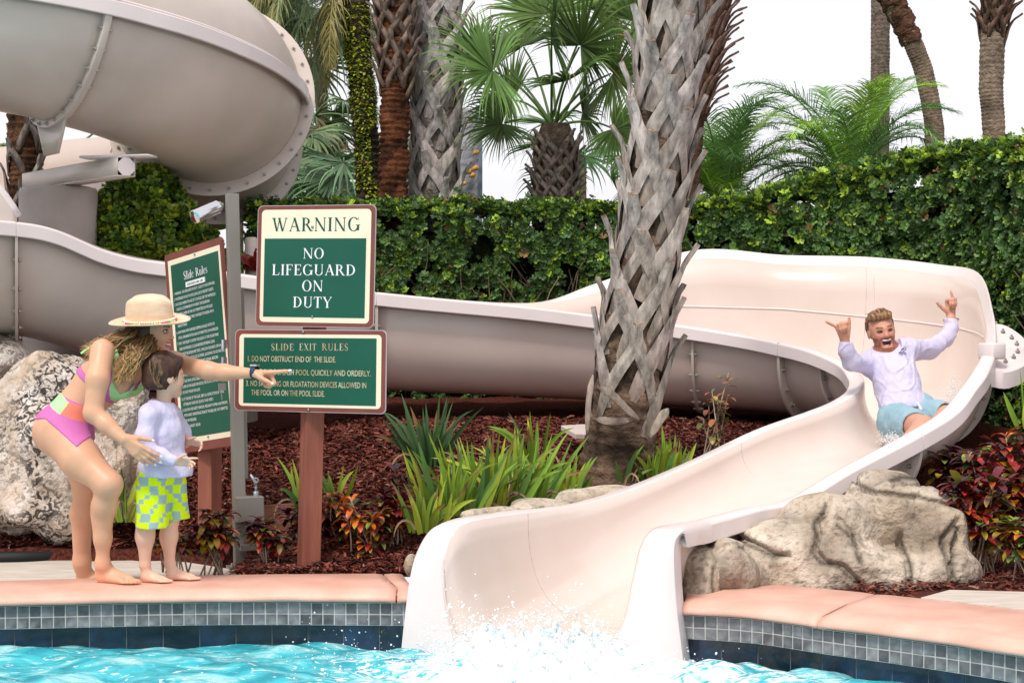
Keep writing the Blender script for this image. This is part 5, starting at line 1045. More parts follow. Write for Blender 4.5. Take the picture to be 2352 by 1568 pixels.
def mesh_sdf(name, G, lo, res, mat, parent, colf=None, smooth_it=1, disp=None, **kw):
    V, F = nets(G, lo, res)
    if smooth_it:
        e = np.concatenate([F[:, [0, 1]], F[:, [1, 2]], F[:, [2, 3]], F[:, [3, 0]]])
        for _ in range(smooth_it):
            acc = np.zeros_like(V); cn = np.zeros(len(V)); np.add.at(acc, e[:, 0], V[e[:, 1]]); np.add.at(acc, e[:, 1], V[e[:, 0]]); np.add.at(cn, e[:, 0], 1); np.add.at(cn, e[:, 1], 1); V = V*.5+.5*acc/np.maximum(cn, 1)[:, None]
    if disp is not None: V = disp(V)
    col = colf(V) if colf is not None else None
    return obj(name, V, F, mat, parent, col=col, **kw)
def hand(B, w, f, n, t, size=1., curl=(.2,.2,.2,.2), thumb=(.6,.2), spread=.08, gap=.0205, k=.006, pl=.088, pdir=None):
    """palm and five fingers; f finger direction, n the way the palm faces, t towards the thumb; curl per finger, in radians per joint (number or triple)"""
    f = nrm(f); t = nrm(A(t)-f*np.dot(t, f)); n0 = np.cross(f, t); n = n0 if np.dot(n0, n) > 0 else -n0; w = A(w, float); s = size; tips = []
    ln = [(.043,.026,.021), (.048,.030,.022), (.044,.028,.021), (.034,.021,.018)]; pos = [1.35, .45, -.45, -1.3]; pk = [.97, 1., .96, .87]
    for i in range(4):
        kn = w+f*pl*pk[i]*s+t*pos[i]*gap*s*.93-n*.004*s*(abs(pos[i])*.6); B.cap(w+t*pos[i]*.0085*s+f*.01*s, kn, .0145*s, .0112*s, .012*s)
        c = curl[i]; c = (c, c, c) if np.isscalar(c) else c; a = 0; d0 = nrm(f+t*pos[i]*spread) if not (i == 3 and pdir is not None) else nrm(pdir); p = kn; r = [.0102, .0093, .0084, .0070]
        if i == 3: r = [q*.86 for q in r]
        for j in range(3):
            a += c[j]; d = d0*math.cos(a)+n*math.sin(a); q = p+d*ln[i][j]*s; B.cap(p, q, r[j]*s, r[j+1]*s, k*s); p = q
        tips.append((p, d))
    # thumb: leaves the side of the palm near its base
    b = w+f*.018*s+t*.020*s+n*.006*s; d = nrm(t*math.cos(thumb[0])*.9+f*math.sin(thumb[0])+n*thumb[1]); m_ = b+d*.040*s; B.cap(b, m_, .0165*s, .0120*s, .012*s); d2 = nrm(d+f*(thumb[2] if len(thumb) > 2 else .25)); q = m_+d2*.032*s; B.cap(m_, q, .0112*s, .0100*s, k*s); e = q+nrm(d2+f*.1)*.026*s; B.cap(q, e, .0100*s, .0078*s, k*s)
    B.cap(w+f*.03*s-t*.012*s+n*.004*s, w+f*.065*s-t*.018*s+n*.004*s, .013*s, .010*s, .012*s); tips.append((e, d2)); return tips
def foot(B, heel, d, s=1., out=1, ankle=None):
    """bare foot; heel on the ground, d toe direction, out: side of the little toe"""
    d = nrm(A(d)*A([1,1,0])); t = A([-d[1], d[0], 0])*out; h = A(heel, float); up = A([0,0,1.])
    B.ell(h+up*.028*s+d*.012*s, (.031*s,.031*s,.030*s), k=.02*s); B.cap(h+up*.05*s+d*.03*s, h+d*.15*s+up*.022*s-t*.012*s, .031*s, .018*s, .025*s); B.cap(h+up*.026*s+d*.02*s+t*.012*s, h+d*.14*s+up*.016*s+t*.022*s, .024*s, .015*s, .02*s); B.cap(h+up*.02*s+d*.12*s-t*.02*s, h+d*.165*s+up*.016*s-t*.018*s, .019*s, .015*s, .015*s)
    if ankle is not None: B.cap(ankle, h+up*.045*s+d*.02*s, .032*s, .033*s, .03*s)
    tips = []
    for i, (o, l, r) in enumerate(((-.026,.036,.0125), (-.008,.040,.0090), (.007,.036,.0085), (.020,.030,.0080), (.032,.022,.0075))):
        b = h+d*(.163-.006*i)*s+t*o*s+up*.013*s; e = b+d*l*s-up*.003*s; B.cap(b, e, r*s*1.0, r*s, .004*s); tips.append(e)
    return tips
# ---------------------------------------------------------------- people
m_skin = M('skin', rough=.45, spec=.4, attr=True, var=.05, vs=14, sss=.12)
m_hair = M('hair', rough=.42, spec=.4, attr=True, var=.35, vs=60)
m_cloth = M('swim_fabric', rough=.6, spec=.3, attr=True, var=.03, vs=30, bump=(500,.1,.001))
m_rash = M('white_rash_shirt', (.57,.54,.73), .7, .15, col2=(.64,.60,.78), vs=20, bump=(9,.9,.03), sss=.05, stretch=(1,1,.8))
m_straw = M('woven_straw', (.72,.48,.32), .75, .2, col2=(.84,.64,.46), vs=9, bump=(260,.6,.003), stretch=(1,1,3))
m_nail = M('white_nail', (.85,.82,.84), .25, .5)
m_eye = M('eye_white', (.8,.77,.75), .2, .5); m_dkeye = M('dark_iris', (.03,.02,.015), .2, .5); m_teeth = M('teeth', (.85,.80,.74), .3, .5); m_mouth = M('mouth_inside', (.10,.012,.012), .5, .3)
def sm(x, a, b): t = np.clip((x-a)/(b-a), 0, 1); return t*t*(3-2*t)
def inpoly(V, poly, D=None):
    """is the vertex inside a polygon given in picture-plane metres at reference depth (x, z)"""
    x, z = V[:, 0], V[:, 2]; c = np.zeros(len(V), bool); n = len(poly)
    for i in range(n):
        (x0, z0), (x1, z1) = poly[i], poly[(i+1) % n]; m = ((z0 > z) != (z1 > z)) & (x < (x1-x0)*(z-z0)/(z1-z0+1e-12)+x0); c ^= m
    return c
def PP(l, D): return [tuple(P(x, y, D)[[0, 2]]) for x, y in l]
# ===== the woman
wm = empty('person', (-1.86, 8.2, 0), 'woman in a straw hat and pink and mint bikini leaning over the boy, pointing', 'person')
W = Body(); sh = P
pel = P(150,978,8.26); wst = P(186,925,8.27); rib = P(228,880,8.26); chs = P(268,845,8.25)
ax = nrm(chs-pel); sidev = A([0,1,0.]); fr_n = nrm(np.cross(ax, sidev)); 
W.cap(P(140,985,8.20), P(152,975,8.34), .105, .105, .06).cap(P(118,995,8.18), P(130,985,8.30), .070, .070, .05)
W.cap(pel, wst, .108, .093, .06, (fr_n, .92)).cap(wst, rib, .090, .103, .05, (fr_n, .95)).cap(rib, chs, .103, .108, .05)
W.ell(P(276,882,8.16), (.060,.060,.064), k=.035).ell(P(300,878,8.32), (.058,.058,.062), k=.035)
W.cap(P(246,812,8.12), P(325,812,8.40), .058, .050, .05).cap(chs, P(300,812,8.27), .085, .06, .05)
W.cap(P(300,812,8.26), P(336,790,8.24), .056, .050, .03)
# near arm, hanging to the boy's back
W.chain([P(236,806,8.06), P(224,870,7.98), P(214,948,7.96)], [.055,.047,.041], .03).chain([P(214,948,7.96), P(245,975,7.94), P(284,1008,7.91)], [.041,.037,.0255], .02)
wr = P(284,1008,7.91); t1 = hand(W, wr, P(324,1040,7.905)-wr, A([.2,.95,.1]), A([.62,-.15,.7]), .98, curl=((.1,.15,.1),(.12,.2,.15),(.15,.25,.2),(.2,.25,.2)), thumb=(.85,.15,.4), spread=.10)
# far arm, pointing
W.chain([P(335,815,8.40), P(400,832,8.32), P(478,851,8.16)], [.050,.045,.040], .03).chain([P(478,851,8.16), P(515,855,8.13), P(578,857,8.08)], [.040,.036,.0225], .02)
wr2 = P(580,857,8.08); t2 = hand(W, wr2, A([1,-.12,-.03]), A([.0,-.35,-1.]), A([0.05,-1.,.15]), .98, curl=((-.08,-.06,.0),(1.15,1.35,.8),(1.25,1.4,.8),(1.3,1.4,.8)), thumb=(1.15,.55,.3), spread=.03)
# legs
W.cap(P(140,992,8.16), P(186,1056,8.06), .108, .087, .05).cap(P(186,1056,8.06), P(250,1112,7.98), .087, .056, .03)
W.chain([P(250,1112,7.98), P(240,1160,8.02), P(236,1235,8.06), P(236,1296,8.08)], [.053,.048,.034,.028], .04); W.ell(P(231,1176,8.07), (.042,.045,.085), k=.04)
h1 = P(232,1330,8.12); h1[2] = .003; ft = foot(W, h1, A([.92,-.50,0]), .98, -1, P(236,1296,8.08))
W.cap(P(165,1000,8.38), P(198,1115,8.42), .098, .062, .05).chain([P(198,1115,8.42), P(188,1180,8.46), P(188,1290,8.50), A([P(190,1320,8.52)[0], 8.52, .01])], [.056,.051,.038,.029], .03)
h2 = A([P(186,1320,8.54)[0], 8.56, -.069]); foot(W, h2, A([.85,-.5,0]), .98, -1, A([P(190,1320,8.52)[0], 8.52, .01]))
# head: turned to the right
hc = P(352,757,8.22); hd = nrm(A([1.,-.18,-.10])); hu = nrm(A([.05,.02,1.])-hd*np.dot(A([.05,.02,1.]), hd)); hs_ = np.cross(hd, hu); HR = np.stack([hd, hs_, hu], 1)
def H(x, y, z): return hc+HR@A([x, y, z])
def head(B, H, HR, s=1., child=False):
    B.ell(H(-.014*s,0,.022*s), (.092*s,.074*s,.088*s), HR, .02).ell(H(.022*s,0,-.022*s), (.062*s,.060*s,.072*s), HR, .03)
    B.cap(H(.028*s,.032*s,-.052*s), H(.062*s,0,-.088*s), .026*s, .017*s, .025).cap(H(.028*s,-.032*s,-.052*s), H(.062*s,0,-.088*s), .026*s, .017*s, .025)
    B.ell(H(.050*s,.030*s,-.030*s), (.030*s,.022*s,.024*s), HR, .018).ell(H(.050*s,-.030*s,-.030*s), (.030*s,.022*s,.024*s), HR, .018)
    B.cap(H(.070*s,.026*s,.012*s), H(.076*s,0,.014*s), .010*s, .010*s, .014).cap(H(.070*s,-.026*s,.012*s), H(.076*s,0,.014*s), .010*s, .010*s, .014)
    B.cap(H(.078*s,0,.0), H(.097*s,0,-.028*s), .007*s, .0105*s, .010).ell(H(.088*s,.008*s,-.031*s), (.010*s,.008*s,.007*s), HR, .006).ell(H(.088*s,-.008*s,-.031*s), (.010*s,.008*s,.007*s), HR, .006)
    for e in (-1, 1): B.ell(H(.072*s,e*.030*s,-.003*s), (.016*s,.015*s,.010*s), HR, .008, -1)
    for e in (-1, 1): B.ell(H(-.010*s,e*.076*s,-.012*s), (.019*s,.007*s,.031*s), HR, .008).ell(H(-.007*s,e*.084*s,-.010*s), (.010*s,.005*s,.018*s), HR, .005, -1)
head(W, H, HR, .96)
W.cap(H(.080,.012,-.053), H(.080,-.012,-.053), .0065, .0065, .006).cap(H(.077,.010,-.067), H(.077,-.010,-.067), .0075, .0075, .006)
res = .0048; G, lo, ax_ = W.grid(res)
SK = A([.70,.375,.235]); 
def wcol(V):
    c = np.tile(SK, (len(V), 1)); L_ = (V-hc)@HR; lip = (L_[:, 0] > .066) & (np.abs(L_[:, 2]+.060) < .012) & (np.abs(L_[:, 1]) < .020); c[lip] = A([.45,.13,.12])
    f = np.exp(-((np.linalg.norm((L_-A([.055,0,-.03]))*A([1,1,1.2]), axis=1))/.05)**2)[:, None]; c = c*(1-f*.25)+A([.58,.24,.16])*f*.25
    br = (L_[:, 0] > .055) & (np.abs(L_[:, 2]-.020) < .0035) & (np.abs(np.abs(L_[:, 1])-.028) < .016); c[br] = A([.10,.05,.03]); return c
body = mesh_sdf('body', G, lo, res, m_skin, wm, wcol, 1)
def nails(tips, s, par):
    mb = MB()
    for p, d in tips: d = nrm(d); mb.tube([p-d*.003, p+d*.006*s, p+d*.017*s], [.0062*s,.0068*s,.0035*s], 8)
    return mb.build('nails', m_nail, par)
nails(t1, .9, body); nails([t2[0], t2[4]], .9, body)
for e in (-1, 1):
    mb = MB(); c = H(.066,e*.029,-.002)
    mb.tube([c+HR@A([.0,-.010,0]), c+HR@A([.006,0,.0]), c+HR@A([.0,.010,0])], [.004,.0075,.004], 10); ey = mb.build('eye', m_eye, body)
    mb = MB(); mb.tube([H(.077,e*.032,-.0025), H(.0775,e*.0322,-.0025)], [.005,.004], 10); mb.build('iris', m_dkeye, ey)
    mb = MB(); mb.tube([H(.070,e*.018,.006), H(.079,e*.029,.008), H(.072,e*.041,.004)], [.0015,.0026,.0015], 6); mb.build('eyelash', m_dkeye, ey)
mb = MB(); q = [H(.074,.019,-.058), H(.0835,.010,-.0595), H(.0855,0,-.060), H(.0835,-.010,-.0595), H(.074,-.019,-.058)]; mb.tube(cr(A(q), 3), .0036, 8); mb.build('teeth', m_teeth, body)
# bikini: cut from a slightly larger copy of the same body
Xg, Yg, Zg = np.meshgrid(*[a.astype(np.float32) for a in ax_], indexing='ij', sparse=True)
def halfspace(p, n):      # negative on the side opposite to n
    n = nrm(n); return (Xg-p[0])*n[0]+(Yg-p[1])*n[1]+(Zg-p[2])*n[2]
def edge_n(p, q, D, inside):
    """plane through two picture points running in depth; negative on the side of `inside`"""
    a, b, c = P(*p, D), P(*q, D), P(*inside, D); n = nrm(np.cross(b-a, A([0,1,0.]))); n = n if np.dot(c-a, n) < 0 else -n; return a, n
def cut(edges, D, extra=()):
    R = None
    for p, q, ins in edges:
        a, n = edge_n(p, q, D, ins); h = halfspace(a, n); R = h if R is None else np.maximum(R, h)
    for e in extra: R = np.maximum(R, e)
    return R
torso_only = np.minimum(1, 1)
Gt = G-.0045
bot = cut([((127,900),(240,949),(150,980)), ((200,1022),(237,985),(180,960))], 8.2); bot = np.maximum(bot, np.minimum(cut([((60,966),(118,958),(120,930))], 8.2), cut([((110,952),(206,1024),(190,960))], 8.2)))
armj = [P(236,806,8.06), P(224,870,7.98), P(214,948,7.96), P(245,975,7.94), P(284,1008,7.91)]; ad = None
for a_, b_ in zip(armj[:-1], armj[1:]):
    ba = b_-a_; h_ = np.clip(((Xg-a_[0])*ba[0]+(Yg-a_[1])*ba[1]+(Zg-a_[2])*ba[2])/float(ba@ba), 0, 1); d_ = np.sqrt((Xg-a_[0]-h_*ba[0])**2+(Yg-a_[1]-h_*ba[1])**2+(Zg-a_[2]-h_*ba[2])**2); ad = d_ if ad is None else np.minimum(ad, d_)
bot = np.maximum(bot, .062-ad)
Gb = np.maximum(Gt, bot.astype(np.float32))
def bcol(V):
    c = np.tile(A([.60,.15,.42]), (len(V), 1)); t = lambda l: inpoly(V, PP(l, 8.18)); c[t([(120,890),(162,925),(150,949),(105,922)])] = A([.42,.85,.36]); c[t([(162,922),(280,960),(214,974),(150,949)])] = A([.80,.22,.15]); return c
mesh_sdf('bikini_bottom', Gb, lo, res, m_cloth, wm, bcol, 1)
# top: a band round the ribs and two cups, arms excluded by depth and position
W2 = Body(); W2.p = [q for i, q in enumerate(W.p) if i in range(2, 9)]; G2_, _, _ = W2.grid(res, lo, A([ax_[i][-1] for i in range(3)])); G2_ = G2_[:G.shape[0], :G.shape[1], :G.shape[2]]-.005
band = cut([((180,838),(245,902),(200,900)), ((166,850),(262,930),(240,880))], 8.2); cupA = cut([((232,878),(262,812),(300,880)), ((150,850),(262,935),(280,880)), ((340,905),(240,930),(290,880)), ((262,812),(338,812),(300,880))], 8.2)
neckline = cut([((276,800),(274,880),(300,850)), ((274,880),(284,903),(300,880)), ((284,903),(302,896),(300,880)), ((302,896),(322,862),(300,860)), ((322,862),(326,800),(300,850))], 8.2)
cupA = np.maximum(cupA, -neckline); Gc = np.maximum(G2_, np.minimum(band, cupA).astype(np.float32))
def tcol(V):
    c = np.tile(A([.57,.15,.42]), (len(V), 1)); t = lambda l: inpoly(V, PP(l, 8.18))
    c[t([(262,790),(276,800),(276,880),(284,903),(304,896),(322,862),(326,790),(345,790),(345,900),(262,925),(252,918),(266,870)])] = A([.40,.80,.33]); c[t([(240,925),(330,918),(330,925),(250,940)])] = A([.80,.22,.15]); c[t([(150,840),(205,893),(205,925),(150,880)])] = A([.80,.22,.15]); return c
if (Gc < 0).any(): mesh_sdf('bikini_top', Gc, lo, res, m_cloth, wm, tcol, 1)
for pts, w_, nv_ in (([P(268,838,8.085), P(266,818,8.06), P(262,802,8.07), P(256,792,8.12)], .013, (.2,-1,.2)), ([P(325,840,8.24), P(328,824,8.20), P(328,808,8.20)], .010, (0,-1,.2)), ([P(186,812,8.12), P(205,798,8.13), P(225,790,8.12)], .007, (-.5,-.6,.6))):
    mb = MB(); mb.strip(cr(A(pts), 4), w_, nv_); mb.build('bikini_strap', M('mint_fabric', (.40,.80,.33), .6, .3), wm, solid=.004)
# watch
mb = MB(); wc = P(585,855,8.075); wd = nrm(wr2-P(515,855,8.13)); nu = nrm(A([0,0,1.])-wd*wd[2]); ns = np.cross(wd, nu)
ri = [wc+(nu*math.cos(a)*.0255+ns*math.sin(a)*.0275) for a in np.linspace(0, 2*math.pi, 25)]; V = []
for p in ri: o_ = nrm(p-wc); V += [p-wd*.011, p-wd*.010+o_*.003, p+wd*.010+o_*.003, p+wd*.011]
watch = obj('wristwatch', V, grid_faces(25, 4), M('navy_rubber_strap', (.02,.05,.11), .6, .3), wm)
mb = MB(); mb.box(wc+nu*.031, (.017,.019,.0045), np.stack([wd, ns, nu], 1)); mb.build('watch_case', M('silver_metal', (.7,.62,.62), .25, .5, metal=1.), watch, auto=.003, smooth=False)
mb = MB(); mb.box(wc+nu*.036, (.014,.016,.0012), np.stack([wd, ns, nu], 1)); mb.build('watch_screen', M('dark_watch_glass', (.08,.08,.08), .1, .6), watch, smooth=False)
# hair
HB = Body(); HB.ell(H(-.026,0,.012), (.092,.084,.082), HR, .02).cap(H(-.06,.0,-.03), P(300,795,8.22), .062, .05, .04).cap(P(318,772,8.20), P(268,790,8.18), .05, .04, .04).cap(H(-.02,-.075,-.01), H(-.01,-.08,-.06), .022, .026, .02).cap(H(-.02,.07,-.01), H(-.01,.075,-.07), .02, .02, .02)
HB.cap(P(300,790,8.14), P(292,830,8.06), .034, .022, .03)
Gh, lh, _ = HB.grid(.006); fc_ = np.meshgrid(*[a for a in _], indexing='ij', sparse=True); loc = [(fc_[0]-hc[0])*HR[0, i]+(fc_[1]-hc[1])*HR[1, i]+(fc_[2]-hc[2])*HR[2, i] for i in range(3)]
Gh = np.maximum(Gh, (.0+loc[0]-.012-.0*loc[2]).astype(np.float32)) if True else Gh
def hcol(V): n_ = fnoise(V*A([1,1,.5]), 22, 2); return A([.075,.035,.018])*(1+.5*n_[:, None])
hair = mesh_sdf('hair', Gh, lh, .006, m_hair, wm, hcol, 2)
mb = MB(); rr = random.Random(3)
def strand(a, mid, b, r0, n=9, wav=.012, c0=(.12,.055,.025), c1=(.72,.43,.18)):
    pts = cr(A([a]+list(mid)+[b]), n); k = len(pts); ph = rr.uniform(0, 6); fq = rr.uniform(2.0, 3.4); am = np.linspace(0, wav, k)
    pts = pts+np.stack([np.sin(ph+fq*np.linspace(0, 6.28, k))*am*.8, np.sin(ph*2+fq*np.linspace(0, 6.28, k))*am*.5, np.cos(ph+fq*np.linspace(0, 6.28, k))*am], 1)
    u = np.linspace(0, 1, k)[:, None]**1.2; f = rr.uniform(.4, 1.15); c = A(c0)*(1-u)+A(c1)*f*u; mb.tube(pts, r0*np.interp(np.linspace(0,1,k), [0,.2,.8,1], [.8,1,.8,.15]), 5, cap=False, col=c)
U = rr.uniform
for k in range(900):
    q = rr.random()
    if q < .45:   # swept back over the shoulder
        a = H(U(-.09,-.03), U(-.085,.02), U(-.02,.03)); b = P(U(184,255), U(782,822)+0, U(8.02,8.30)); b[2] -= .02*U(0,1); m1 = P(U(255,300), U(765,800), U(8.06,8.25)); strand(a, [m1], b, U(.0012,.003), wav=U(.006,.020))
    elif q < .85:  # falling in front of the near shoulder
        a = H(U(-.06,.035), U(-.092,-.07), U(-.01,.03)); b = P(U(252,300), U(825,886), U(8.00,8.08)); m1 = P(U(300,345), U(785,812), U(8.06,8.10)); m2 = P(U(280,320), U(812,842), U(8.02,8.07)); strand(a, [m1, m2], b, U(.0012,.003), wav=U(.006,.018))
    else:
        a = H(U(-.01,.045), U(-.09,-.075), U(0,.035)); b = P(U(335,362), U(800,835), U(8.08,8.14)); m1 = H(U(-.01,.03), U(-.098,-.088), U(-.04,-.02)); strand(a, [m1], b, U(.002,.004), wav=.006)
mb.build('hair_strands', m_hair, hair)
# hat
ht_c = P(344,739,8.16); hn = nrm(A([-.03,-.17,1.])); hx = nrm(A([1,0,.0])-hn*hn[0]); hy = np.cross(hn, hx)
def hp(a, r, z, kx=1.): return ht_c+hx*math.cos(a)*r*kx+hy*math.sin(a)*r+hn*z
V = []; na = 56; prof = [(.104,-.004),(.13,-.003),(.16,.0),(.178,.004),(.183,.007),(.181,.010),(.16,.0045),(.13,.002),(.112,.003),(.108,.008),(.1065,.03),(.104,.06),(.101,.085),(.094,.104),(.080,.117),(.05,.122),(.02,.1215),(.001,.121)]
for r, z in prof:
    for j in range(na):
        a = 2*math.pi*j/na; p = hp(a, r, z); 
        if z > .05: x_ = math.cos(a)*r; y_ = math.sin(a)*r; pin = math.exp(-(y_/.03)**2)*.020*sm(A([z]), .09, .12)[0]; p = p-hn*(pin+.22*max(0, x_)*sm(A([z]),.06,.12)[0]*.4)
        if .12 < r and z < .02: p = p+hn*(.010*abs(math.sin(a))**2-.004)
        V.append(p)
hat = obj('straw_hat', V, [tuple(f) for f in grid_faces(len(prof), na, True)], m_straw, wm)
mb = MB(); bc = [(.75,.10,.35),(.95,.45,.05),(.1,.5,.2),(.35,.08,.35),(.9,.75,.15),(.8,.08,.08),(.85,.80,.72),(.2,.6,.55)]
for j in range(64):
    a = 2*math.pi*j/64; p = hp(a, .1125, .013); q = hp(a, .119, .005+.002*math.sin(j)); c = bc[j*5 % 8]
    mb.tube([p-hn*.006, p, p+hn*.006], [.003,.0055,.003], 6, col=(.85,.75,.6)); mb.tube([q-hx*.004, q, q+hx*.004], [.002,.0055,.002], 6, col=c)
mb.build('beaded_band', M('bead', rough=.5, attr=True, var=.05), hat)

# ===== the boy
by = empty('person', (-1.57, 8.12, 0), 'small boy with dark hair in a white long sleeved shirt and yellow checked shorts', 'person')
K = Body()
K.cap(P(352,1070,8.10), P(392,1070,8.12), .060, .058, .05).cap(P(372,1060,8.11), P(368,985,8.13), .070, .072, .05).cap(P(368,985,8.13), P(370,955,8.13), .072, .060, .04)
K.cap(P(345,948,8.06), P(395,950,8.22), .040, .038, .04).cap(P(374,935,8.13), P(378,900,8.13), .033, .033, .02)
kc = P(380,862,8.12); kd = nrm(A([.78,.55,.0])); ku = nrm(A([0,0,1.])+kd*.05); ku = nrm(ku-kd*np.dot(ku, kd)); ks = np.cross(kd, ku); KR = np.stack([kd, ks, ku], 1)
def KH(x, y, z): return kc+KR@A([x, y, z])
head(K, KH, KR, .90)
K.cap(KH(.064,.01,-.058), KH(.064,-.01,-.058), .006, .006, .006)
K.chain([P(342,957,8.04), P(334,1002,8.0), P(338,1030,7.99)], [.030,.027,.025], .02).chain([P(338,1030,7.99), P(372,1044,7.98), P(402,1060,7.97)], [.026,.024,.0185], .02)
kw = P(402,1060,7.97); hand(K, kw, A([.9,-.1,-.02]), A([.1,.3,-1]), A([.2,-.4,.9]), .62, curl=((.05,.1,.1),(.35,.5,.3),(.45,.6,.4),(.5,.6,.4)), thumb=(.8,.2), spread=.1, k=.005)
K.chain([P(398,955,8.24), P(418,990,8.28), P(430,1010,8.24)], [.036,.030,.024], .02).cap(P(424,1018,8.24), P(434,1014,8.2), .022, .018, .02)
hand(K, P(434,1013,8.2), A([.7,-.3,-.1]), A([0,-.3,-1]), A([.1,-.6,.7]), .62, curl=((.4,.5,.3),(.5,.6,.4),(.6,.7,.4),(.6,.7,.4)), thumb=(.8,.2), spread=.12, k=.005)
K.chain([P(345,1090,8.09), P(336,1195,8.09), P(333,1230,8.10), P(333,1295,8.12)], [.060,.042,.038,.023], .03); K.ell(P(334,1235,8.12), (.032,.036,.05), k=.02)
K.chain([P(392,1090,8.16), P(389,1190,8.18), P(388,1230,8.20), P(390,1292,8.21)], [.058,.040,.036,.022], .03); K.ell(P(386,1235,8.22), (.031,.035,.05), k=.02)
k1 = A([P(330,1330,8.12)[0], 8.13, .003]); foot(K, k1, A([.93,-.36,0]), .66, -1, P(333,1297,8.12)); k2 = A([P(390,1325,8.20)[0], 8.20, .003]); foot(K, k2, A([.96,-.20,0]), .68, -1, P(390,1294,8.21))
rk = .0045; GK, lk, axk = K.grid(rk); 
kb = mesh_sdf('body', GK, lk, rk, m_skin, by, lambda V: np.tile(A([.76,.48,.36]), (len(V), 1)), 1)
def wrinkle(V, amp, sc, st=(1,1,1)):
    n_ = A([mnoise.noise_vector(Vector((v[0]*sc*st[0], v[1]*sc*st[1], v[2]*sc*st[2]))) for v in V]); m2 = A([mnoise.noise_vector(Vector((v[0]*sc*2.3*st[0], v[1]*sc*2.3, v[2]*sc*2.3*st[2]))) for v in V]); return V+n_*amp+m2*amp*.45
T = Body(); T.cap(P(368,955,8.13), P(370,1000,8.13), .075, .092, .04).cap(P(370,1000,8.13), P(378,1084,8.12), .086, .098, .05).cap(P(360,1080,8.10), P(400,1082,8.13), .086, .084, .04).cap(P(345,950,8.06), P(393,952,8.21), .050, .046, .04).cap(P(374,930,8.13), P(370,955,8.13), .046, .055, .03)
T.chain([P(340,957,8.03), P(332,1005,8.0), P(338,1032,7.99)], [.044,.039,.035], .025).chain([P(338,1032,7.99), P(372,1046,7.98), P(398,1058,7.97)], [.035,.032,.026], .02).chain([P(398,957,8.24), P(418,990,8.28), P(428,1008,8.25)], [.045,.038,.030], .02)
GT, lt_, axt = T.grid(rk); xg, yg, zg = np.meshgrid(*axt, indexing='ij', sparse=True); GT = np.maximum(GT, (P(0,1094,8.12)[2]-zg).astype(np.float32)); GT = np.maximum(GT, (zg-P(0,919,8.13)[2]+.25*(xg-P(372,0,8.13)[0])).astype(np.float32))
cw = P(404,1061,7.97); cd = nrm(P(404,1061,7.97)-P(372,1044,7.98)); near = (np.abs(xg-cw[0]) < .06)&(yg < 8.03)&(np.abs(zg-cw[2]) < .06); pl_ = (xg-cw[0])*cd[0]+(yg-cw[1])*cd[1]+(zg-cw[2])*cd[2]; GT = np.where(near, np.maximum(GT, pl_), GT).astype(np.float32)
mesh_sdf('shirt', GT, lt_, rk, m_rash, by, None, 2, disp=lambda V: wrinkle(V, .006, 12, (1,1,.7)))
Sh = Body(); Sh.cap(P(354,1085,8.09), P(390,1085,8.14), .076, .074, .03).cap(P(350,1110,8.09), P(351,1240,8.07), .072, .073, .012).cap(P(396,1110,8.16), P(412,1240,8.19), .064, .054, .010)
GS, ls, axs = Sh.grid(rk); xg, yg, zg = np.meshgrid(*axs, indexing='ij', sparse=True); cutz = np.where(xg < P(389,0,8.1)[0], P(0,1213,8.05)[2], P(0,1197,8.1)[2]-.25*(xg-P(407,0,8.1)[0])*-.6); GS = np.maximum(GS, (cutz-zg).astype(np.float32)); GS = np.maximum(GS, (zg-P(0,1080,8.1)[2]).astype(np.float32))
leg_hole = np.minimum(np.sqrt((xg-P(352,0,8.08)[0])**2+(yg-8.08)**2)-.062, np.sqrt((xg-P(409,0,8.18)[0])**2+(yg-8.18)**2)-.044); GS = np.maximum(GS, -np.maximum(leg_hole, zg-P(0,1190,8.1)[2]).astype(np.float32))
def shcol(V):
    x = (V[:, 0]*1.0+.35*V[:, 1]); z = V[:, 2]; s = .040; row = np.floor(z/s); cx_ = (x+np.sin(z*60+x*20)*.004)/s; ck = (np.floor(cx_)+row) % 2; fx, fz = (cx_ % 1), ((z/s) % 1); c = np.where(ck[:, None] > 0, A([[.66,.86,.0]]), A([[.33,.46,.46]])); ln_ = (np.abs(fx-.5) > .44)|(np.abs(fz-.5) > .45); c[ln_ & (ck > 0)] = A([.50,.80,.12])
    fl = (((cx_*2).astype(int)+(z/s*2).astype(int)) % 7 == 0); c[fl] = A([.66,.86,.0]); return c
mesh_sdf('shorts', GS, ls, .004 if False else rk, M('checked_fabric', rough=.65, attr=True, var=.03, vs=20, spec=.2), by, shcol, 1, disp=lambda V: wrinkle(V, .005, 13, (1,1,.4)))
KHb = Body(); KHb.ell(KH(-.017,0,.026), (.093,.078,.087), KR, .02).ell(KH(-.05,0,-.03), (.052,.060,.055), KR, .03).cap(KH(.03,.05,.055), KH(.06,.02,.06), .03, .025, .02).cap(KH(.0,-.066,.0), KH(.012,-.068,-.03), .012, .006, .01)
GKh, lkh, axh = KHb.grid(.005); xg, yg, zg = np.meshgrid(*axh, indexing='ij', sparse=True); L0, L1, L2 = [(xg-kc[0])*KR[0, i]+(yg-kc[1])*KR[1, i]+(zg-kc[2])*KR[2, i] for i in range(3)]
GKh = np.maximum(GKh, (L0-.028-.6*np.maximum(L2-.005, 0)).astype(np.float32)); GKh = np.maximum(GKh, (-.062-L2).astype(np.float32))
def kdisp(V): n_ = A([mnoise.noise_vector(Vector((v[0]*30, v[1]*30, v[2]*14))) for v in V]); return V+n_*.006
khair = mesh_sdf('hair', GKh, lkh, .005, m_hair, by, lambda V: A([.055,.022,.013])*(1+.6*fnoise(V*A([1,1,.35]), 45, 2)[:, None]), 1, disp=kdisp)
mb = MB()
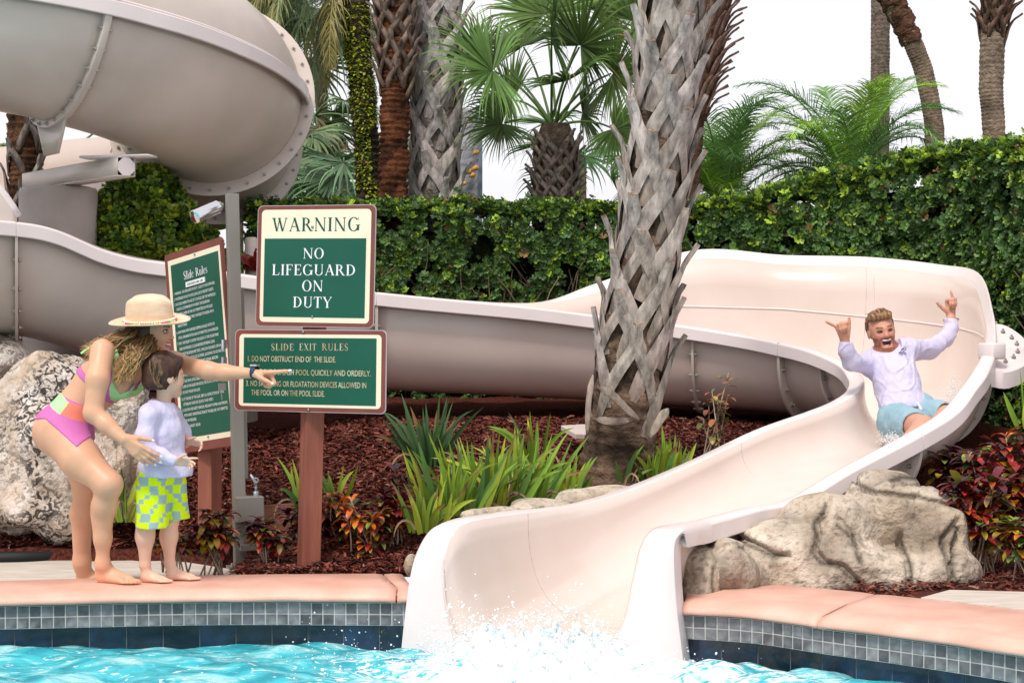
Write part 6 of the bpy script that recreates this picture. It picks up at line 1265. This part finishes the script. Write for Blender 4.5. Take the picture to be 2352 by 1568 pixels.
for k in range(150):
    a = rr.uniform(-2.6, .6); z0 = rr.uniform(.02, .095); r_ = .078; s0 = KH(-.017+math.cos(a)*.02, math.sin(a)*.02, .112); s1_ = KH(-.02+math.cos(a+.3)*.088*math.cos(.3), math.sin(a+.3)*.079*math.cos(.3), .055); s2_ = KH(-.03+math.cos(a+.4)*.085, math.sin(a+.4)*.076, -.012-rr.uniform(0,.035)); strand(s0, [s1_], s2_, rr.uniform(.0015,.003), 5, .003, (.05,.02,.012), (.10,.045,.025))
for (p0, p1, p2) in (((352,822),(356,842),(352,868)),((358,820),(366,845),(358,880)),((362,830),(372,850),(366,866)),((352,858),(356,878),(366,890)),((366,862),(364,880),(372,890)),((346,826),(344,845),(350,862))):
    for _ in range(3): j = lambda: U(-2.5, 2.5); strand(P(p0[0]+j(), p0[1]+j(), 8.035), [P(p1[0]+j(), p1[1]+j(), 8.025)], P(p2[0]+j(), p2[1]+j(), 8.03), .003, 6, .002, (.10,.05,.025), (.34,.20,.09))
mb.build('hair_strands', m_hair, khair)

# ===== the man on the slide
mn = empty('person', P(2060,1000,9.95), 'laughing bearded man in white long sleeves and pale blue shorts riding the slide', 'person')
N = Body()
mc = P(2024,757,10.22); md = nrm(A([.10,-1.,-.08])); mu = nrm(A([-.20,.05,1.])); mu = nrm(mu-md*np.dot(mu, md)); ms_ = np.cross(md, mu); MR = np.stack([md, ms_, mu], 1)      # local x forward, y to picture left or right, z up
def MH(x, y, z): return mc+MR@A([x, y, z])
head(N, MH, MR, .97)
N.cap(MH(.055,.0,-.10), MH(.055,0,-.11), .024, .022, .02)
N.ell(MH(.086,0,-.069), (.025,.031,.021), MR, .007, -1)
N.cap(P(2028,785,10.25), P(2040,822,10.25), .050, .052, .03)
N.chain([P(2048,835,10.22), P(2060,880,10.13), P(2078,945,9.99)], [.105,.100,.105], .05, (A([0,1,.2]), .75))
N.cap(P(2000,830,10.23), P(2085,802,10.27), .050, .050, .05)
N.chain([P(1992,835,10.18), P(1956,832,10.02)], [.042,.038], .03).chain([P(1956,832,10.02), P(1942,800,9.98), P(1940,778,9.97)], [.036,.031,.026], .02)
hw = P(1940,778,9.97); tipsA = hand(N, hw, A([-.30,-.10,1.]), A([-.25,-.95,0.1]), A([.9,-.2,.35]), .98, curl=((1.45,1.5,.7),(1.45,1.5,.7),(1.4,1.5,.7),(-.05,.05,.05)), thumb=(1.05,.0,.5), spread=.0, pdir=A([-.92,-.25,.42]))
N.chain([P(2088,800,10.28), P(2135,800,10.42), P(2172,776,10.55)], [.042,.037,.034], .03).chain([P(2172,776,10.55), P(2184,750,10.62), P(2184,724,10.66)], [.034,.031,.026], .02)
tipsB = hand(N, P(2184,724,10.66), A([.0,.05,1.]), A([-.45,-.85,.1]), A([-.85,-.2,.35]), .98, curl=((1.45,1.5,.7),(1.45,1.5,.7),(1.4,1.5,.7),(-.05,.02,.0)), thumb=(.45,.1,.2), spread=.0, pdir=A([-.28,0,.96]))
N.chain([P(2066,970,9.96), P(2098,977,9.76), P(2122,982,9.56)], [.086,.076,.060], .03).chain([P(2122,982,9.56), A([2.02,9.42,.50]), A([1.84,9.24,.44])], [.058,.052,.036], .03)
N.chain([P(2102,953,10.04), P(2145,955,9.94), P(2172,958,9.84)], [.084,.074,.060], .03).chain([P(2172,958,9.84), A([2.20,9.68,.53]), A([2.02,9.50,.50])], [.058,.050,.036], .03)
foot(N, A([1.84,9.22,.40]), A([-.7,-.7,0]), 1., 1); foot(N, A([2.02,9.48,.44]), A([-.7,-.7,0]), 1., 1)
rm = .0048; GN, ln_, axn = N.grid(rm)
def mcol(V):
    c = np.tile(A([.63,.315,.215]), (len(V), 1)); L_ = (V-mc)@MR; x, y, z = L_.T; hd_ = np.linalg.norm(L_, axis=1) < .16
    red = np.exp(-(((np.abs(y)-.035)/.02)**2+((z+.028)/.022)**2))+np.exp(-((y/.014)**2+((z+.028)/.02)**2)); red = np.where(hd_ & (x > .03), red, 0)[:, None]; c = c*(1-red*.5)+A([.60,.19,.14])*red*.5
    ch = sm(-z, .092, .100)*sm(x, .01, .03)*(z > -.125); mu2 = (1-sm(np.abs(z+.0435), .006, .010))*(1-sm(np.abs(y), .034, .042))*(x > .045); gt = np.exp(-((np.abs(y)-.039)/.010)**2)*(z < -.045)*(z > -.10)*(x > .035); jw = .95*sm(np.abs(y), .040, .050)*sm(-z, .025, .045)*(z > -.105)*(x > -.01)
    bw_ = np.clip(np.maximum.reduce([ch, mu2, gt, jw]), 0, 1)*hd_; n_ = fnoise(V, 80, 2); bw_ = (bw_*(.85+.3*n_)).clip(0, 1)[:, None]; c = c*(1-bw_)+A([.25,.075,.03])*bw_; edge = hd_ & (x > .05) & (np.abs(np.hypot(y/.030, (z+.068)/.021)-1) < .10); c[edge] = A([.50,.16,.13]); cav = hd_ & (x > .035) & (np.hypot(y/.028, (z+.068)/.0195) < .93); c[cav] = A([.09,.012,.012])
    br = hd_ & (x > .055) & (np.abs(z-.0215+.1*np.abs(np.abs(y)-.03)) < .0045) & (np.abs(np.abs(y)-.030) < .018); c[br] = A([.20,.09,.04]); return c
mbody = mesh_sdf('body', GN, ln_, rm, m_skin, mn, mcol, 1)
mb = MB(); mb.tube([MH(.054,0,-.069), MH(.060,0,-.069)], [.027,.025], 16); V = mb.v[-1]; mo = mb.build('mouth', m_mouth, mbody)
q = [MH(.0725,.023,-.052), MH(.083,.012,-.0535), MH(.086,0,-.054), MH(.083,-.012,-.0535), MH(.0725,-.023,-.052)]; mb = MB(); q = cr(A(q), 4); mb.strip(q, .0036, MR[:, 2]*0+MR[:, 0], 0); mb.build('teeth', m_teeth, mo, solid=.004)
q = [MH(.066,.015,-.081), MH(.074,.008,-.084), MH(.076,0,-.0845), MH(.074,-.008,-.084), MH(.066,-.015,-.081)]; mb = MB(); mb.strip(cr(A(q), 4), .0028, MR[:, 0], 0); mb.build('teeth', m_teeth, mo, solid=.004)
for e in (-1, 1):
    mb = MB(); mb.tube([MH(.066,e*.0305-.012,-.001), MH(.0715,e*.0305,.0), MH(.066,e*.0305+.012,-.001)], [.002,.0045,.002], 8); ey = mb.build('eye', m_dkeye, mbody)
    mb = MB(); mb.tube(cr(A([MH(.064,e*.0305-.016,-.003), MH(.0755,e*.0305,.006), MH(.064,e*.0305+.016,-.003)]), 4), .0022, 6, col=(.3,.15,.1)); mb.tube(cr(A([MH(.064,e*.0305-.014,-.004), MH(.0735,e*.0305,-.0075), MH(.064,e*.0305+.014,-.004)]), 4), .0018, 6, col=(.45,.2,.14)); mb.build('eyelid', m_skin, ey)
MHb = Body(); MHb.ell(MH(-.020,0,.026), (.094,.080,.088), MR, .02).cap(MH(.056,-.03,.080), MH(.048,.04,.078), .026, .022, .03).cap(MH(.0,-.02,.092), MH(.03,.03,.088), .028, .026, .03)
GMh, lmh, axh = MHb.grid(.0045); xg, yg, zg = np.meshgrid(*axh, indexing='ij', sparse=True); L0, L1, L2 = [(xg-mc[0])*MR[0, i]+(yg-mc[1])*MR[1, i]+(zg-mc[2])*MR[2, i] for i in range(3)]
GMh = np.maximum(GMh, (np.minimum(L0-.002, (.062-L2)+.0*L1)).astype(np.float32)); GMh = np.maximum(GMh, (-.045-L2).astype(np.float32)); GMh = np.maximum(GMh, (L0-.086).astype(np.float32))
def mdisp(V):
    L_ = (V-mc)@MR; n_ = A([mnoise.noise(Vector((l[0]*14, l[1]*75, l[2]*30))) for l in L_])+.5*A([mnoise.noise(Vector((l[0]*30, l[1]*150, l[2]*30))) for l in L_]); o_ = (V-mc)/np.linalg.norm(V-mc, axis=1)[:, None]; return V+o_*(n_*.007*sm(L_[:, 2], .03, .08))[:, None]
mesh_sdf('hair', GMh, lmh, .0045, m_hair, mn, lambda V: (lambda L_: (A([.13,.062,.028])*(1-sm(L_[:, 2], .04, .09))[:, None]+A([.26,.135,.06])*sm(L_[:, 2], .04, .09)[:, None])*(1+.9*A([mnoise.noise(Vector((l[0]*14, l[1]*90, l[2]*30))) for l in L_])[:, None]))((V-mc)@MR), 1, disp=mdisp)
mb = MB()
for k in range(420):
    yy = U(-.062, .062); z0 = .096-abs(yy)**2*6; a_ = MH(.072-.5*abs(yy), yy, .070+U(-.008,.006)); m_ = MH(.040+U(-.02,.01), yy*.95, z0+.014+U(-.008,.010)); b_ = MH(-.045+U(-.03,.03), yy*.8, .090+U(-.01,.010)); strand(a_, [m_], b_, U(.0012,.0024), 5, .002, (.13,.06,.028), (.36,.20,.09) if rr.random() < .4 else (.20,.10,.045))
for k in range(600):
    th = U(.4, 2.6)*(1 if k % 2 else -1); z_ = U(-.035,.055); r0_, r1_ = .092, .079; p_ = MH(-.020+r0_*math.cos(th)*.95*math.sqrt(max(.05, 1-((z_-.03)/.09)**2)), r1_*math.sin(th)*math.sqrt(max(.05, 1-((z_-.03)/.09)**2)), z_)
    if ((p_-mc)@MR)[0] > .012: continue
    strand(p_, [], p_+MR@A([-.006, 0, -.014]), .0012, 3, .0005, (.15,.075,.035), (.12,.06,.028))
mb.build('hair_strands', m_hair, mn)
MT = Body(); MT.chain([P(2047,832,10.22), P(2060,880,10.12), P(2078,950,9.99)], [.130,.124,.132], .05, (A([0,1,.2]), .80)).cap(P(2002,832,10.22), P(2082,804,10.26), .070, .070, .05).cap(P(2030,796,10.25), P(2042,830,10.24), .064, .085, .03)
MT.chain([P(1996,837,10.18), P(1956,832,10.02)], [.062,.048], .035).chain([P(1956,832,10.02), P(1943,803,9.98), P(1940,776,9.97)], [.048,.043,.036], .02).chain([P(2086,804,10.28), P(2135,802,10.42), P(2172,778,10.55)], [.064,.052,.046], .035).chain([P(2172,778,10.55), P(2184,752,10.62), P(2184,726,10.66)], [.045,.041,.036], .02)
GM, lm, axm = MT.grid(rm); xg, yg, zg = np.meshgrid(*axm, indexing='ij', sparse=True)
hm = P(2075,948,9.95); hn_ = nrm(A([.30,-.35,-1.])); GM = np.maximum(GM, ((xg-hm[0])*hn_[0]+(yg-hm[1])*hn_[1]+(zg-hm[2])*hn_[2]).astype(np.float32))
nk = P(2031,801,10.2); nn_ = nrm(A([-.22,-.38,1.])); nearn = (np.abs(xg-nk[0]) < .085)&(zg > nk[2]-.1)&(np.abs(yg-10.22) < .15); GM = np.where(nearn, np.maximum(GM, (xg-nk[0])*nn_[0]+(yg-nk[1])*nn_[1]+(zg-nk[2])*nn_[2]-.004), GM).astype(np.float32)
for cp in (P(1940,784,9.97), P(2184,731,10.66)):
    cn_ = A([0,0,1.]); ng = (np.abs(xg-cp[0]) < .075)&(np.abs(yg-cp[1]) < .09)&(zg > cp[2]-.03); GM = np.where(ng, np.maximum(GM, zg-cp[2]), GM).astype(np.float32)
def mwr(V):
    out = wrinkle(V, .007, 8.5, (1,1,1.2)); d = A([mnoise.ridged_multi_fractal(Vector((v[0]*6+v[2]*5, v[1]*3, v[2]*8-v[0]*5)), 1., 2., 2, 1., 2.) for v in V]); c_ = A([2.17, 10.2, .95]); o_ = V-A([P(2060,880,10.25)[0], 10.25, 0])*A([1,1,0])-V*A([0,0,1]); o_ /= np.linalg.norm(o_, axis=1)[:, None]+1e-6; f1 = A([mnoise.noise(Vector((v[0]*5+v[2]*4, v[1]*3, v[2]*7-v[0]*6))) for v in V]); f2 = A([mnoise.noise(Vector((v[0]*11-v[2]*7+4, v[1]*5, v[2]*9+v[0]*8))) for v in V]); return out+o_*((1-np.minimum(1, np.abs(f1)/.10))*.008+(1-np.minimum(1, np.abs(f2)/.16))*.004-.004)[:, None]
mshirt = mesh_sdf('shirt', GM, lm, rm, m_rash, mn, None, 2, disp=mwr)
lg = P(2077,804,10.07); mb = MB()
for pts in ([(2064,812),(2072,803),(2077,797),(2081,799),(2080,804),(2075,806)], [(2066,811),(2075,808),(2081,812)], [(2070,803),(2073,800)], [(2074,803),(2078,801)]): mb.tube([P(x, y, 10.095+.0006*(x-2064)) for x, y in pts], .0022, 5)
mb.build('chest_logo', M('dark_print', (.05,.05,.10), .6, .2), mshirt)
MS = Body(); MS.cap(P(2062,962,9.98), P(2108,945,10.04), .112, .110, .04, (A([0,1,.2]), .85)).chain([P(2064,972,9.96), P(2094,979,9.76), P(2110,981,9.64)], [.112,.094,.084], .03).chain([P(2105,955,10.04), P(2148,957,9.92), P(2165,958,9.86)], [.108,.090,.084], .02)
GP, lp, axp = MS.grid(rm); xg, yg, zg = np.meshgrid(*axp, indexing='ij', sparse=True)
for (c0, c1, r_, lx) in ((P(2066,970,9.96), P(2122,982,9.56), .083, 0), (P(2105,952,10.04), P(2172,958,9.84), .080, 1)):
    d_ = nrm(c1-c0); L_ = .275 if lx == 0 else .225; hp_ = c0+d_*L_; s_ = (xg-hp_[0])*d_[0]+(yg-hp_[1])*d_[1]+(zg-hp_[2])*d_[2]; t_ = (xg-c0[0])*d_[0]+(yg-c0[1])*d_[1]+(zg-c0[2])*d_[2]; rad_ = np.sqrt(np.maximum((xg-c0[0]-t_*d_[0])**2+(yg-c0[1]-t_*d_[1])**2+(zg-c0[2]-t_*d_[2])**2, 0)); GP = np.maximum(GP, np.where((rad_ < .125) & (t_ > .14), s_, -1)).astype(np.float32); GP = np.maximum(GP, -np.maximum(rad_-r_+.012, -(s_+.03))).astype(np.float32)
GP = np.maximum(GP, -((xg-hm[0])*hn_[0]+(yg-hm[1])*hn_[1]+(zg-hm[2])*hn_[2]+.09).astype(np.float32))
msh = mesh_sdf('shorts', GP, lp, rm, M('pale_blue_cotton', (.27,.42,.50), .75, .2, col2=(.33,.49,.57), vs=8, bump=(14,.8,.02)), mn, None, 1, disp=lambda V: wrinkle(V, .007, 10, (1,1,1)))
mb = MB(); mb.strip(cr(A([P(2107,922,9.86), P(2112,932,9.83), P(2117,940,9.81)]), 4), .006, (0,-1,.4)); mb.build('drawstring', M('white_cord', (.8,.76,.8), .7, .2), msh, solid=.003)
mb = MB(); bw = P(2184,731,10.66)
for k in range(22): a = k*2*math.pi/22; c = bw+A([math.cos(a)*.043, math.sin(a)*.043, -.010+.012*math.sin(a+.5)]); mb.tube([c-A([.004,0,0]), c, c+A([.004,0,0])], [.002,.005,.002], 6, col=[(.04,.03,.03),(.35,.3,.2),(.6,.55,.45)][k % 3])
mb.build('bead_bracelet', MATS['bead'], mn)
# ---------------------------------------------------------------- rocks
def blob_mesh(parts, res, disp): B = Body(); [B.ell(c, r, R, k) for c, r, R, k in parts]; return B
m_lime = bpy.data.materials.new('pitted_limestone'); m_lime.use_nodes = True; n = m_lime.node_tree.nodes; l = m_lime.node_tree.links; p = n['Principled BSDF']; t = n.new('ShaderNodeTexCoord')
def nz_(sc, det=6, dist=0.):
    q = n.new('ShaderNodeTexNoise'); q.inputs['Scale'].default_value = sc; q.inputs['Detail'].default_value = det; q.inputs['Distortion'].default_value = dist; l.new(t.outputs['Object'], q.inputs['Vector']); return q
def ramp_(src, stops):
    r = n.new('ShaderNodeValToRGB'); e = r.color_ramp.elements; e[0].position, e[0].color = stops[0][0], (*stops[0][1], 1); e[1].position, e[1].color = stops[-1][0], (*stops[-1][1], 1)
    for s_, c in stops[1:-1]: q = e.new(s_); q.color = (*c, 1)
    l.new(src, r.inputs[0]); return r
def mixc(f, a, b):
    m_ = n.new('ShaderNodeMix'); m_.data_type = 'RGBA'; l.new(f, m_.inputs[0]); l.new(a, m_.inputs[6]); l.new(b, m_.inputs[7]); return m_.outputs[2]
b0 = ramp_(nz_(4, 7).outputs['Fac'], [(.30,(.40,.31,.23)),(.5,(.66,.58,.51)),(.70,(.80,.75,.72))]); pit = ramp_(nz_(26, 9, 1.2).outputs['Fac'], [(.44,(0,0,0)),(.52,(1,1,1))]); area = ramp_(nz_(2.6, 3).outputs['Fac'], [(.42,(1,1,1)),(.60,(0,0,0))]); rust = ramp_(nz_(3.3, 5).outputs['Fac'], [(.50,(0,0,0)),(.68,(1,1,1))])
dk = n.new('ShaderNodeRGB'); dk.outputs[0].default_value = (.035,.028,.024,1); rs_ = n.new('ShaderNodeRGB'); rs_.outputs[0].default_value = (.48,.27,.10,1)
inv = n.new('ShaderNodeMath'); inv.operation = 'SUBTRACT'; inv.inputs[0].default_value = 1; l.new(pit.outputs[0], inv.inputs[1]); mu_ = n.new('ShaderNodeMath'); mu_.operation = 'MULTIPLY'; l.new(inv.outputs[0], mu_.inputs[0]); ad_ = n.new('ShaderNodeMath'); ad_.operation = 'MULTIPLY_ADD'; l.new(area.outputs[0], ad_.inputs[0]); ad_.inputs[1].default_value = .92; ad_.inputs[2].default_value = .05; l.new(ad_.outputs[0], mu_.inputs[1])
rm_ = n.new('ShaderNodeMath'); rm_.operation = 'MULTIPLY'; l.new(rust.outputs[0], rm_.inputs[0]); rm_.inputs[1].default_value = .6
l.new(mixc(mu_.outputs[0], mixc(rm_.outputs[0], b0.outputs[0], rs_.outputs[0]), dk.outputs[0]), p.inputs['Base Color']); p.inputs['Roughness'].default_value = .9
bp = n.new('ShaderNodeBump'); bp.inputs['Strength'].default_value = 1.; bp.inputs['Distance'].default_value = .02; l.new(nz_(38, 8, .6).outputs['Fac'], bp.inputs['Height']); l.new(bp.outputs[0], p.inputs['Normal'])
def rock(name, label, prims, res, mat, disp, cat='rock', colf=None, k=.08, group=None):
    B = Body()
    for c, r in prims: B.ell(c, r, k=k)
    G, lo_, _ = B.grid(res); c = A([c for c, r in prims]).mean(0); e = empty(name, (c[0], c[1], min(q[0][2]-q[1][2]*.5 for q in prims)), label, cat, group) if False else None
    V, F = nets(G, lo_, res); V = disp(V); return tag(obj(name, V, F, mat, None, col=colf(V) if colf else None, origin=(c[0], c[1], c[2]-.2)), label, cat, group)
def ldisp(V):
    n1_ = A([mnoise.noise_vector(Vector(v*2.6)) for v in V]); n2_ = A([mnoise.noise_vector(Vector(v*7)) for v in V]); n3 = fnoise(V, 24, 3); o = (V-A([-2.6,10.0,.4])); o /= np.linalg.norm(o, axis=1)[:, None]; pit_ = -np.maximum(0, n3-.1)*.05; fac = A([mnoise.voronoi(Vector(v*3.2))[0][0] for v in V]); return V+n1_*.06+n2_*.028+o*(n3*.014+pit_-fac*.20+.07)[:, None]
rock('limestone_boulder', 'big pitted white and black limestone boulder behind the woman\'s legs', [(P(95,960,9.95),(.36,.28,.36)),(P(30,1080,9.8),(.42,.3,.38)),(P(170,1060,9.75),(.42,.3,.36)),(P(255,1080,9.8),(.34,.28,.30)),(P(180,900,10.0),(.34,.26,.20)),(P(300,1020,9.85),(.22,.24,.30)),(P(110,1160,9.75),(.42,.28,.2)),(P(115,860,10.0),(.14,.14,.16))], .016, m_lime, ldisp)
rock('limestone_boulder', 'small corner of another pale limestone rock at the left edge, behind the big boulder', [(P(-15,815,10.6),(.18,.2,.13)),(P(-20,850,10.6),(.2,.2,.2))], .02, m_lime, ldisp)
m_tan = M('carved_tan_rock', rough=.85, spec=.25, attr=True, var=.22, vs=9, bump=(42,1.,.022), detail=8)
CRK = [[(1380,345),(1500,400),(1620,412),(1760,432),(1900,465),(2010,500)],[(1940,560),(1860,650),(1868,760),(1886,850),(1892,960),(1905,1010)],[(1945,600),(1925,700),(1886,800)],[(1190,470),(1160,540),(1100,580),(1112,650),(1070,730),(1130,790),(1230,810),(1300,880),(1400,950)],[(625,680),(700,690),(790,720),(850,750),(930,745)],[(462,770),(455,840),(462,950)],[(1640,640),(1655,760),(1640,960)],[(1230,580),(1330,660),(1345,780)],[(1620,350),(1700,335),(1850,345)]]
CRK = [A([P((2500+x/1.4737)/1.7415, (1700+y/1.4737)/1.7415, 8.2)[[0, 2]] for x, y in q]) for q in CRK]
def crackd(V):
    d = np.full(len(V), 9.); w = .006*fnoise(V, 16, 2); p = np.stack([V[:, 0]*8.2/V[:, 1]+w, EYE+(V[:, 2]-EYE)*8.2/V[:, 1]+w*.7], 1) if False else np.stack([V[:, 0]+w, V[:, 2]+w*.7], 1)
    for q in CRK:
        for a_, b_ in zip(q[:-1], q[1:]): t = np.clip(((p-a_)@(b_-a_))/((b_-a_)@(b_-a_)), 0, 1); d = np.minimum(d, np.linalg.norm(p-a_-t[:, None]*(b_-a_), axis=1))
    return d
def tdisp(V):
    n1_ = A([mnoise.noise_vector(Vector((v[0]*3, v[1]*3, v[2]*2.2))) for v in V]); n2_ = fnoise(V*A([1,1,.7]), 10, 4); fac = A([mnoise.voronoi(Vector((v[0]*3.6+.3*v[2], v[1]*3.6, v[2]*2.4)))[0][0] for v in V]); fz = A([mnoise.noise(Vector((v[0]*2.2, v[1]*2.2, v[2]*16+v[0]*4))) for v in V])
    o = V-A([1.75,8.9,.0]); o /= np.linalg.norm(o, axis=1)[:, None]; d = crackd(V); g = -.030*np.exp(-(d/.010)**2)+.012*np.exp(-((d-.03)/.02)**2); return V+n1_*.040+o*(n2_*.014+g-(fac-.3)*.075+fz*.006)[:, None]
def tcol_(V):
    n_ = fnoise(V, 3, 3); f = np.exp(-(crackd(V)/.010)**2)[:, None]; g = np.clip(.5+n_*1.3, 0, 1)[:, None]; c = A([.44,.36,.27])*(1-g)+A([.63,.54,.44])*g
    low = np.clip(fnoise(V*A([1,1,.5])+7, 5, 4)*2.4-.05, 0, 1)[:, None]; c = c*(1-low*.6)+A([.22,.17,.13])*low*.6; sp_ = np.clip(fnoise(V, 38, 3)*3-.6, 0, 1)[:, None]; c = c*(1-sp_*.5)+A([.12,.10,.08])*sp_*.5; return c*(1-f*.85)+A([.05,.04,.03])*f*.85
rock('carved_rock', 'large tan rock with carved cracks under the outer rail of the slide, beside the crotons', [(P(1800,1290,8.25),(.24,.22,.20)),(P(1900,1235,8.4),(.28,.26,.215)),(P(2045,1175,8.5),(.25,.28,.20)),(P(2130,1225,8.4),(.19,.25,.20)),(P(2145,1320,8.25),(.205,.24,.15)),(P(1930,1325,8.2),(.44,.22,.15)),(P(2110,1170,8.55),(.18,.22,.13)),(P(1720,1325,8.12),(.12,.15,.09))], .0105, m_tan, tdisp, colf=tcol_, k=.04)
rock('carved_rock', 'small rounded tan rock wedged against the right side of the slide mouth', [(P(1600,1312,7.93),(.105,.15,.125)),(P(1665,1300,8.0),(.115,.15,.12)),(P(1710,1325,8.02),(.075,.12,.09)),(P(1590,1350,7.85),(.08,.10,.07))], .008, m_tan, tdisp, colf=tcol_, k=.025)
GR = 'low tan rocks along the inner rail of the slide'
rock('carved_rock', 'flat tan rock at the foot of the big palm trunk beside the slide rail', [(P(1385,1140,9.2),(.17,.15,.06)),(P(1320,1150,9.05),(.14,.12,.045))], .010, m_tan, tdisp, colf=tcol_, k=.03, group=GR)
rock('carved_rock', 'low tan rock beneath the short iris clump, middle of the row along the rail', [(P(1240,1162,8.85),(.13,.12,.045)),(P(1210,1168,8.75),(.08,.10,.035))], .010, m_tan, tdisp, colf=tcol_, k=.03, group=GR)
rock('carved_rock', 'low tan rock nearest the pool along the inner rail of the slide', [(P(1130,1180,8.55),(.12,.10,.04)),(P(1080,1188,8.45),(.06,.08,.03))], .010, m_tan, tdisp, colf=tcol_, k=.03, group=GR)
rock('carved_rock', 'thumb-sized tan rock peeping out left of the slide mouth above the coping', [(P(945,1298,8.25),(.035,.05,.055))], .007, m_tan, lambda V: V+A([mnoise.noise_vector(Vector(v*12)) for v in V])*.008, colf=tcol_, k=.02)
mb = MB(); a = [P(1288,976,10.3), P(1370,972,10.5), P(1372,998,10.2), P(1322,996,10.15)]; tag(obj('stone_slab', A(a+[q-A([0,0,.03]) for q in a]), [(0,1,2,3),(7,6,5,4)]+[(i,i+4,(i+1)%4+4,(i+1)%4) for i in range(4)], M('pale_slab', (.55,.46,.42), .8, .2), origin=a[0], smooth=False, auto=.004), 'thin pale slab lying in the mulch just left of the palm trunk', 'slab')
# ---------------------------------------------------------------- climbing wall in the distance
cw_ = empty('climbing_wall', (-.62, 17, .7), 'grey crumpled climbing wall with orange holds seen behind the pale palm trunk', 'climbing wall')
nx, nzz_ = 26, 30; V = []
for i in range(nx):
    for j in range(nzz_): x = X(936,17)+(X(1100,17)-X(936,17))*i/(nx-1); z = .7+(Zp(250,17)-.7)*j/(nzz_-1); V.append((x, 17+.12*mnoise.noise(Vector((x*3, 0, z*3)))+.06*abs(mnoise.noise(Vector((x*7, 3, z*7)))), z))
pan = obj('wall_panel', V, grid_faces(nx, nzz_), M('grey_rock_panel', (.26,.26,.30), .6, .3, col2=(.44,.44,.49), vs=2.5, bump=(9,.8,.05)), cw_, solid=.05)
mb = MB(); mb.box((X(1103,17), 17, (.7+Zp(250,17))/2), (.02, .08, (Zp(250,17)-.7)/2)); mb.build('side_frame', M('steel_frame', (.2,.24,.32), .5, .5, metal=.5), cw_, smooth=False)
mh = M('orange_hold', (.55,.24,.05), .6, .3, col2=(.6,.36,.06), vs=2)
for (x, y) in ((945,346),(968,428),(1066,423),(1094,352),(1092,388),(1075,396),(1085,404)):
    q = P(x, y, 16.84); s = random.uniform(.022,.04); mb = MB(); mb.tube([q+A([-s,0,-s*.5]), q+A([-s*.3,-.02,0]), q+A([s*.4,-.02,s*.3]), q+A([s,0,s*.6])], [s*.4,s*.8,s*.9,s*.3], 8); V_ = mb.v[-1]; mb.build('hand_hold', mh, pan)
# ---------------------------------------------------------------- splash where the slide meets the pool
m_foam = M('white_foam', (.52,.66,.70), .5, .3, col2=(.84,.87,.88), vs=14, ramp=(.3,.55), bump=(70,.8,.012))
r_ = np.random.default_rng(5); nb = 1500; V = []; 
def sph(n1=6, n2=8):
    V_ = [(math.sin(math.pi*i/n1)*math.cos(2*math.pi*j/n2), math.sin(math.pi*i/n1)*math.sin(2*math.pi*j/n2), math.cos(math.pi*i/n1)) for i in range(n1+1) for j in range(n2)]; return A(V_), grid_faces(n1+1, n2, True)
# foam body: a lumpy heightfield over the water at the mouth
xs = np.arange(-.85, 1.05, .009); ys = np.arange(6.9, 7.85, .009); Xf, Yf = np.meshgrid(xs, ys, indexing='ij')
def mound(x, y): 
    h = .13*np.exp(-(((x-.08)/.30)**2+((y-7.42)/.20)**2))+.09*np.exp(-(((x-.32)/.20)**2+((y-7.45)/.18)**2))+.06*np.exp(-(((x+.16)/.16)**2+((y-7.38)/.16)**2))+.03*np.exp(-(((x-.1)/.42)**2+((y-7.15)/.18)**2))-.05*(np.abs(x-.1)/.7)**3-.05*((7.4-y)/.4)**2*(y<7.4); return h
nA = A([mnoise.turbulence(Vector((a*9, b*9, 1.)), 5, False) for a, b in zip(Xf.ravel(), Yf.ravel())]).reshape(Xf.shape); nB = A([mnoise.turbulence(Vector((a*30, b*30, 4.)), 3, True) for a, b in zip(Xf.ravel(), Yf.ravel())]).reshape(Xf.shape)
Hh = mound(Xf, Yf); Zf = -.262+Hh*(.75+.8*nA)+(nB-.4)*.012*np.clip(Hh*14+.2, 0, 1)+nA*.022
obj('splash_foam', np.stack([Xf, Yf, Zf], -1).reshape(-1, 3), grid_faces(len(xs), len(ys)), m_foam, kind='stuff')
tV, tF = sph(); n_ = 1700; x = np.concatenate([r_.normal(.12, .30, n_), r_.uniform(-.9, -.2, 300), r_.normal(-.22,.06,260)]); y = np.concatenate([r_.normal(7.36, .16, n_), r_.uniform(6.9, 7.75, 300), r_.normal(7.55,.04,260)]); n_ = len(x)
h = mound(x, y).clip(0); e = r_.gamma(1.1, .028, n_); e[1700:2000] = r_.gamma(1.5, .05, 300)+.02; e[2000:] = r_.gamma(2.2,.035,260)+.02; z = -.255+h*1.15+e; ok = ~((y > 7.74) & (x < -.2)); sz = r_.gamma(2.2, .0013, n_).clip(.0009, .008)*np.where(e > .05, .7, 1.); sz[1700:2000] *= .7; sz[2000:] *= 1.5; pos = np.c_[x, y, z][ok]; R_m = frames(r_.normal(0, 1, (len(pos), 3))); V_, F_, _ = scatter(tV*A([1, 1, 1.25]), tF, pos, R_m, sz[ok])
obj('splash_drops', V_, F_, M('water_drop', (.84,.87,.89), .2, .5, col2=(.90,.92,.93)), kind='stuff')
# thin sheet of sparkling spray round the sliding man
n_ = 900; x = r_.normal(2.36, .08, n_); y = r_.normal(9.85, .1, n_); 
pos = []
for k in range(n_):
    if k % 2: q = P(r_.normal(2190, 12), r_.normal(905, 22), 0+r_.uniform(9.95, 10.15))
    else: q = P(r_.normal(2050, 14), r_.normal(1008, 7), r_.uniform(9.6, 9.75))
    pos.append(q)
V_, F_, _ = scatter(tV, tF, A(pos), frames(r_.normal(0, 1, (n_, 3))), r_.uniform(.0012, .0032, n_)); obj('slide_spray', V_, F_, MATS['water_drop'], kind='stuff')
